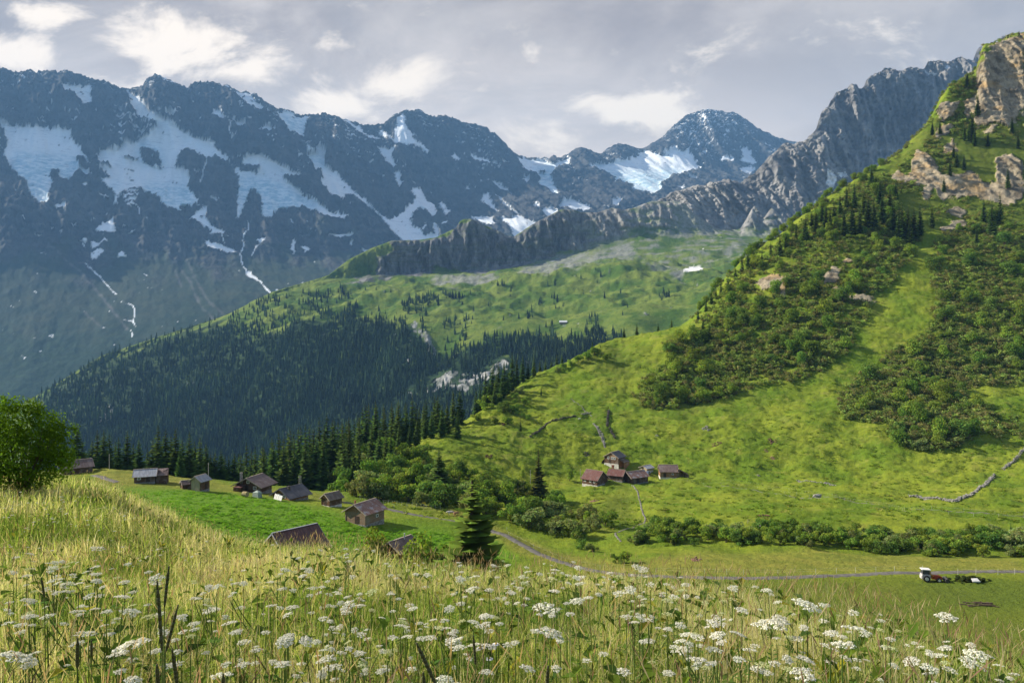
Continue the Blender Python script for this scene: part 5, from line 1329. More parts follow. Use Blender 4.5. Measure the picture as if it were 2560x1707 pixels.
house('red_roofed_barn', 'big barn with a red rusty roof at the left end of the row', 1487, 288, 8.0, 7.4, 2.7, 3.0, -40, W_BROWN, R_RUST, 'barn', base=.4, bmat=S_PALE, side=((-2.2, 1.8, .7, .8), (.4, 1.8, .7, .8), (2.4, 1.8, .7, .8)), over=.6, door=('s', 1.6, 1.0, 1.8))
house('linked_barn', 'low middle barn with a rusty roof and brick flue in the row', 1543, 292, 5.6, 6.4, 2.6, 1.9, -28, W_BROWN, R_RUST, 'barn', base=.4, chimney=(-2.2, .8, .42, 2.0, S_BRICK), over=.6)
house('long_barn', 'long barn with a faded pinkish tin roof at the far end of the row', 1588, 292, 5.8, 9.0, 3.2, 1.9, 30, W_BROWN, R_MIX, 'barn', base=.5, over=.7, door=('s', -1.0, 1.2, 1.9))
g = ridge.at_pixel(1408, 809)
m = None
o = root('alp_stable', 'tiny stable with a pale tin roof alone on the far alp', 'hut', (g.x, g.y, g.z - .5), R(-6))
m = MB(); m.box((0, 0, 1.8), (19, 8, 5.4)); m.build('wall', W_GREY, o)
m = MB(); m.slab((-10.5, 0, 8.6), (-10.5, -5.2, 4.4), (10.5, -5.2, 4.4), (10.5, 0, 8.6), .3); m.slab((10.5, 0, 8.6), (10.5, 5.2, 4.4), (-10.5, 5.2, 4.4), (-10.5, 0, 8.6), .3)
m.build('roof', plain('far_tin_roof', (.62, .62, .64), .5), o)

# ================================================================ ROADS AND TRAILS
def strip(name, pts, wid, mat, lift=.05, step=1.2, label=None):
    P3 = [past.at_pixel(x, y) for x, y in pts]
    dense = [P3[0]]
    for a, b_ in zip(P3[:-1], P3[1:]):
        n_ = max(1, int((b_ - a).length / step))
        dense += [a.lerp(b_, k / n_) for k in range(1, n_ + 1)]
    Pn = np.array([tuple(p) for p in dense])
    for ax in (0, 1): Pn[:, ax] = smooth1(Pn[:, ax], 3)
    V, Q = [], []
    for i_ in range(len(Pn)):
        t = Pn[min(i_ + 1, len(Pn) - 1)] - Pn[max(i_ - 1, 0)]; t[2] = 0; t /= max(1e-6, np.linalg.norm(t))
        nx, ny = -t[1], t[0]
        row = []
        zs = [past.at_xy(Pn[i_, 0] + nx * q_ * wid / 2, Pn[i_, 1] + ny * q_ * wid / 2).z for q_ in (-1.3, -1, 0, 1, 1.3)]
        zc = max(zs[1], zs[2], zs[3]) + lift
        for q_, zz in zip((-1.45, -1, 0, 1, 1.45), (zs[0] - .3, zc - .03, zc, zc - .03, zs[4] - .3)):
            V.append((Pn[i_, 0] + nx * q_ * wid / 2, Pn[i_, 1] + ny * q_ * wid / 2, zz))
    for i_ in range(len(Pn) - 1):
        for k in range(4):
            Q.append((i_ * 5 + k, i_ * 5 + k + 1, i_ * 5 + 6 + k, i_ * 5 + 5 + k))
    return tag(put(name, mesh_np(name, np.array(V), [np.array(Q)], mat, True)), label, kind='structure')
A_ROAD = plain('asphalt', (.135, .125, .11), .9, .2, 0, .25, .8)
A_TRAIL = plain('gravel_trail', (.165, .155, .13), .95, .1, 0, .3, .9)
strip('road', [(848,1256),(880,1258),(920,1262),(960,1271),(1010,1281),(1060,1291),(1110,1299),(1160,1308),(1200,1317),(1240,1330),(1280,1346),(1305,1360),(1330,1377),(1360,1392),(1390,1402),(1450,1420),(1520,1434),(1640,1440),(1760,1445),(1900,1446),(2000,1443),(2120,1438),(2250,1432),(2400,1430),(2560,1430),(2700,1431)], 1.7, A_ROAD)
strip('lane', [(228,1186),(245,1190),(262,1196),(282,1203),(300,1208)], 1.8, A_ROAD)
strip('footpath', [(1578,1212),(1590,1222),(1597,1238),(1601,1252),(1603,1266),(1606,1280),(1613,1291),(1618,1300),(1610,1308),(1590,1316),(1560,1324),(1542,1330),(1537,1337),(1545,1347),(1556,1358)], .6, A_TRAIL, .04, .8)
strip('footpath', [(1484,1060),(1494,1072),(1501,1085),(1505,1098),(1510,1112),(1516,1122)], .9, A_TRAIL, .04, .8)
strip('footpath', [(1425,995),(1440,1005),(1455,1018),(1470,1030),(1482,1044)], .55, A_TRAIL, .03, .8)
strip('cattle_track', [(1750,1212),(1900,1228),(2050,1245),(2200,1262),(2350,1276),(2500,1287),(2600,1292)], .5, A_TRAIL, .02, 1.5)

# ================================================================ STONE WALLS AND ROCKS
def stone_arrays(seed):
    r_ = np.random.default_rng(seed)
    bm = bmesh.new(); bmesh.ops.create_icosphere(bm, subdivisions=1, radius=.5)
    V = np.array([v.co[:] for v in bm.verts]); T = np.array([[v.index for v in f.verts] for f in bm.faces]); bm.free()
    V = V * r_.uniform(.7, 1.3, (len(V), 1)) * np.array([1.2, .9, .75])
    return V, T, np.ones((len(V), 3))
STN = [stone_arrays(i) for i in range(6)]
def dry_wall(label, pts, h, mat, dens=9):
    P3 = [past.at_pixel(x, y) for x, y in pts]
    pos, sc = [], []
    for a, b_ in zip(P3[:-1], P3[1:]):
        n_ = int((b_ - a).length * dens)
        for k in range(max(1, n_)):
            q_ = a.lerp(b_, random.random())
            x, y = q_.x + random.uniform(-.45, .45), q_.y + random.uniform(-.45, .45)
            z = past.at_xy(x, y).z
            s_ = random.uniform(.35, .85)
            pos.append((x, y, z + random.random() ** 1.3 * h)); sc.append((s_, s_, s_ * .8))
    V, T, C = merged(STN, np.array(pos), np.array(sc), RNG.uniform(0, 6.28, len(pos)), np.ones((len(pos), 3)))
    tag(put('dry_stone_wall', mesh_np('dry_stone_wall', V, [T], mat)), label, 'stone wall')
dry_wall('curved dry stone wall climbing the pasture left of the grey roofed chalet', [(1325,1092),(1338,1083),(1348,1078),(1358,1070),(1368,1059),(1388,1051),(1412,1045),(1440,1040)], .7, S_DARK)
dry_wall('short broken dry stone wall along the upper edge of the pasture', [(1452,1037),(1465,1034),(1478,1032)], .5, S_STONE, 6)
dry_wall('straight dry stone wall running downhill above the chalet', [(1522,1027),(1520,1042),(1519,1056),(1518,1068)], 1.3, S_DARK, 14)
dry_wall('lower leg of stone wall just above the chalet', [(1524,1070),(1529,1080),(1534,1088),(1537,1096)], .8, S_DARK)
dry_wall('long bent dry stone wall on the far right pasture', [(2274,1242),(2300,1243),(2331,1247),(2360,1250),(2386,1255),(2410,1246),(2430,1237),(2445,1225),(2468,1210),(2480,1195),(2487,1188)], .8, S_STONE, 10)
dry_wall('broken upper end of the bent stone wall', [(2508,1175),(2520,1165),(2534,1153),(2550,1138),(2565,1120)], .7, S_STONE, 8)
dry_wall('pale row of tumbled stones in the grass', [(1994,1201),(2020,1203),(2052,1206),(2070,1209),(2090,1213)], .25, S_STONE, 4)
dry_wall('loose line of pale stones beside the footpath', [(1484,1058),(1496,1070),(1504,1082),(1509,1100),(1513,1112)], .2, S_STONE, 4)

def rocks(label, px, py, w_, h_, mat, n_=26, name='rock_heap', cat='rocks'):
    c = past.at_pixel(px, py)
    pos, sc = [], []
    for k in range(n_):
        a = random.uniform(0, 6.28); q_ = math.sqrt(random.random())
        x, y = c.x + math.cos(a) * q_ * w_ / 2, c.y + math.sin(a) * q_ * w_ / 2
        s_ = random.uniform(.3, .8) * min(1.4, w_ / 3)
        pos.append((x, y, past.at_xy(x, y).z + (1 - q_) * h_ * random.random())); sc.append((s_, s_, s_ * .8))
    V, T, C = merged(STN, np.array(pos), np.array(sc), RNG.uniform(0, 6.28, n_), np.ones((n_, 3)))
    tag(put(name, mesh_np(name, V, [T], mat)), label, cat)
S_SOIL = plain('brown_soil', (.13, .075, .05), .95, .05, 0, .4, 2)
S_RUSTY = plain('reddish_stone', (.26, .15, .11), .95, .05, 0, .4, 2)
for (lab, x, y, w_, h_, m_) in (('brown earth mound on the pasture above the hamlet', 1767, 1072, 4.6, .9, S_STONE), ('dark earth scar below the mound on the pasture', 1792, 1108, 4.6, .4, S_SOIL), ('brown earth scar high on the pasture', 1929, 1103, 4.2, .4, S_SOIL), ('round reddish earth lump on the pasture', 1915, 1127, 1.9, .9, S_RUSTY),
                                ('second reddish earth lump below the round one', 1931, 1145, 2.4, .8, S_RUSTY), ('reddish stone heap on the yellow meadow by the gully', 1738, 1398, 2.6, .7, S_RUSTY), ('patch of bare dark earth above the brook hedge', 1910, 1288, 3.8, .25, S_SOIL), ('bare earth scar behind the brook hedge', 1886, 1332, 3.4, .3, S_SOIL),
                                ('flat dark earth bump on the pasture left of the footpath', 1223, 1141, 3.6, .8, S_SOIL), ('grassy earth lip near the lone spruce', 1256, 1061, 3.6, .8, S_SOIL), ('dark earth bump beside the upper chalet', 1465, 1136, 3.4, 1.0, S_DARK), ('rust coloured soil patch on the bank under the hamlet', 1486, 1252, 3.2, .3, S_RUSTY), ('small pale rocks on the pasture above the hamlet', 1642, 1089, 1.8, .4, S_PALE), ('grey rocks beside the pasture trail', 1895, 1187, 2.0, .3, S_STONE)):
    rocks(lab, x, y, w_, h_, m_)
rocks('stack of split firewood in front of the ribbed roof barn', 1682, 1187, 5.4, .9, S_RUSTY, 60, 'firewood_pile', 'firewood')
g = past.at_pixel(2043, 1242)
V, T, C = stone_arrays(99)
tag(put('boulder', mesh_np('boulder', V * np.array([2.6, 2.2, 2.6]), [T], S_STONE), None, (g.x, g.y, g.z + .4)), 'single grey boulder beside the wire fence on the pasture', 'boulder')

# ================================================================ POLES, FENCES, SIGNPOSTS
POLE = plain('pole_wood', (.40, .36, .30), .85, .1)
def pole(px, py0, py1, r_, label):
    g = past.at_pixel(px, py0) or past.at_Y(px, 208)
    hgt = (py0 - py1) / F * g.y
    m = MB(); m.cyl((0, 0, -.6), (0, 0, hgt), r_, r_ * .75); 
    m.cyl((-.16, 0, hgt * .96), (.16, 0, hgt * .96), .05); m.cyl((0, 0, hgt), (0, 0, hgt + .12), r_ * .75, .03)
    o = m.build('utility_pole', POLE); o.location = g
    tag(o, label, 'pole')
pole(273, 1171, 1134, .11, 'thin wooden pole on the hump of the terrace')
pole(521, 1198, 1157, .11, 'wooden pole rising behind the narrow pale hut')
pole(1326, 1209, 1175, .11, 'wooden pole beside the ragged tall spruce')
pole(1451, 1207, 1172, .10, 'dark pole at the corner of the red roofed barn')
m = MB(); g = past.at_Y(750, 203)
for d_ in (-.28, .28): m.cyl((d_, 0, -1), (d_, 0, 5.2), .10, .08)
m.box((0, 0, 4.9), (.8, .1, .12)); m.box((0, 0, 3.6), (.8, .1, .12))
o = m.build('utility_pole', POLE); o.location = g; tag(o, 'double wooden pole behind the slate roofed chalet', 'pole')
m = MB(); m.box((0, .02, 0), (.4, .3, .5)); k = m.build('transformer_box', S_STONE, o); k.location = (0, -.2, 4.2)
WIRE = plain('pale_wire', (.55, .54, .48), .6, .3)
POSTM = plain('white_fence_post', (.50, .48, .42), .7, .2)
def fence(label, pts, hgt, n_posts=None, wires=(.55, .95), r_=.05, mat=POSTM):
    P3 = [past.at_pixel(x, y) for x, y in pts]
    if n_posts:
        seg = [0]
        for a, b_ in zip(P3[:-1], P3[1:]): seg.append(seg[-1] + (b_ - a).length)
        Q3 = []
        for k in range(n_posts):
            d_ = seg[-1] * k / (n_posts - 1)
            j = min(max(0, int(np.searchsorted(seg, d_)) - 1), len(P3) - 2)
            q_ = P3[j].lerp(P3[j + 1], (d_ - seg[j]) / max(1e-6, seg[j + 1] - seg[j]))
            Q3.append(past.at_xy(q_.x, q_.y))
        P3 = Q3
    o = root('wire_fence', label, 'fence', P3[0])
    for p in P3:
        m = MB(); h_ = hgt * random.uniform(.9, 1.1); m.cyl((0, 0, -.3), (random.uniform(-.05, .05), 0, h_), r_ * .7, r_ * .55, 6)
        k = m.build('post', mat, o); k.location = p - P3[0]
    sg = []
    for a, b_ in zip(P3[:-1], P3[1:]):
        for wz in wires:
            sg.append((np.array(a - P3[0]) + np.array([0, 0, wz * hgt]), .006, np.array(b_ - P3[0]) + np.array([0, 0, wz * hgt]), .006))
    tv, tq = tubes(sg, 3)
    put('wire', mesh_np('wire', tv, [tq], WIRE), o)
fence('wire fence with thin white posts along the far side of the road', [(1640,1432),(1762,1434),(1817,1435),(1859,1436),(1945,1437),(2040,1434),(2091,1432),(2139,1431),(2190,1429),(2237,1428),(2307,1426)], 1.1)
fence('wire fence with white posts between road and mown field', [(2395,1436),(2440,1436),(2495,1436),(2537,1435),(2580,1435)], 1.2)
fence('long electric fence crossing the pasture towards the right', [(1640,1200),(1760,1212),(1920,1226),(2053,1246),(2178,1260),(2240,1271),(2302,1279),(2376,1286),(2560,1296)], 1.0, 22, (.9,), .035)
fence('upper electric fence on the pasture with pale posts', [(1720,1196),(1850,1208),(2000,1232),(2110,1250),(2224,1265),(2302,1272),(2450,1284),(2560,1288)], 1.0, 16, (.9,), .03)
fence('pale post fence above the brook hedge', [(1870,1308),(1930,1312),(1971,1338),(2050,1336),(2300,1338),(2385,1345),(2398,1345),(2414,1344),(2468,1345),(2492,1342)], 1.3, None, (.5, .95), .06)
fence('wooden post fence behind the road before the thicket', [(900,1249),(930,1254),(960,1259),(1000,1264),(1030,1267),(1054,1270),(1066,1271),(1080,1272),(1092,1273),(1101,1274)], 1.2, 18, (.5, .95), .06)
fence('short post fence in front of the hamlet row', [(1440,1208),(1470,1207),(1495,1205),(1511,1203),(1545,1202),(1582,1200),(1588,1200),(1595,1199),(1610,1197),(1700,1190),(1720,1190)], 1.1, None, (.9,), .05)
fence('roadside fence with short white posts above the near meadow', [(1267,1325),(1272,1343),(1358,1382),(1405,1402),(1500,1424)], 1.0, 7, (.9,), .05)
SIGN_Y = plain('yellow_sign', (.75, .48, .04), .5, .3, 0, .08)
for (x, y, lab) in ((985, 1271, 'yellow hiking signpost by the road nearer the log barn'), (1060, 1272, 'yellow hiking signpost by the road near the cows')):
    g = past.at_pixel(x, y)
    m = MB(); m.cyl((0, 0, -.3), (0, 0, 2.2), .05); o = m.build('signpost', POLE); o.location = g; tag(o, lab, 'signpost')
    m = MB()
    m.hull([(-.55, -.05, 1.75), (.42, -.05, 1.75), (.62, -.05, 1.93), (.42, -.05, 2.11), (-.55, -.05, 2.11), (-.55, -.08, 1.75), (.42, -.08, 1.75), (.62, -.08, 1.93), (.42, -.08, 2.11), (-.55, -.08, 2.11)], [(0, 1, 2, 3, 4), (9, 8, 7, 6, 5), (0, 5, 6, 1), (1, 6, 7, 2), (2, 7, 8, 3), (3, 8, 9, 4), (4, 9, 5, 0)])
    m.build('sign_panel', SIGN_Y, o)

# ================================================================ VEHICLES AND FARM THINGS
RUBBER = plain('rubber', (.03, .03, .03), .8, .2)
RED = plain('red_paint', (.42, .055, .02), .45, .4, 0, .15)
YEL = plain('yellow_paint', (.50, .30, .03), .5, .4, 0, .15)
GREYP = plain('grey_paint', (.50, .47, .46), .5, .4, 0, .15)
BLUEP = plain('blue_grey_paint', (.11, .15, .22), .35, .5, 0, .1)
STEEL = plain('dark_steel', (.07, .065, .06), .6, .4, 0, .2)
def wheel(o, x, y, z, r_, w_, name='wheel'):
    m = MB(); m.cyl((0, -w_ / 2, 0), (0, w_ / 2, 0), r_, r_, 18); k = m.build(name, RUBBER, o); k.location = (x, y, z)
    m = MB(); m.cyl((0, -w_ / 2 - .02, 0), (0, w_ / 2 + .02, 0), r_ * .55, r_ * .5, 14); m.build('rim', T_WHITE, k)
g = past.at_pixel(2330, 1452)
o = root('farm_tractor', 'small red and grey tractor with a white cab roof parked in the field', 'tractor', g, R(-12))
m = MB(); m.box((-1.2, 0, .95), (1.5, 1.25, .9)); m.box((-1.95, 0, .8), (.2, 1.1, .6)); m.build('body', GREYP, o)
m = MB(); m.box((.65, 0, .85), (1.5, .85, .7)); m.hull([(1.4, -.42, .5), (1.75, -.34, .55), (1.75, .34, .55), (1.4, .42, .5), (1.4, -.42, 1.2), (1.75, -.34, 1.0), (1.75, .34, 1.0), (1.4, .42, 1.2)], [(0, 1, 5, 4), (1, 2, 6, 5), (2, 3, 7, 6), (4, 5, 6, 7), (3, 2, 1, 0), (0, 4, 7, 3)]); m.build('hood', RED, o)
m = MB()
for x in (-1.85, -.55):
    for y in (-.55, .55): m.cyl((x, y, 1.4), (x * .97, y * .95, 2.25), .05)
m.build('cab_frame', STEEL, o)
m = MB(); m.box((-1.2, 0, 2.32), (1.6, 1.35, .14)); m.build('cab_roof', T_WHITE, o)
m = MB(); m.box((-1.2, 0, 1.82), (1.2, 1.0, .8)); m.build('cab_glass', G_PANE, o)
m = MB(); m.box((-.25, -.5, 1.35), (.9, .12, .12), 0, .5); m.box((-.25, .5, 1.35), (.9, .12, .12), 0, .5); m.cyl((-.1, .3, 1.2), (-.1, .3, 1.9), .05); m.build('lift_arm', YEL, o)
m = MB(); m.cyl((2.5, -.9, .45), (2.5, .9, .45), .42, .42, 14); m.box((2.0, 0, .6), (.9, .2, .15)); m.build('mower_drum', STEEL, o)
for x, y, r_ in ((-1.2, -.75, .62), (-1.2, .75, .62), (1.1, -.6, .42), (1.1, .6, .42)): wheel(o, x, y, r_, r_, .32)
g = past.at_pixel(2423, 1453)
pos = [(g.x + random.gauss(0, 1.5), g.y + random.gauss(0, .8), g.z + random.uniform(.0, .7)) for _ in range(110)]
V, Q, C = merged([crown_arrays(700 + i, 40, .16, 4, col=(.05, .065, .022), low=.0) for i in range(3)], np.array(pos) - np.array([0, 0, .3]), np.array([(1.2, 1.0, .6)] * 110), RNG.uniform(0, 6.28, 110), np.ones((110, 3)) * RNG.uniform(.6, 1.4, (110, 1)))
tag(put('brush_pile', mesh_np('brush_pile', V, [Q], M_LEAF, False, None, {'tint': C})), 'heap of cut branches in the field near the tractor', 'brush pile')
m = MB(); m.slab((-.75, -.3, .55), (.75, -.35, .5), (.6, .4, .95), (-.6, .4, .9), .06); m.box((0, -.32, .5), (1.5, .05, .2)); o = m.build('plastic_sheet', T_WHITE); o.location = g + Vector((.25, -1.5, .1)); tag(o, 'white sheet lying on the heap of cut branches', 'sheet')
m = MB()
for k in range(14): m.box((random.uniform(-2.4, 2.4), random.uniform(-.9, .9), .1 + random.random() * .25), (random.uniform(1.2, 3), .16, .10), random.uniform(-.4, .4))
g = past.at_pixel(2438, 1512); o = m.build('timber_scraps', plain('old_timber', (.12, .085, .06), .9, .1)); o.location = g; tag(o, 'scattered old planks lying in the mown field', 'planks')
# car
g = past.at_Y(1620, 306)
o = root('parked_car', 'blue grey car parked between the small shed and the barn', 'car', g, R(62))
m = MB(); m.hull([(-2, -.85, .35), (2, -.85, .35), (2, .85, .35), (-2, .85, .35), (-2, -.85, .85), (2, -.8, .8), (2, .8, .8), (-2, .85, .85)], [(0, 1, 5, 4), (1, 2, 6, 5), (2, 3, 7, 6), (3, 0, 4, 7), (4, 5, 6, 7), (3, 2, 1, 0)])
m.hull([(-1.9, -.8, .851), (.9, -.8, .831), (.9, .8, .831), (-1.9, .8, .851), (-1.7, -.65, 1.5), (.2, -.65, 1.5), (.2, .65, 1.5), (-1.7, .65, 1.5)], [(0, 1, 5, 4), (1, 2, 6, 5), (2, 3, 7, 6), (3, 0, 4, 7), (4, 5, 6, 7)])
m.build('body', BLUEP, o)
m = MB(); m.box((-.7, 0, 1.18), (1.7, 1.56, .42)); m.build('window', G_PANE, o)
for x in (-1.25, 1.3):
    for y in (-.8, .8): wheel(o, x, y, .33, .33, .2)
for y in (-.6, .6):
    m = MB(); m.box((2.01, y, .65), (.04, .3, .16)); m.build('headlight', T_WHITE, o)
# odds and ends beside the huts
m = MB(); m.box((0, 0, .35), (1.5, .6, .6)); m.box((0, 0, .9), (.12, .12, 1.1)); o = m.build('water_trough', plain('green_trough', (.16, .33, .27), .6)); o.location = past.at_pixel(1573, 1203); tag(o, 'pale green water trough where the footpath begins', 'trough')
m = MB()
for k in range(9): m.slab((-1.8 + k * .42, 0, 0), (-1.45 + k * .42, -.05, 0), (-1.48 + k * .42, .45, 1.35 + random.uniform(-.3, .2)), (-1.8 + k * .42, .45, 1.35), .04)
g = past.at_Y(693, 183.5); o = m.build('leaning_boards', T_WHITE); o.location = g + Vector((0, 0, .05)); o.rotation_euler.z = R(-40); tag(o, 'pale boards leaning against the slate roofed chalet', 'boards')
m = MB(); m.hull([(-1.2, -.7, -.2), (1.2, -.7, -.2), (1.2, .7, -.2), (-1.2, .7, -.2), (-1.1, -.6, 1.3), (1.0, -.6, 1.5), (1.0, .6, 1.5), (-1.1, .6, 1.3), (0, 0, 1.95)], [(0, 1, 5, 4), (1, 2, 6, 5), (2, 3, 7, 6), (3, 0, 4, 7), (4, 5, 8), (5, 6, 8), (6, 7, 8), (7, 4, 8)])
o = m.build('covered_cart', plain('grey_green_tarp', (.22, .27, .23), .7)); o.location = past.at_Y(643, 184); o.rotation_euler.z = R(-30); tag(o, 'cart under a grey green tarpaulin in front of the brown chalet', 'cart')
m = MB(); m.cyl((0, -.7, .7), (0, .7, .7), .7, .7, 16); m.cyl((0, -.72, .7), (0, .72, .7), .35, .35, 10)
o = m.build('hay_bale', plain('hay', (.34, .27, .13), .95)); o.location = past.at_Y(613, 183); o.rotation_euler.z = R(70); tag(o, 'round bale beside the porch of the brown chalet', 'bale')

# ---- animals and a person: one skinned body each
def skinned(name, verts, edges, radii, mat, parent=None, sub=1, root_i=0):
    me = bpy.data.meshes.new(name); me.from_pydata(verts, edges, []); me.update()
    ob = bpy.data.objects.new(name, me); COL.objects.link(ob)
    ob.modifiers.new('s', 'SKIN')
    for i_, rr_ in enumerate(radii): me.skin_vertices[0].data[i_].radius = (rr_, rr_) if isinstance(rr_, float) else rr_
    me.skin_vertices[0].data[root_i].use_root = True
    sb = ob.modifiers.new('d', 'SUBSURF'); sb.levels = sub; sb.render_levels = sub
    dg = bpy.context.evaluated_depsgraph_get()
    m2 = bpy.data.meshes.new_from_object(ob.evaluated_get(dg)); m2.name = name
    bpy.data.objects.remove(ob); m2.materials.clear(); m2.materials.append(mat)
    m2.polygons.foreach_set('use_smooth', [True] * len(m2.polygons))
    return put(name, m2, parent)
def cow_mat(name, c0, c1, sc, thr):
    mt, n, b = new_mat(name, .8, .2)
    n.put(b.inputs['Base Color'], n.mix(n.ss(n.noise(n.coord('Object'), sc, 2, .5), thr - .03, thr + .03), c0, c1)); return mt
cv_ = [(-.85,0,1.15),(-.3,0,1.12),(.3,0,1.1),(.75,0,1.18),(1.1,0,1.3),(1.4,0,1.15),(1.68,0,.95)]
cr_ = [(.30,.33),(.36,.40),(.36,.40),(.30,.36),(.17,.22),(.13,.15),(.08,.09)]
ce_ = [(i_, i_ + 1) for i_ in range(6)]
def limb(a, pts, rs):
    p = a
    for q_, r_ in zip(pts, rs): cv_.append(q_); cr_.append(r_); ce_.append((p, len(cv_) - 1)); p = len(cv_) - 1
for s_ in (-1, 1):
    limb(3, [(.78, .2 * s_, .85), (.74, .2 * s_, .48), (.76, .2 * s_, .05)], [.13, .07, .06])
    limb(0, [(-.82, .22 * s_, .85), (-.98, .22 * s_, .48), (-.9, .22 * s_, .05)], [.15, .08, .06])
    limb(5, [(1.34, .24 * s_, 1.28)], [.05])
limb(0, [(-1.2, 0, 1.05), (-1.22, 0, .55)], [.035, .03])
cowm = {'brown': cow_mat('brown_white_hide', (.62, .57, .5), (.15, .07, .035), 1.1, .48), 'tan': cow_mat('tan_hide', (.42, .22, .10), (.55, .34, .18), 1.0, .55), 'white': cow_mat('white_hide', (.78, .74, .66), (.70, .64, .55), 1.0, .5)}
def cow(px, py, yaw, mat, label, s_=1.0, name='cow'):
    g = past.at_pixel(px, py)
    o = skinned(name, cv_, ce_, cr_, mat); o.location = g; o.rotation_euler.z = R(yaw); o.scale = (s_,) * 3
    tag(o, label, name)
cow(1128, 1288, 200, cowm['brown'], 'brown and white cow grazing beside the road')
cow(1141, 1290, 240, cowm['tan'], 'tan cow standing close behind the brown and white cow')
cow(1196, 1292, 160, cowm['tan'], 'tan cow partly behind the open branched spruce')
cow(1907, 1325, 170, cowm['white'], 'white cow on the pasture above the brook hedge')
cow(1448, 1049, 20, cowm['white'], 'white goat beside the curved stone wall', .6, 'goat')
cow(1864, 1331, 60, cowm['white'], 'small white goat at the edge of the brook hedge', .6, 'goat')
g = past.at_pixel(1622, 1186)
pv_ = [(0,0,.95),(0,0,1.2),(0,0,1.42),(0,.01,1.52),(0,.02,1.66),(.09,0,.9),(.10,.02,.5),(.10,0,.06),(.10,-.14,.03),(-.09,0,.9),(-.10,-.04,.5),(-.10,.02,.06),(-.10,-.12,.03),(.19,0,1.38),(.25,0,1.12),(.24,-.08,.86),(-.19,0,1.38),(-.25,0,1.12),(-.24,-.08,.86)]
pe_ = [(0,1),(1,2),(2,3),(3,4),(0,5),(5,6),(6,7),(7,8),(0,9),(9,10),(10,11),(11,12),(2,13),(13,14),(14,15),(2,16),(16,17),(17,18)]
pr_ = [.15,.14,.15,.06,.105,.09,.06,.045,.04,.09,.06,.045,.04,.06,.045,.035,.06,.045,.035]
o = skinned('person', pv_, pe_, pr_, plain('pale_clothes', (.55, .42, .34), .8, .1)); o.location = g; o.rotation_euler.z = R(20)
tag(o, 'person in pale clothes standing in front of the blue grey car', 'person')
m = MB(); m.cyl((0, .03, 1.70), (0, .03, 1.80), .115, .06, 10); m.build('hair', D_DARK, o, True)

# ================================================================ FLOWER MEADOW
def near_points(n, y0, y1, power, seed, amin=-.86, amax=.86):
    """points on the near slope; density falls off with distance"""
    r_ = np.random.default_rng(seed)
    u = r_.random(n)
    Y = (y0 ** (1 - power) + u * (y1 ** (1 - power) - y0 ** (1 - power))) ** (1 / (1 - power))
    a = r_.uniform(amin, amax, n)
    return a * Y, Y
def tint_field(x, y):
    """dry straw against green, in drifts over the slope"""
    return fbm(x / 3.1, y / 2.6, 3, 701), fbm(x / .9, y / .8, 2, 711)
PAL = np.array([(.66, .61, .34), (.58, .58, .25), (.46, .53, .16), (.30, .43, .08), (.14, .25, .04), (.34, .22, .10), (.66, .62, .42)])
def blades(x, y, h0, h1, w0, w1, seed, bend=.75, green=0.0):
    r_ = np.random.default_rng(seed); n = len(x)
    d, d2 = tint_field(x, y)
    dist = np.hypot(x, y)
    h = r_.uniform(h0, h1, n) * (1 + .35 * d2)
    wdt = r_.uniform(w0, w1, n) * (1 + dist / 22)
    az = r_.uniform(0, 6.283, n); yaw = r_.uniform(0, 6.283, n)
    b_ = np.abs(r_.normal(0, bend, n)) * h
    z = meadow_z(x, y)
    P0 = np.stack([x, y, z - .03], 1)
    side = np.stack([np.cos(yaw), np.sin(yaw), np.zeros(n)], 1)
    lean_ = np.stack([np.cos(az), np.sin(az), np.zeros(n)], 1)
    up = np.array([0, 0, 1.0])
    rows = []
    for t, wf in ((0, 1.0), (.4, .9), (.75, .6)):
        c = P0 + up * (h * t)[:, None] + lean_ * (b_ * t * t)[:, None] - up * (b_ * .35 * t * t)[:, None]
        rows += [c - side * (wdt * wf / 2)[:, None], c + side * (wdt * wf / 2)[:, None]]
    tip = P0 + up * h[:, None] + lean_ * b_[:, None] - up * (b_ * .45)[:, None]
    V = np.stack(rows + [tip], 1).reshape(-1, 3)
    i_ = np.arange(n)[:, None] * 7
    Q = np.concatenate([i_ + np.array([0, 1, 3, 2]), i_ + np.array([2, 3, 5, 4])]); T = i_ + np.array([4, 5, 6])
    s_ = np.clip(.34 + .95 * d + .55 * d2 - green + r_.normal(0, .26, n) - .10 * (1 - sstep(dist, 3, 9)) + .10 * sstep(dist, 6, 20), 0, .999)
    k = np.select([s_ > .72, s_ > .56, s_ > .40, s_ > .22], [0, 1, 2, 3], 4)
    k = np.where(r_.random(n) < .035, 5, k); k = np.where((r_.random(n) < .07) & (s_ > .5), 6, k)
    c = PAL[k] * r_.uniform(.7, 1.3, (n, 1))
    C = np.repeat(c, 7, 0).reshape(n, 7, 3).copy()
    C[:, 6] *= 1.05
    return V, Q, T, C.reshape(-1, 3)
def grass_obj(name, label, sets):
    Vs, Qs, Ts, Cs, off = [], [], [], [], 0
    for V, Q, T, C in sets:
        Vs.append(V); Qs.append(Q + off); Ts.append(T + off); Cs.append(C); off += len(V)
    me = mesh_np(name, np.concatenate(Vs), [np.concatenate(Qs), np.concatenate(Ts)], M_GRASS, False, None, {'tint': np.concatenate(Cs)})
    tag(put(name, me), label, 'grass', kind='stuff')
sets = []
x, y = near_points(150000, 1.5, 17, 0.5, 1); sets.append(blades(x, y, .16, .42, .0026, .0055, 2, 1.0))
x, y = near_points(90000, 9, 62, 0.7, 3, -.86, .35); sets.append(blades(x, y, .25, .55, .005, .010, 4))
x, y = near_points(40000, 1.5, 20, 0.5, 5); sets.append(blades(x, y, .08, .24, .006, .013, 6, .6, .45))
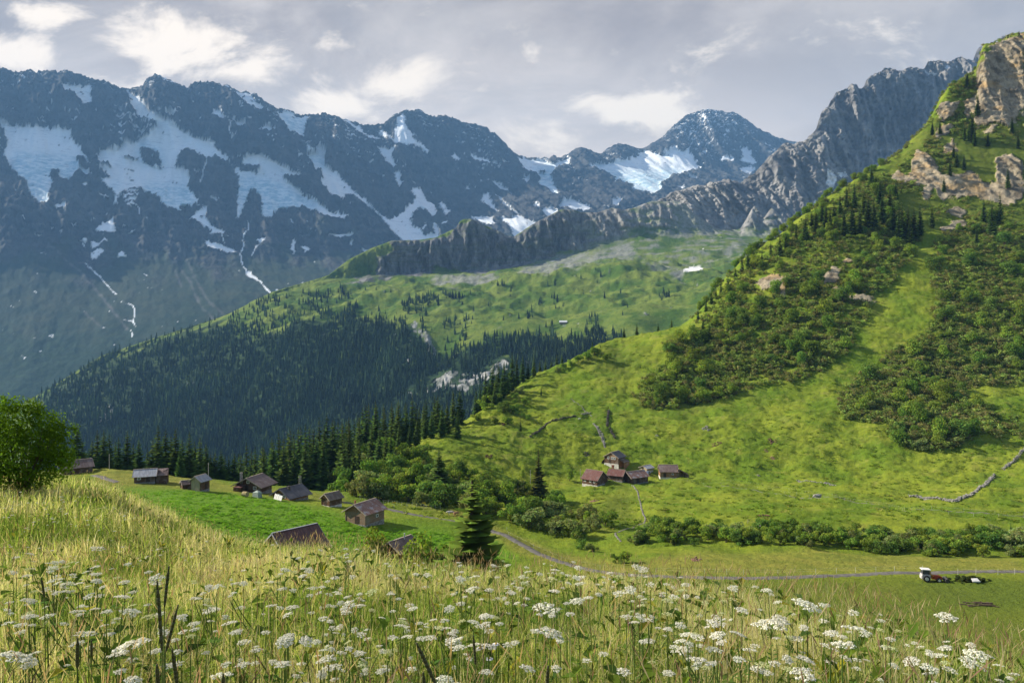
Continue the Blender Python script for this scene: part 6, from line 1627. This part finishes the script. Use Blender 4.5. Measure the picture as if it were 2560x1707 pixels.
x, y = near_points(20000, 2.0, 30, 0.55, 7); sets.append(blades(x, y, .40, .68, .0018, .003, 8, .40, -.15))
grass_obj('meadow_grass', 'tall mixed grass, straw coloured and green, covering the near slope', sets)
# grass heads on the taller stalks
hx_, hy_ = near_points(15000, 2.0, 40, 0.6, 9)
r_ = np.random.default_rng(10); n = len(hx_)
hz_ = meadow_z(hx_, hy_) + r_.uniform(.32, .62, n)
L_ = r_.uniform(.05, .14, n); wq = r_.uniform(.0015, .0035, n) * (1 + hy_ / 25)
an = r_.uniform(0, 6.28, n); s3 = np.stack([np.cos(an), np.sin(an), 0 * an], 1); ld = np.stack([r_.normal(0, .4, n), r_.normal(0, .4, n), np.ones(n)], 1)
c0 = np.stack([hx_, hy_, hz_], 1)
V = np.stack([c0, c0 + ld * (L_ * .45)[:, None] + s3 * wq[:, None], c0 + ld * L_[:, None], c0 + ld * (L_ * .45)[:, None] - s3 * wq[:, None]], 1).reshape(-1, 3)
kc = np.array([(.48, .40, .22), (.40, .29, .15), (.38, .34, .16), (.30, .19, .12)])[r_.integers(0, 4, n)] * r_.uniform(.7, 1.25, (n, 1))
tag(put('grass_seed_heads', mesh_np('grass_seed_heads', V, [np.arange(4 * n).reshape(-1, 4)], M_GRASS, False, None, {'tint': np.repeat(kc, 4, 0)})), 'straw and reddish seed heads of the meadow grass', 'seed heads', kind='stuff')
# broad weed leaves low in the sward
wx, wy = near_points(9000, 1.8, 34, .6, 12)
d, d2 = tint_field(wx, wy); kp = (d2 + r_.normal(0, .3, len(wx))[:len(wx)] if len(wx) == n else d2 + np.random.default_rng(3).normal(0, .3, len(wx))) < .12
wx, wy = wx[kp], wy[kp]; n = len(wx); r_ = np.random.default_rng(14)
az = r_.uniform(0, 6.28, n); el = r_.uniform(.2, 1.2, n); Ln = r_.uniform(.06, .17, n); ww = Ln * r_.uniform(.16, .30, n)
dr = np.stack([np.cos(az) * np.cos(el), np.sin(az) * np.cos(el), np.sin(el)], 1); sd_ = np.stack([-np.sin(az), np.cos(az), 0 * az], 1)
b0 = np.stack([wx, wy, meadow_z(wx, wy) + r_.uniform(.12, .42, n)], 1)
mid_ = b0 + dr * (Ln * .5)[:, None]; tipp = b0 + dr * Ln[:, None] - np.array([0, 0, 1]) * (Ln * .3)[:, None]
V = np.stack([b0, mid_ + sd_ * ww[:, None], tipp, mid_ - sd_ * ww[:, None]], 1).reshape(-1, 3)
cw = np.array([(.085, .16, .025), (.12, .20, .03), (.06, .12, .03), (.26, .27, .04)])[r_.choice(4, n, p=[.4, .3, .2, .1])] * r_.uniform(.7, 1.3, (n, 1))
tag(put('meadow_weeds', mesh_np('meadow_weeds', V, [np.arange(4 * n).reshape(-1, 4)], M_GRASS, False, None, {'tint': np.repeat(cw, 4, 0)})), 'green weed leaves between the grass of the near slope', 'weeds', kind='stuff')

# ---- white umbel flowers
def umbel_arrays(seed, R0=.055, nu=15, npet=18, warm=0.0):
    r_ = np.random.default_rng(seed); V, Q, C = [], [], []
    for k in range(nu):
        q_ = math.sqrt((k + .4) / nu); a = k * 2.39996 + r_.uniform(-.2, .2)
        c = np.array([math.cos(a) * q_ * R0, math.sin(a) * q_ * R0, R0 * (.24 * (1 - q_ * q_)) + r_.uniform(-.003, .003)])
        ur = R0 * r_.uniform(.20, .29)
        for j in range(npet):
            aa = r_.uniform(0, 6.28); qq = math.sqrt(r_.random()) * ur
            p = c + np.array([math.cos(aa) * qq, math.sin(aa) * qq, (1 - (qq / ur) ** 2) * ur * .45 + r_.uniform(-.002, .002)])
            nrm = np.array([math.cos(aa) * .5, math.sin(aa) * .5, 1.0]) + r_.normal(0, .35, 3); nrm /= np.linalg.norm(nrm)
            t1 = np.cross(nrm, r_.normal(size=3)); t1 /= np.linalg.norm(t1); t2 = np.cross(nrm, t1)
            s_ = R0 * r_.uniform(.055, .082)
            i0 = len(V); V += [p - t1 * s_, p + t2 * s_, p + t1 * s_, p - t2 * s_]; Q.append((i0, i0 + 1, i0 + 2, i0 + 3))
            col = np.array([.88, .855, .72]) * r_.uniform(.85, 1.05) * np.array([1, 1, 1 - warm])
            C += [col] * 4
        # ray from the stem top
        i0 = len(V); b_ = np.array([0, 0, -R0 * .75]); w3 = np.array([-math.sin(a), math.cos(a), 0]) * R0 * .018
        V += [b_ - w3, b_ + w3, c + w3, c - w3]; Q.append((i0, i0 + 1, i0 + 2, i0 + 3)); C += [np.array([.20, .27, .07])] * 4
    return np.array(V), np.array(Q), np.array(C)
UMB = []
for i in range(7):
    V, Q, C = umbel_arrays(800 + i, .055, (15, 19, 13, 17, 22, 14, 16)[i], 24, .12 if i == 5 else 0.0)
    if i == 5: C = C * np.array([.80, .85, .60])
    UMB.append((V, Q, C))
UMB_ME = [mesh_np('umbel_head', V, [Q], M_PETAL, False, None, {'tint': C}) for V, Q, C in UMB]
def stem_mesh(seed, pts_list, r0=.0035):
    sg = []
    for pts in pts_list:
        for a, b_ in zip(pts[:-1], pts[1:]): sg.append((a, r0, b_, r0 * .85))
    tv, tq = tubes(sg, 4)
    return mesh_np('flower_stem', tv, [tq], M_PLANT, True, None, {'tint': np.tile(np.array([[.13, .19, .045]]), (len(tv), 1))})
def leaf_fan(seed, n_, h):
    r_ = np.random.default_rng(seed); V, Q, C = [], [], []
    for k in range(n_):
        z = r_.uniform(.15, .7) * h; a = r_.uniform(0, 6.28); L1 = r_.uniform(.08, .18)
        for j in range(7):
            t = (j // 2 + .6) / 3.6; s_ = (-1) ** j
            b_ = np.array([math.cos(a) * L1 * t, math.sin(a) * L1 * t, z + .04 * t]); a2 = a + s_ * .8 if j < 6 else a
            l2 = L1 * .38 * (1.1 - t * .6); d_ = np.array([math.cos(a2), math.sin(a2), .1]) * l2; w_ = np.array([-math.sin(a2), math.cos(a2), 0]) * l2 * .2
            i0 = len(V); V += [b_, b_ + d_ * .5 + w_, b_ + d_, b_ + d_ * .5 - w_]; Q.append((i0, i0 + 1, i0 + 2, i0 + 3)); C += [np.array([.085, .15, .03]) * r_.uniform(.7, 1.3)] * 4
    return mesh_np('flower_leaf', np.array(V), [np.array(Q)], M_PLANT, False, None, {'tint': np.array(C)})
PLANTS = []
for i in range(8):
    r_ = random.Random(60 + i); h = .62
    top = (r_.uniform(-.04, .04), r_.uniform(-.04, .04), h)
    stems = [[(0, 0, -.03), (top[0] * .3, top[1] * .3, h * .5), (top[0], top[1], h - .04)]]
    heads = [(top, 1.0, r_.uniform(-.3, .3), r_.uniform(-.3, .3))]
    for k in range((0, 1, 2, 1, 3, 0, 2, 1)[i]):
        a = r_.uniform(0, 6.28); q_ = r_.uniform(.08, .17); zb = r_.uniform(.35, .55) * h; zt = h * r_.uniform(.78, 1.02)
        e_ = (math.cos(a) * q_, math.sin(a) * q_, zt)
        stems.append([(top[0] * .3, top[1] * .3, zb), (e_[0] * .6, e_[1] * .6, (zb + zt) / 2), (e_[0], e_[1], zt - .035)])
        heads.append((e_, r_.uniform(.55, .85), r_.uniform(-.3, .3), r_.uniform(-.3, .3)))
    PLANTS.append((stem_mesh(i, stems), leaf_fan(i, 4, h), heads))
ZONES = {
 'front': 'large white umbel flower close to the camera at the bottom edge of the meadow',
 'leftfar': 'small white umbel flower on the slope near the big leafy bush',
 'leftmid': 'white umbel flower among straw coloured grass below the leafy bush',
 'mid': 'white umbel flower in the middle of the meadow in front of the open branched spruce',
 'crest': 'white umbel flower on the meadow crest in front of the gully and road',
 'right': 'white umbel flower on the crest before the mown field with the tractor'}
def umbel(px, py, label=None, group=None, size=None, pi=None, hgt=None):
    h = hgt or random.uniform(.42, .66)
    g = meadow_at_pixel(px, py, h)
    st, lf, heads = PLANTS[pi if pi is not None else random.randrange(len(PLANTS))]
    if size: s_ = size / 44 * g.y / F * 40 / .11 / 40 * 44
    o = root('umbel_flower', label, 'flower', g, random.uniform(0, 6.28), group, (h / .62,) * 3)
    put('stem', st, o); put('foliage', lf, o)
    k = random.uniform(.42, .68)
    if size: k = .88 * (size / F * g.y) / (.11 * h / .62)
    for (p, s_, rx, ry) in heads:
        put('flower_head', random.choice(UMB_ME), o, p, (rx + random.uniform(-.15, .15), ry + random.uniform(-.15, .15), random.uniform(0, 6.28)), s_ * k)
    return o
BIGU = [(30,1648,96,'largest white umbel in the bottom corner, tilted and cut by the frame'),(330,1622,88,'broad domed white umbel right of the dark grass spikes near the bottom'),(1362,1528,78,'broad bright white umbel just left of the meadow centre line, heavy and double'),(1370,1590,72,'loose white umbel directly under the broad bright one'),(1930,1568,88,'broad white umbel on a thick pale stem in the lower meadow'),(2150,1582,74,'dense white umbel low on the far slope of flowers'),(2020,1520,70,'dense white umbel before the mown field'),(715,1612,46,'white umbel with lumpy outline near the bottom'),(1140,1608,44,'drooping white umbel above the daisies'),(1185,1560,34,'small round white umbel above the drooping one'),(1450,1505,40,'lacy white umbel on a tall thick green stem'),
        (545,1690,60,'white umbel cut by the bottom edge near the grass spikes'),(2105,1610,60,'twin headed white umbel below the dense one'),(2370,1545,52,'tall white umbel rising over the field edge'),(2440,1640,56,'ragged white umbel near the frame corner'),(1800,1560,48,'domed white umbel left of the broad one'),(1760,1655,56,'greenish white umbel low among yellow leaves'),(530,1528,46,'neat white umbel in the straw grass'),(390,1450,40,'flat white umbel over the dark grass spike'),(735,1520,36,'white umbel on a thin stem among straw stalks'),(245,1372,38,'wide flat white umbel on a pale stem on the upper slope'),(135,1455,40,'flat white umbel in dark green grass'),(330,1535,48,'white umbel beside the tallest grass spike'),(575,1565,44,'white umbel with a small companion under it'),(2010,1690,60,'pale umbel hidden low at the bottom edge'),(1700,1480,34,'umbel held above the crest grass'),(1380,1450,40,'cluster umbel on the crest'),(1610,1402,30,'tall umbel cluster standing against the yellow field'),(1595,1420,26,'lower umbel of the tall cluster against the yellow field')]
for (x, y, s_, lab) in BIGU:
    umbel(x, y, lab, None, s_, pi=random.choice((0, 5, 0, 1)))
n_big = len(BIGU)
regs = [('leftfar', [(0,1225),(300,1250),(480,1330),(300,1330),(0,1300)], 34), ('leftmid', [(0,1300),(560,1345),(800,1400),(800,1560),(0,1560)], 64), ('mid', [(800,1350),(1250,1420),(1250,1640),(800,1640)], 56),
        ('crest', [(1150,1405),(1700,1425),(1700,1500),(1150,1480)], 46), ('right', [(1600,1430),(2000,1480),(2300,1570),(2540,1650),(2540,1700),(1700,1640),(1500,1560)], 56), ('front', [(0,1560),(800,1560),(1500,1640),(1800,1660),(1800,1720),(0,1720)], 18)]
for key, poly, k in regs:
    for (x, y) in scatter(poly, k, len(key) * 7 + k):
        umbel(x, y, ZONES[key], 'white umbels ' + key)
# the rest of the blooms, past the three hundred nearest
pts, sc_ = [], []
for (x, y) in scatter([(0,1225),(560,1335),(1000,1405),(1700,1440),(2540,1650),(2540,1690),(0,1690)], 190, 77):
    h = random.uniform(.38, .6); g = meadow_at_pixel(x, y, h)
    pts.append((g.x, g.y, g.z + h)); s_ = random.uniform(.32, .6); sc_.append((s_, s_, s_))
V, Q, C = merged(UMB, np.array(pts), np.array(sc_), RNG.uniform(0, 6.28, len(pts)), np.ones((len(pts), 3)))
sg = [((p[0], p[1], p[2] - .04 * s_[0]), .003, (p[0], p[1], p[2] - .6), .004) for p, s_ in zip(pts, sc_)]
tv, tq = tubes(sg, 4)
V2 = np.concatenate([V, tv]); Q2 = np.concatenate([Q, tq + len(V)]); C2 = np.concatenate([C, np.tile(np.array([[.13, .19, .045]]), (len(tv), 1))])
tag(put('small_meadow_blooms', mesh_np('small_meadow_blooms', V2, [Q2], M_PETAL, False, None, {'tint': C2})), 'smaller white blooms scattered through the meadow', 'flowers', kind='stuff')

# ---- dark grass spikes close to the camera
M_SPIKE = plain('dark_spike', (.105, .10, .05), .9, .1, 0, .4, 300)
def spike(px, py, px2, py2, Y, label, r0=.0040):
    a = Vector(P(px, py, Y)); b_ = Vector(P(px2, py2, Y + .05))
    d_ = (b_ - a); gx_, gy_ = b_.x + d_.x * .9, b_.y + d_.y * .9
    gz = float(meadow_z(gx_, gy_))
    o = root('grass_spike', label, 'grass spike', (gx_, gy_, gz))
    o0 = Vector((gx_, gy_, gz))
    m = MB(); n_ = 9
    for k in range(n_):
        t0, t1 = k / n_, (k + 1) / n_
        pr = lambda t: r0 * (1.0 if .12 < t < .9 else .55) * (1 + .1 * math.sin(t * 60))
        m.cyl(a.lerp(b_, t0) - o0, a.lerp(b_, t1) - o0, pr(t0), pr(t1), 8)
    m.build('seed_spike', M_SPIKE, o, True)
    m = MB(); m.cyl(b_ - o0, (0, 0, -.02), .0016, .002, 5); m.build('stalk', M_PLANT, o)
    me = o.children[1].data; at = me.attributes.new('tint', 'FLOAT_COLOR', 'POINT'); at.data.foreach_set('color', [.13, .17, .05, 1] * len(me.vertices))
for s_ in ((422,1415,411,1515,1.9,'dark upright grass spike, rightmost of the tall pair'),(393,1452,405,1625,1.7,'longest dark grass spike, left of the tall pair'),(445,1512,414,1630,1.9,'leaning dark grass spike under the tall pair'),(194,1594,193,1668,1.7,'short dark grass spike standing alone'),(103,1443,111,1492,2.6,'faint grey green grass spike on the slope'),(430,1622,443,1712,1.6,'leaning grass spike at the bottom beside the pair'),(392,1660,396,1730,1.5,'thick grass spike cut by the bottom edge'),(1041,1606,1090,1712,1.5,'slanting thick grass spike near the bottom centre'),(1058,1680,1062,1740,1.5,'blunt grass spike at the very bottom'),(1370,1664,1366,1740,1.5,'blunt dark spike cut by the bottom edge in the middle'),(228,1600,229,1640,2.4,'small brown grass spike in the straw'),(1183,1588,1189,1660,2.2,'greenish grass spike beside the daisy'),(558,1684,557,1740,1.6,'dark blunt spike near the bottom edge')):
    spike(*s_)

# ---- yellowing broad leaf plants
def broad_plant(px, py, h, label, yellow, n_=14, group=None):
    g = meadow_at_pixel(px, py, h * .6)
    r_ = np.random.default_rng(int(px)); V, Q, C = [], [], []
    for k in range(n_):
        a = r_.uniform(0, 6.28); el = r_.uniform(.35, 1.35); Ln = h * r_.uniform(.45, .75); w_ = Ln * r_.uniform(.08, .14)
        b_ = np.array([0, 0, h * r_.uniform(.05, .55)]); d_ = np.array([math.cos(a) * math.cos(el), math.sin(a) * math.cos(el), math.sin(el)]); s3_ = np.array([-math.sin(a), math.cos(a), 0])
        i0 = len(V)
        col = np.array([(.50, .40, .04), (.40, .38, .05), (.16, .24, .035), (.09, .17, .03)][r_.choice(4, p=[.5, .3, .15, .05] if yellow else [.06, .14, .4, .4])]) * r_.uniform(.8, 1.15)
        for t, wf in ((0, .25), (.35, 1), (.7, .8), (1, .03)):
            c = b_ + d_ * Ln * t - np.array([0, 0, Ln * .22 * t * t])
            V += [c + s3_ * w_ * wf + np.array([0, 0, w_ * .25 * wf]), c, c - s3_ * w_ * wf + np.array([0, 0, w_ * .25 * wf])]; C += [col, col * .85, col]
        for j in range(3):
            p = i0 + 3 * j; Q += [(p, p + 1, p + 4, p + 3), (p + 1, p + 2, p + 5, p + 4)]
    o = root('broad_leaf_plant', label, 'plant', g, 0, group)
    put('foliage', mesh_np('foliage', np.array(V), [np.array(Q)], M_GRASS, True, None, {'tint': np.array(C)}), o)
    m = MB(); m.cyl((0, 0, -.03), (.01, .01, h * .75), .006, .003, 6); k = m.build('stem', M_PLANT, o)
    at = k.data.attributes.new('tint', 'FLOAT_COLOR', 'POINT'); at.data.foreach_set('color', [.16, .2, .05, 1] * len(k.data.vertices))
broad_plant(1797, 1612, .34, 'bright yellow broad leaf plant left of the thick stemmed umbel', True)
broad_plant(2075, 1690, .36, 'yellow broad leaf plant at the bottom below the dense umbels', True)
broad_plant(1270, 1640, .34, 'yellowing leaf plant behind the white daisy', True, 9)
broad_plant(568, 1352, .5, 'dark green plant with a few yellow leaves by the sunken barn', False, 26)
broad_plant(405, 1365, .42, 'green and yellow leaf clump under the upper umbels', False, 22)
broad_plant(800, 1425, .36, 'dark leafy clump in the middle of the meadow', False, 20)
broad_plant(1115, 1690, .30, 'pale green broad leaf plant at the bottom centre', True, 8)
broad_plant(300, 1480, .40, 'green leaf clump beside a domed umbel', False, 16)
broad_plant(1000, 1480, .35, 'leafy green clump behind the twin umbels', False, 14)
# ---- daisies
DPET = T_WHITE
for (x, y, lab) in ((1223, 1650, 'white daisy with open petals near the bottom centre'), (1200, 1625, 'small tilted daisy left of the open daisy'), (1240, 1613, 'wilted daisy above the open daisy')):
    h = .42; g = meadow_at_pixel(x, y, h)
    o = root('daisy_flower', lab, 'flower', g)
    m = MB()
    for k in range(16):
        a = k * 6.283 / 16; c, s_ = math.cos(a), math.sin(a)
        m.slab((c * .005 - s_ * .002, s_ * .005 + c * .002, h), (c * .005 + s_ * .002, s_ * .005 - c * .002, h), (c * .021 + s_ * .003, s_ * .021 - c * .003, h - .002), (c * .021 - s_ * .003, s_ * .021 + c * .003, h - .002), .001)
    m.build('petals', DPET, o)
    m = MB(); m.cyl((0, 0, h - .002), (0, 0, h + .006), .007, .004, 10); m.build('centre', YEL, o)
    m = MB(); m.cyl((0, 0, -.02), (0, 0, h), .0015, .0015, 5); k = m.build('stem', M_PLANT, o)
    at = k.data.attributes.new('tint', 'FLOAT_COLOR', 'POINT'); at.data.foreach_set('color', [.13, .19, .05, 1] * len(k.data.vertices))

# ================================================================ HAZE
mt = bpy.data.materials.new('haze_air'); mt.use_nodes = True
nt = mt.node_tree
nt.nodes.remove(nt.nodes['Principled BSDF'])
pv = nt.nodes.new('ShaderNodeVolumePrincipled')
pv.inputs['Color'].default_value = (0.26, 0.54, 0.97, 1)
pv.inputs['Density'].default_value = 5.0e-5
pv.inputs['Anisotropy'].default_value = 0.0
nt.links.new(pv.outputs[0], nt.nodes['Material Output'].inputs['Volume'])
hx, hy0, hy1, hz0, hz1 = 6400, -600, 9900, -1700, 3300
V = np.array([(x, y, z) for x in (-hx, hx) for y in (hy0, hy1) for z in (hz0, hz1)], float)
fc = np.array([(0, 1, 3, 2), (4, 6, 7, 5), (0, 4, 5, 1), (2, 3, 7, 6), (0, 2, 6, 4), (1, 5, 7, 3)])
tag(put('haze', mesh_np('haze', V, [fc], mt)), kind='stuff')
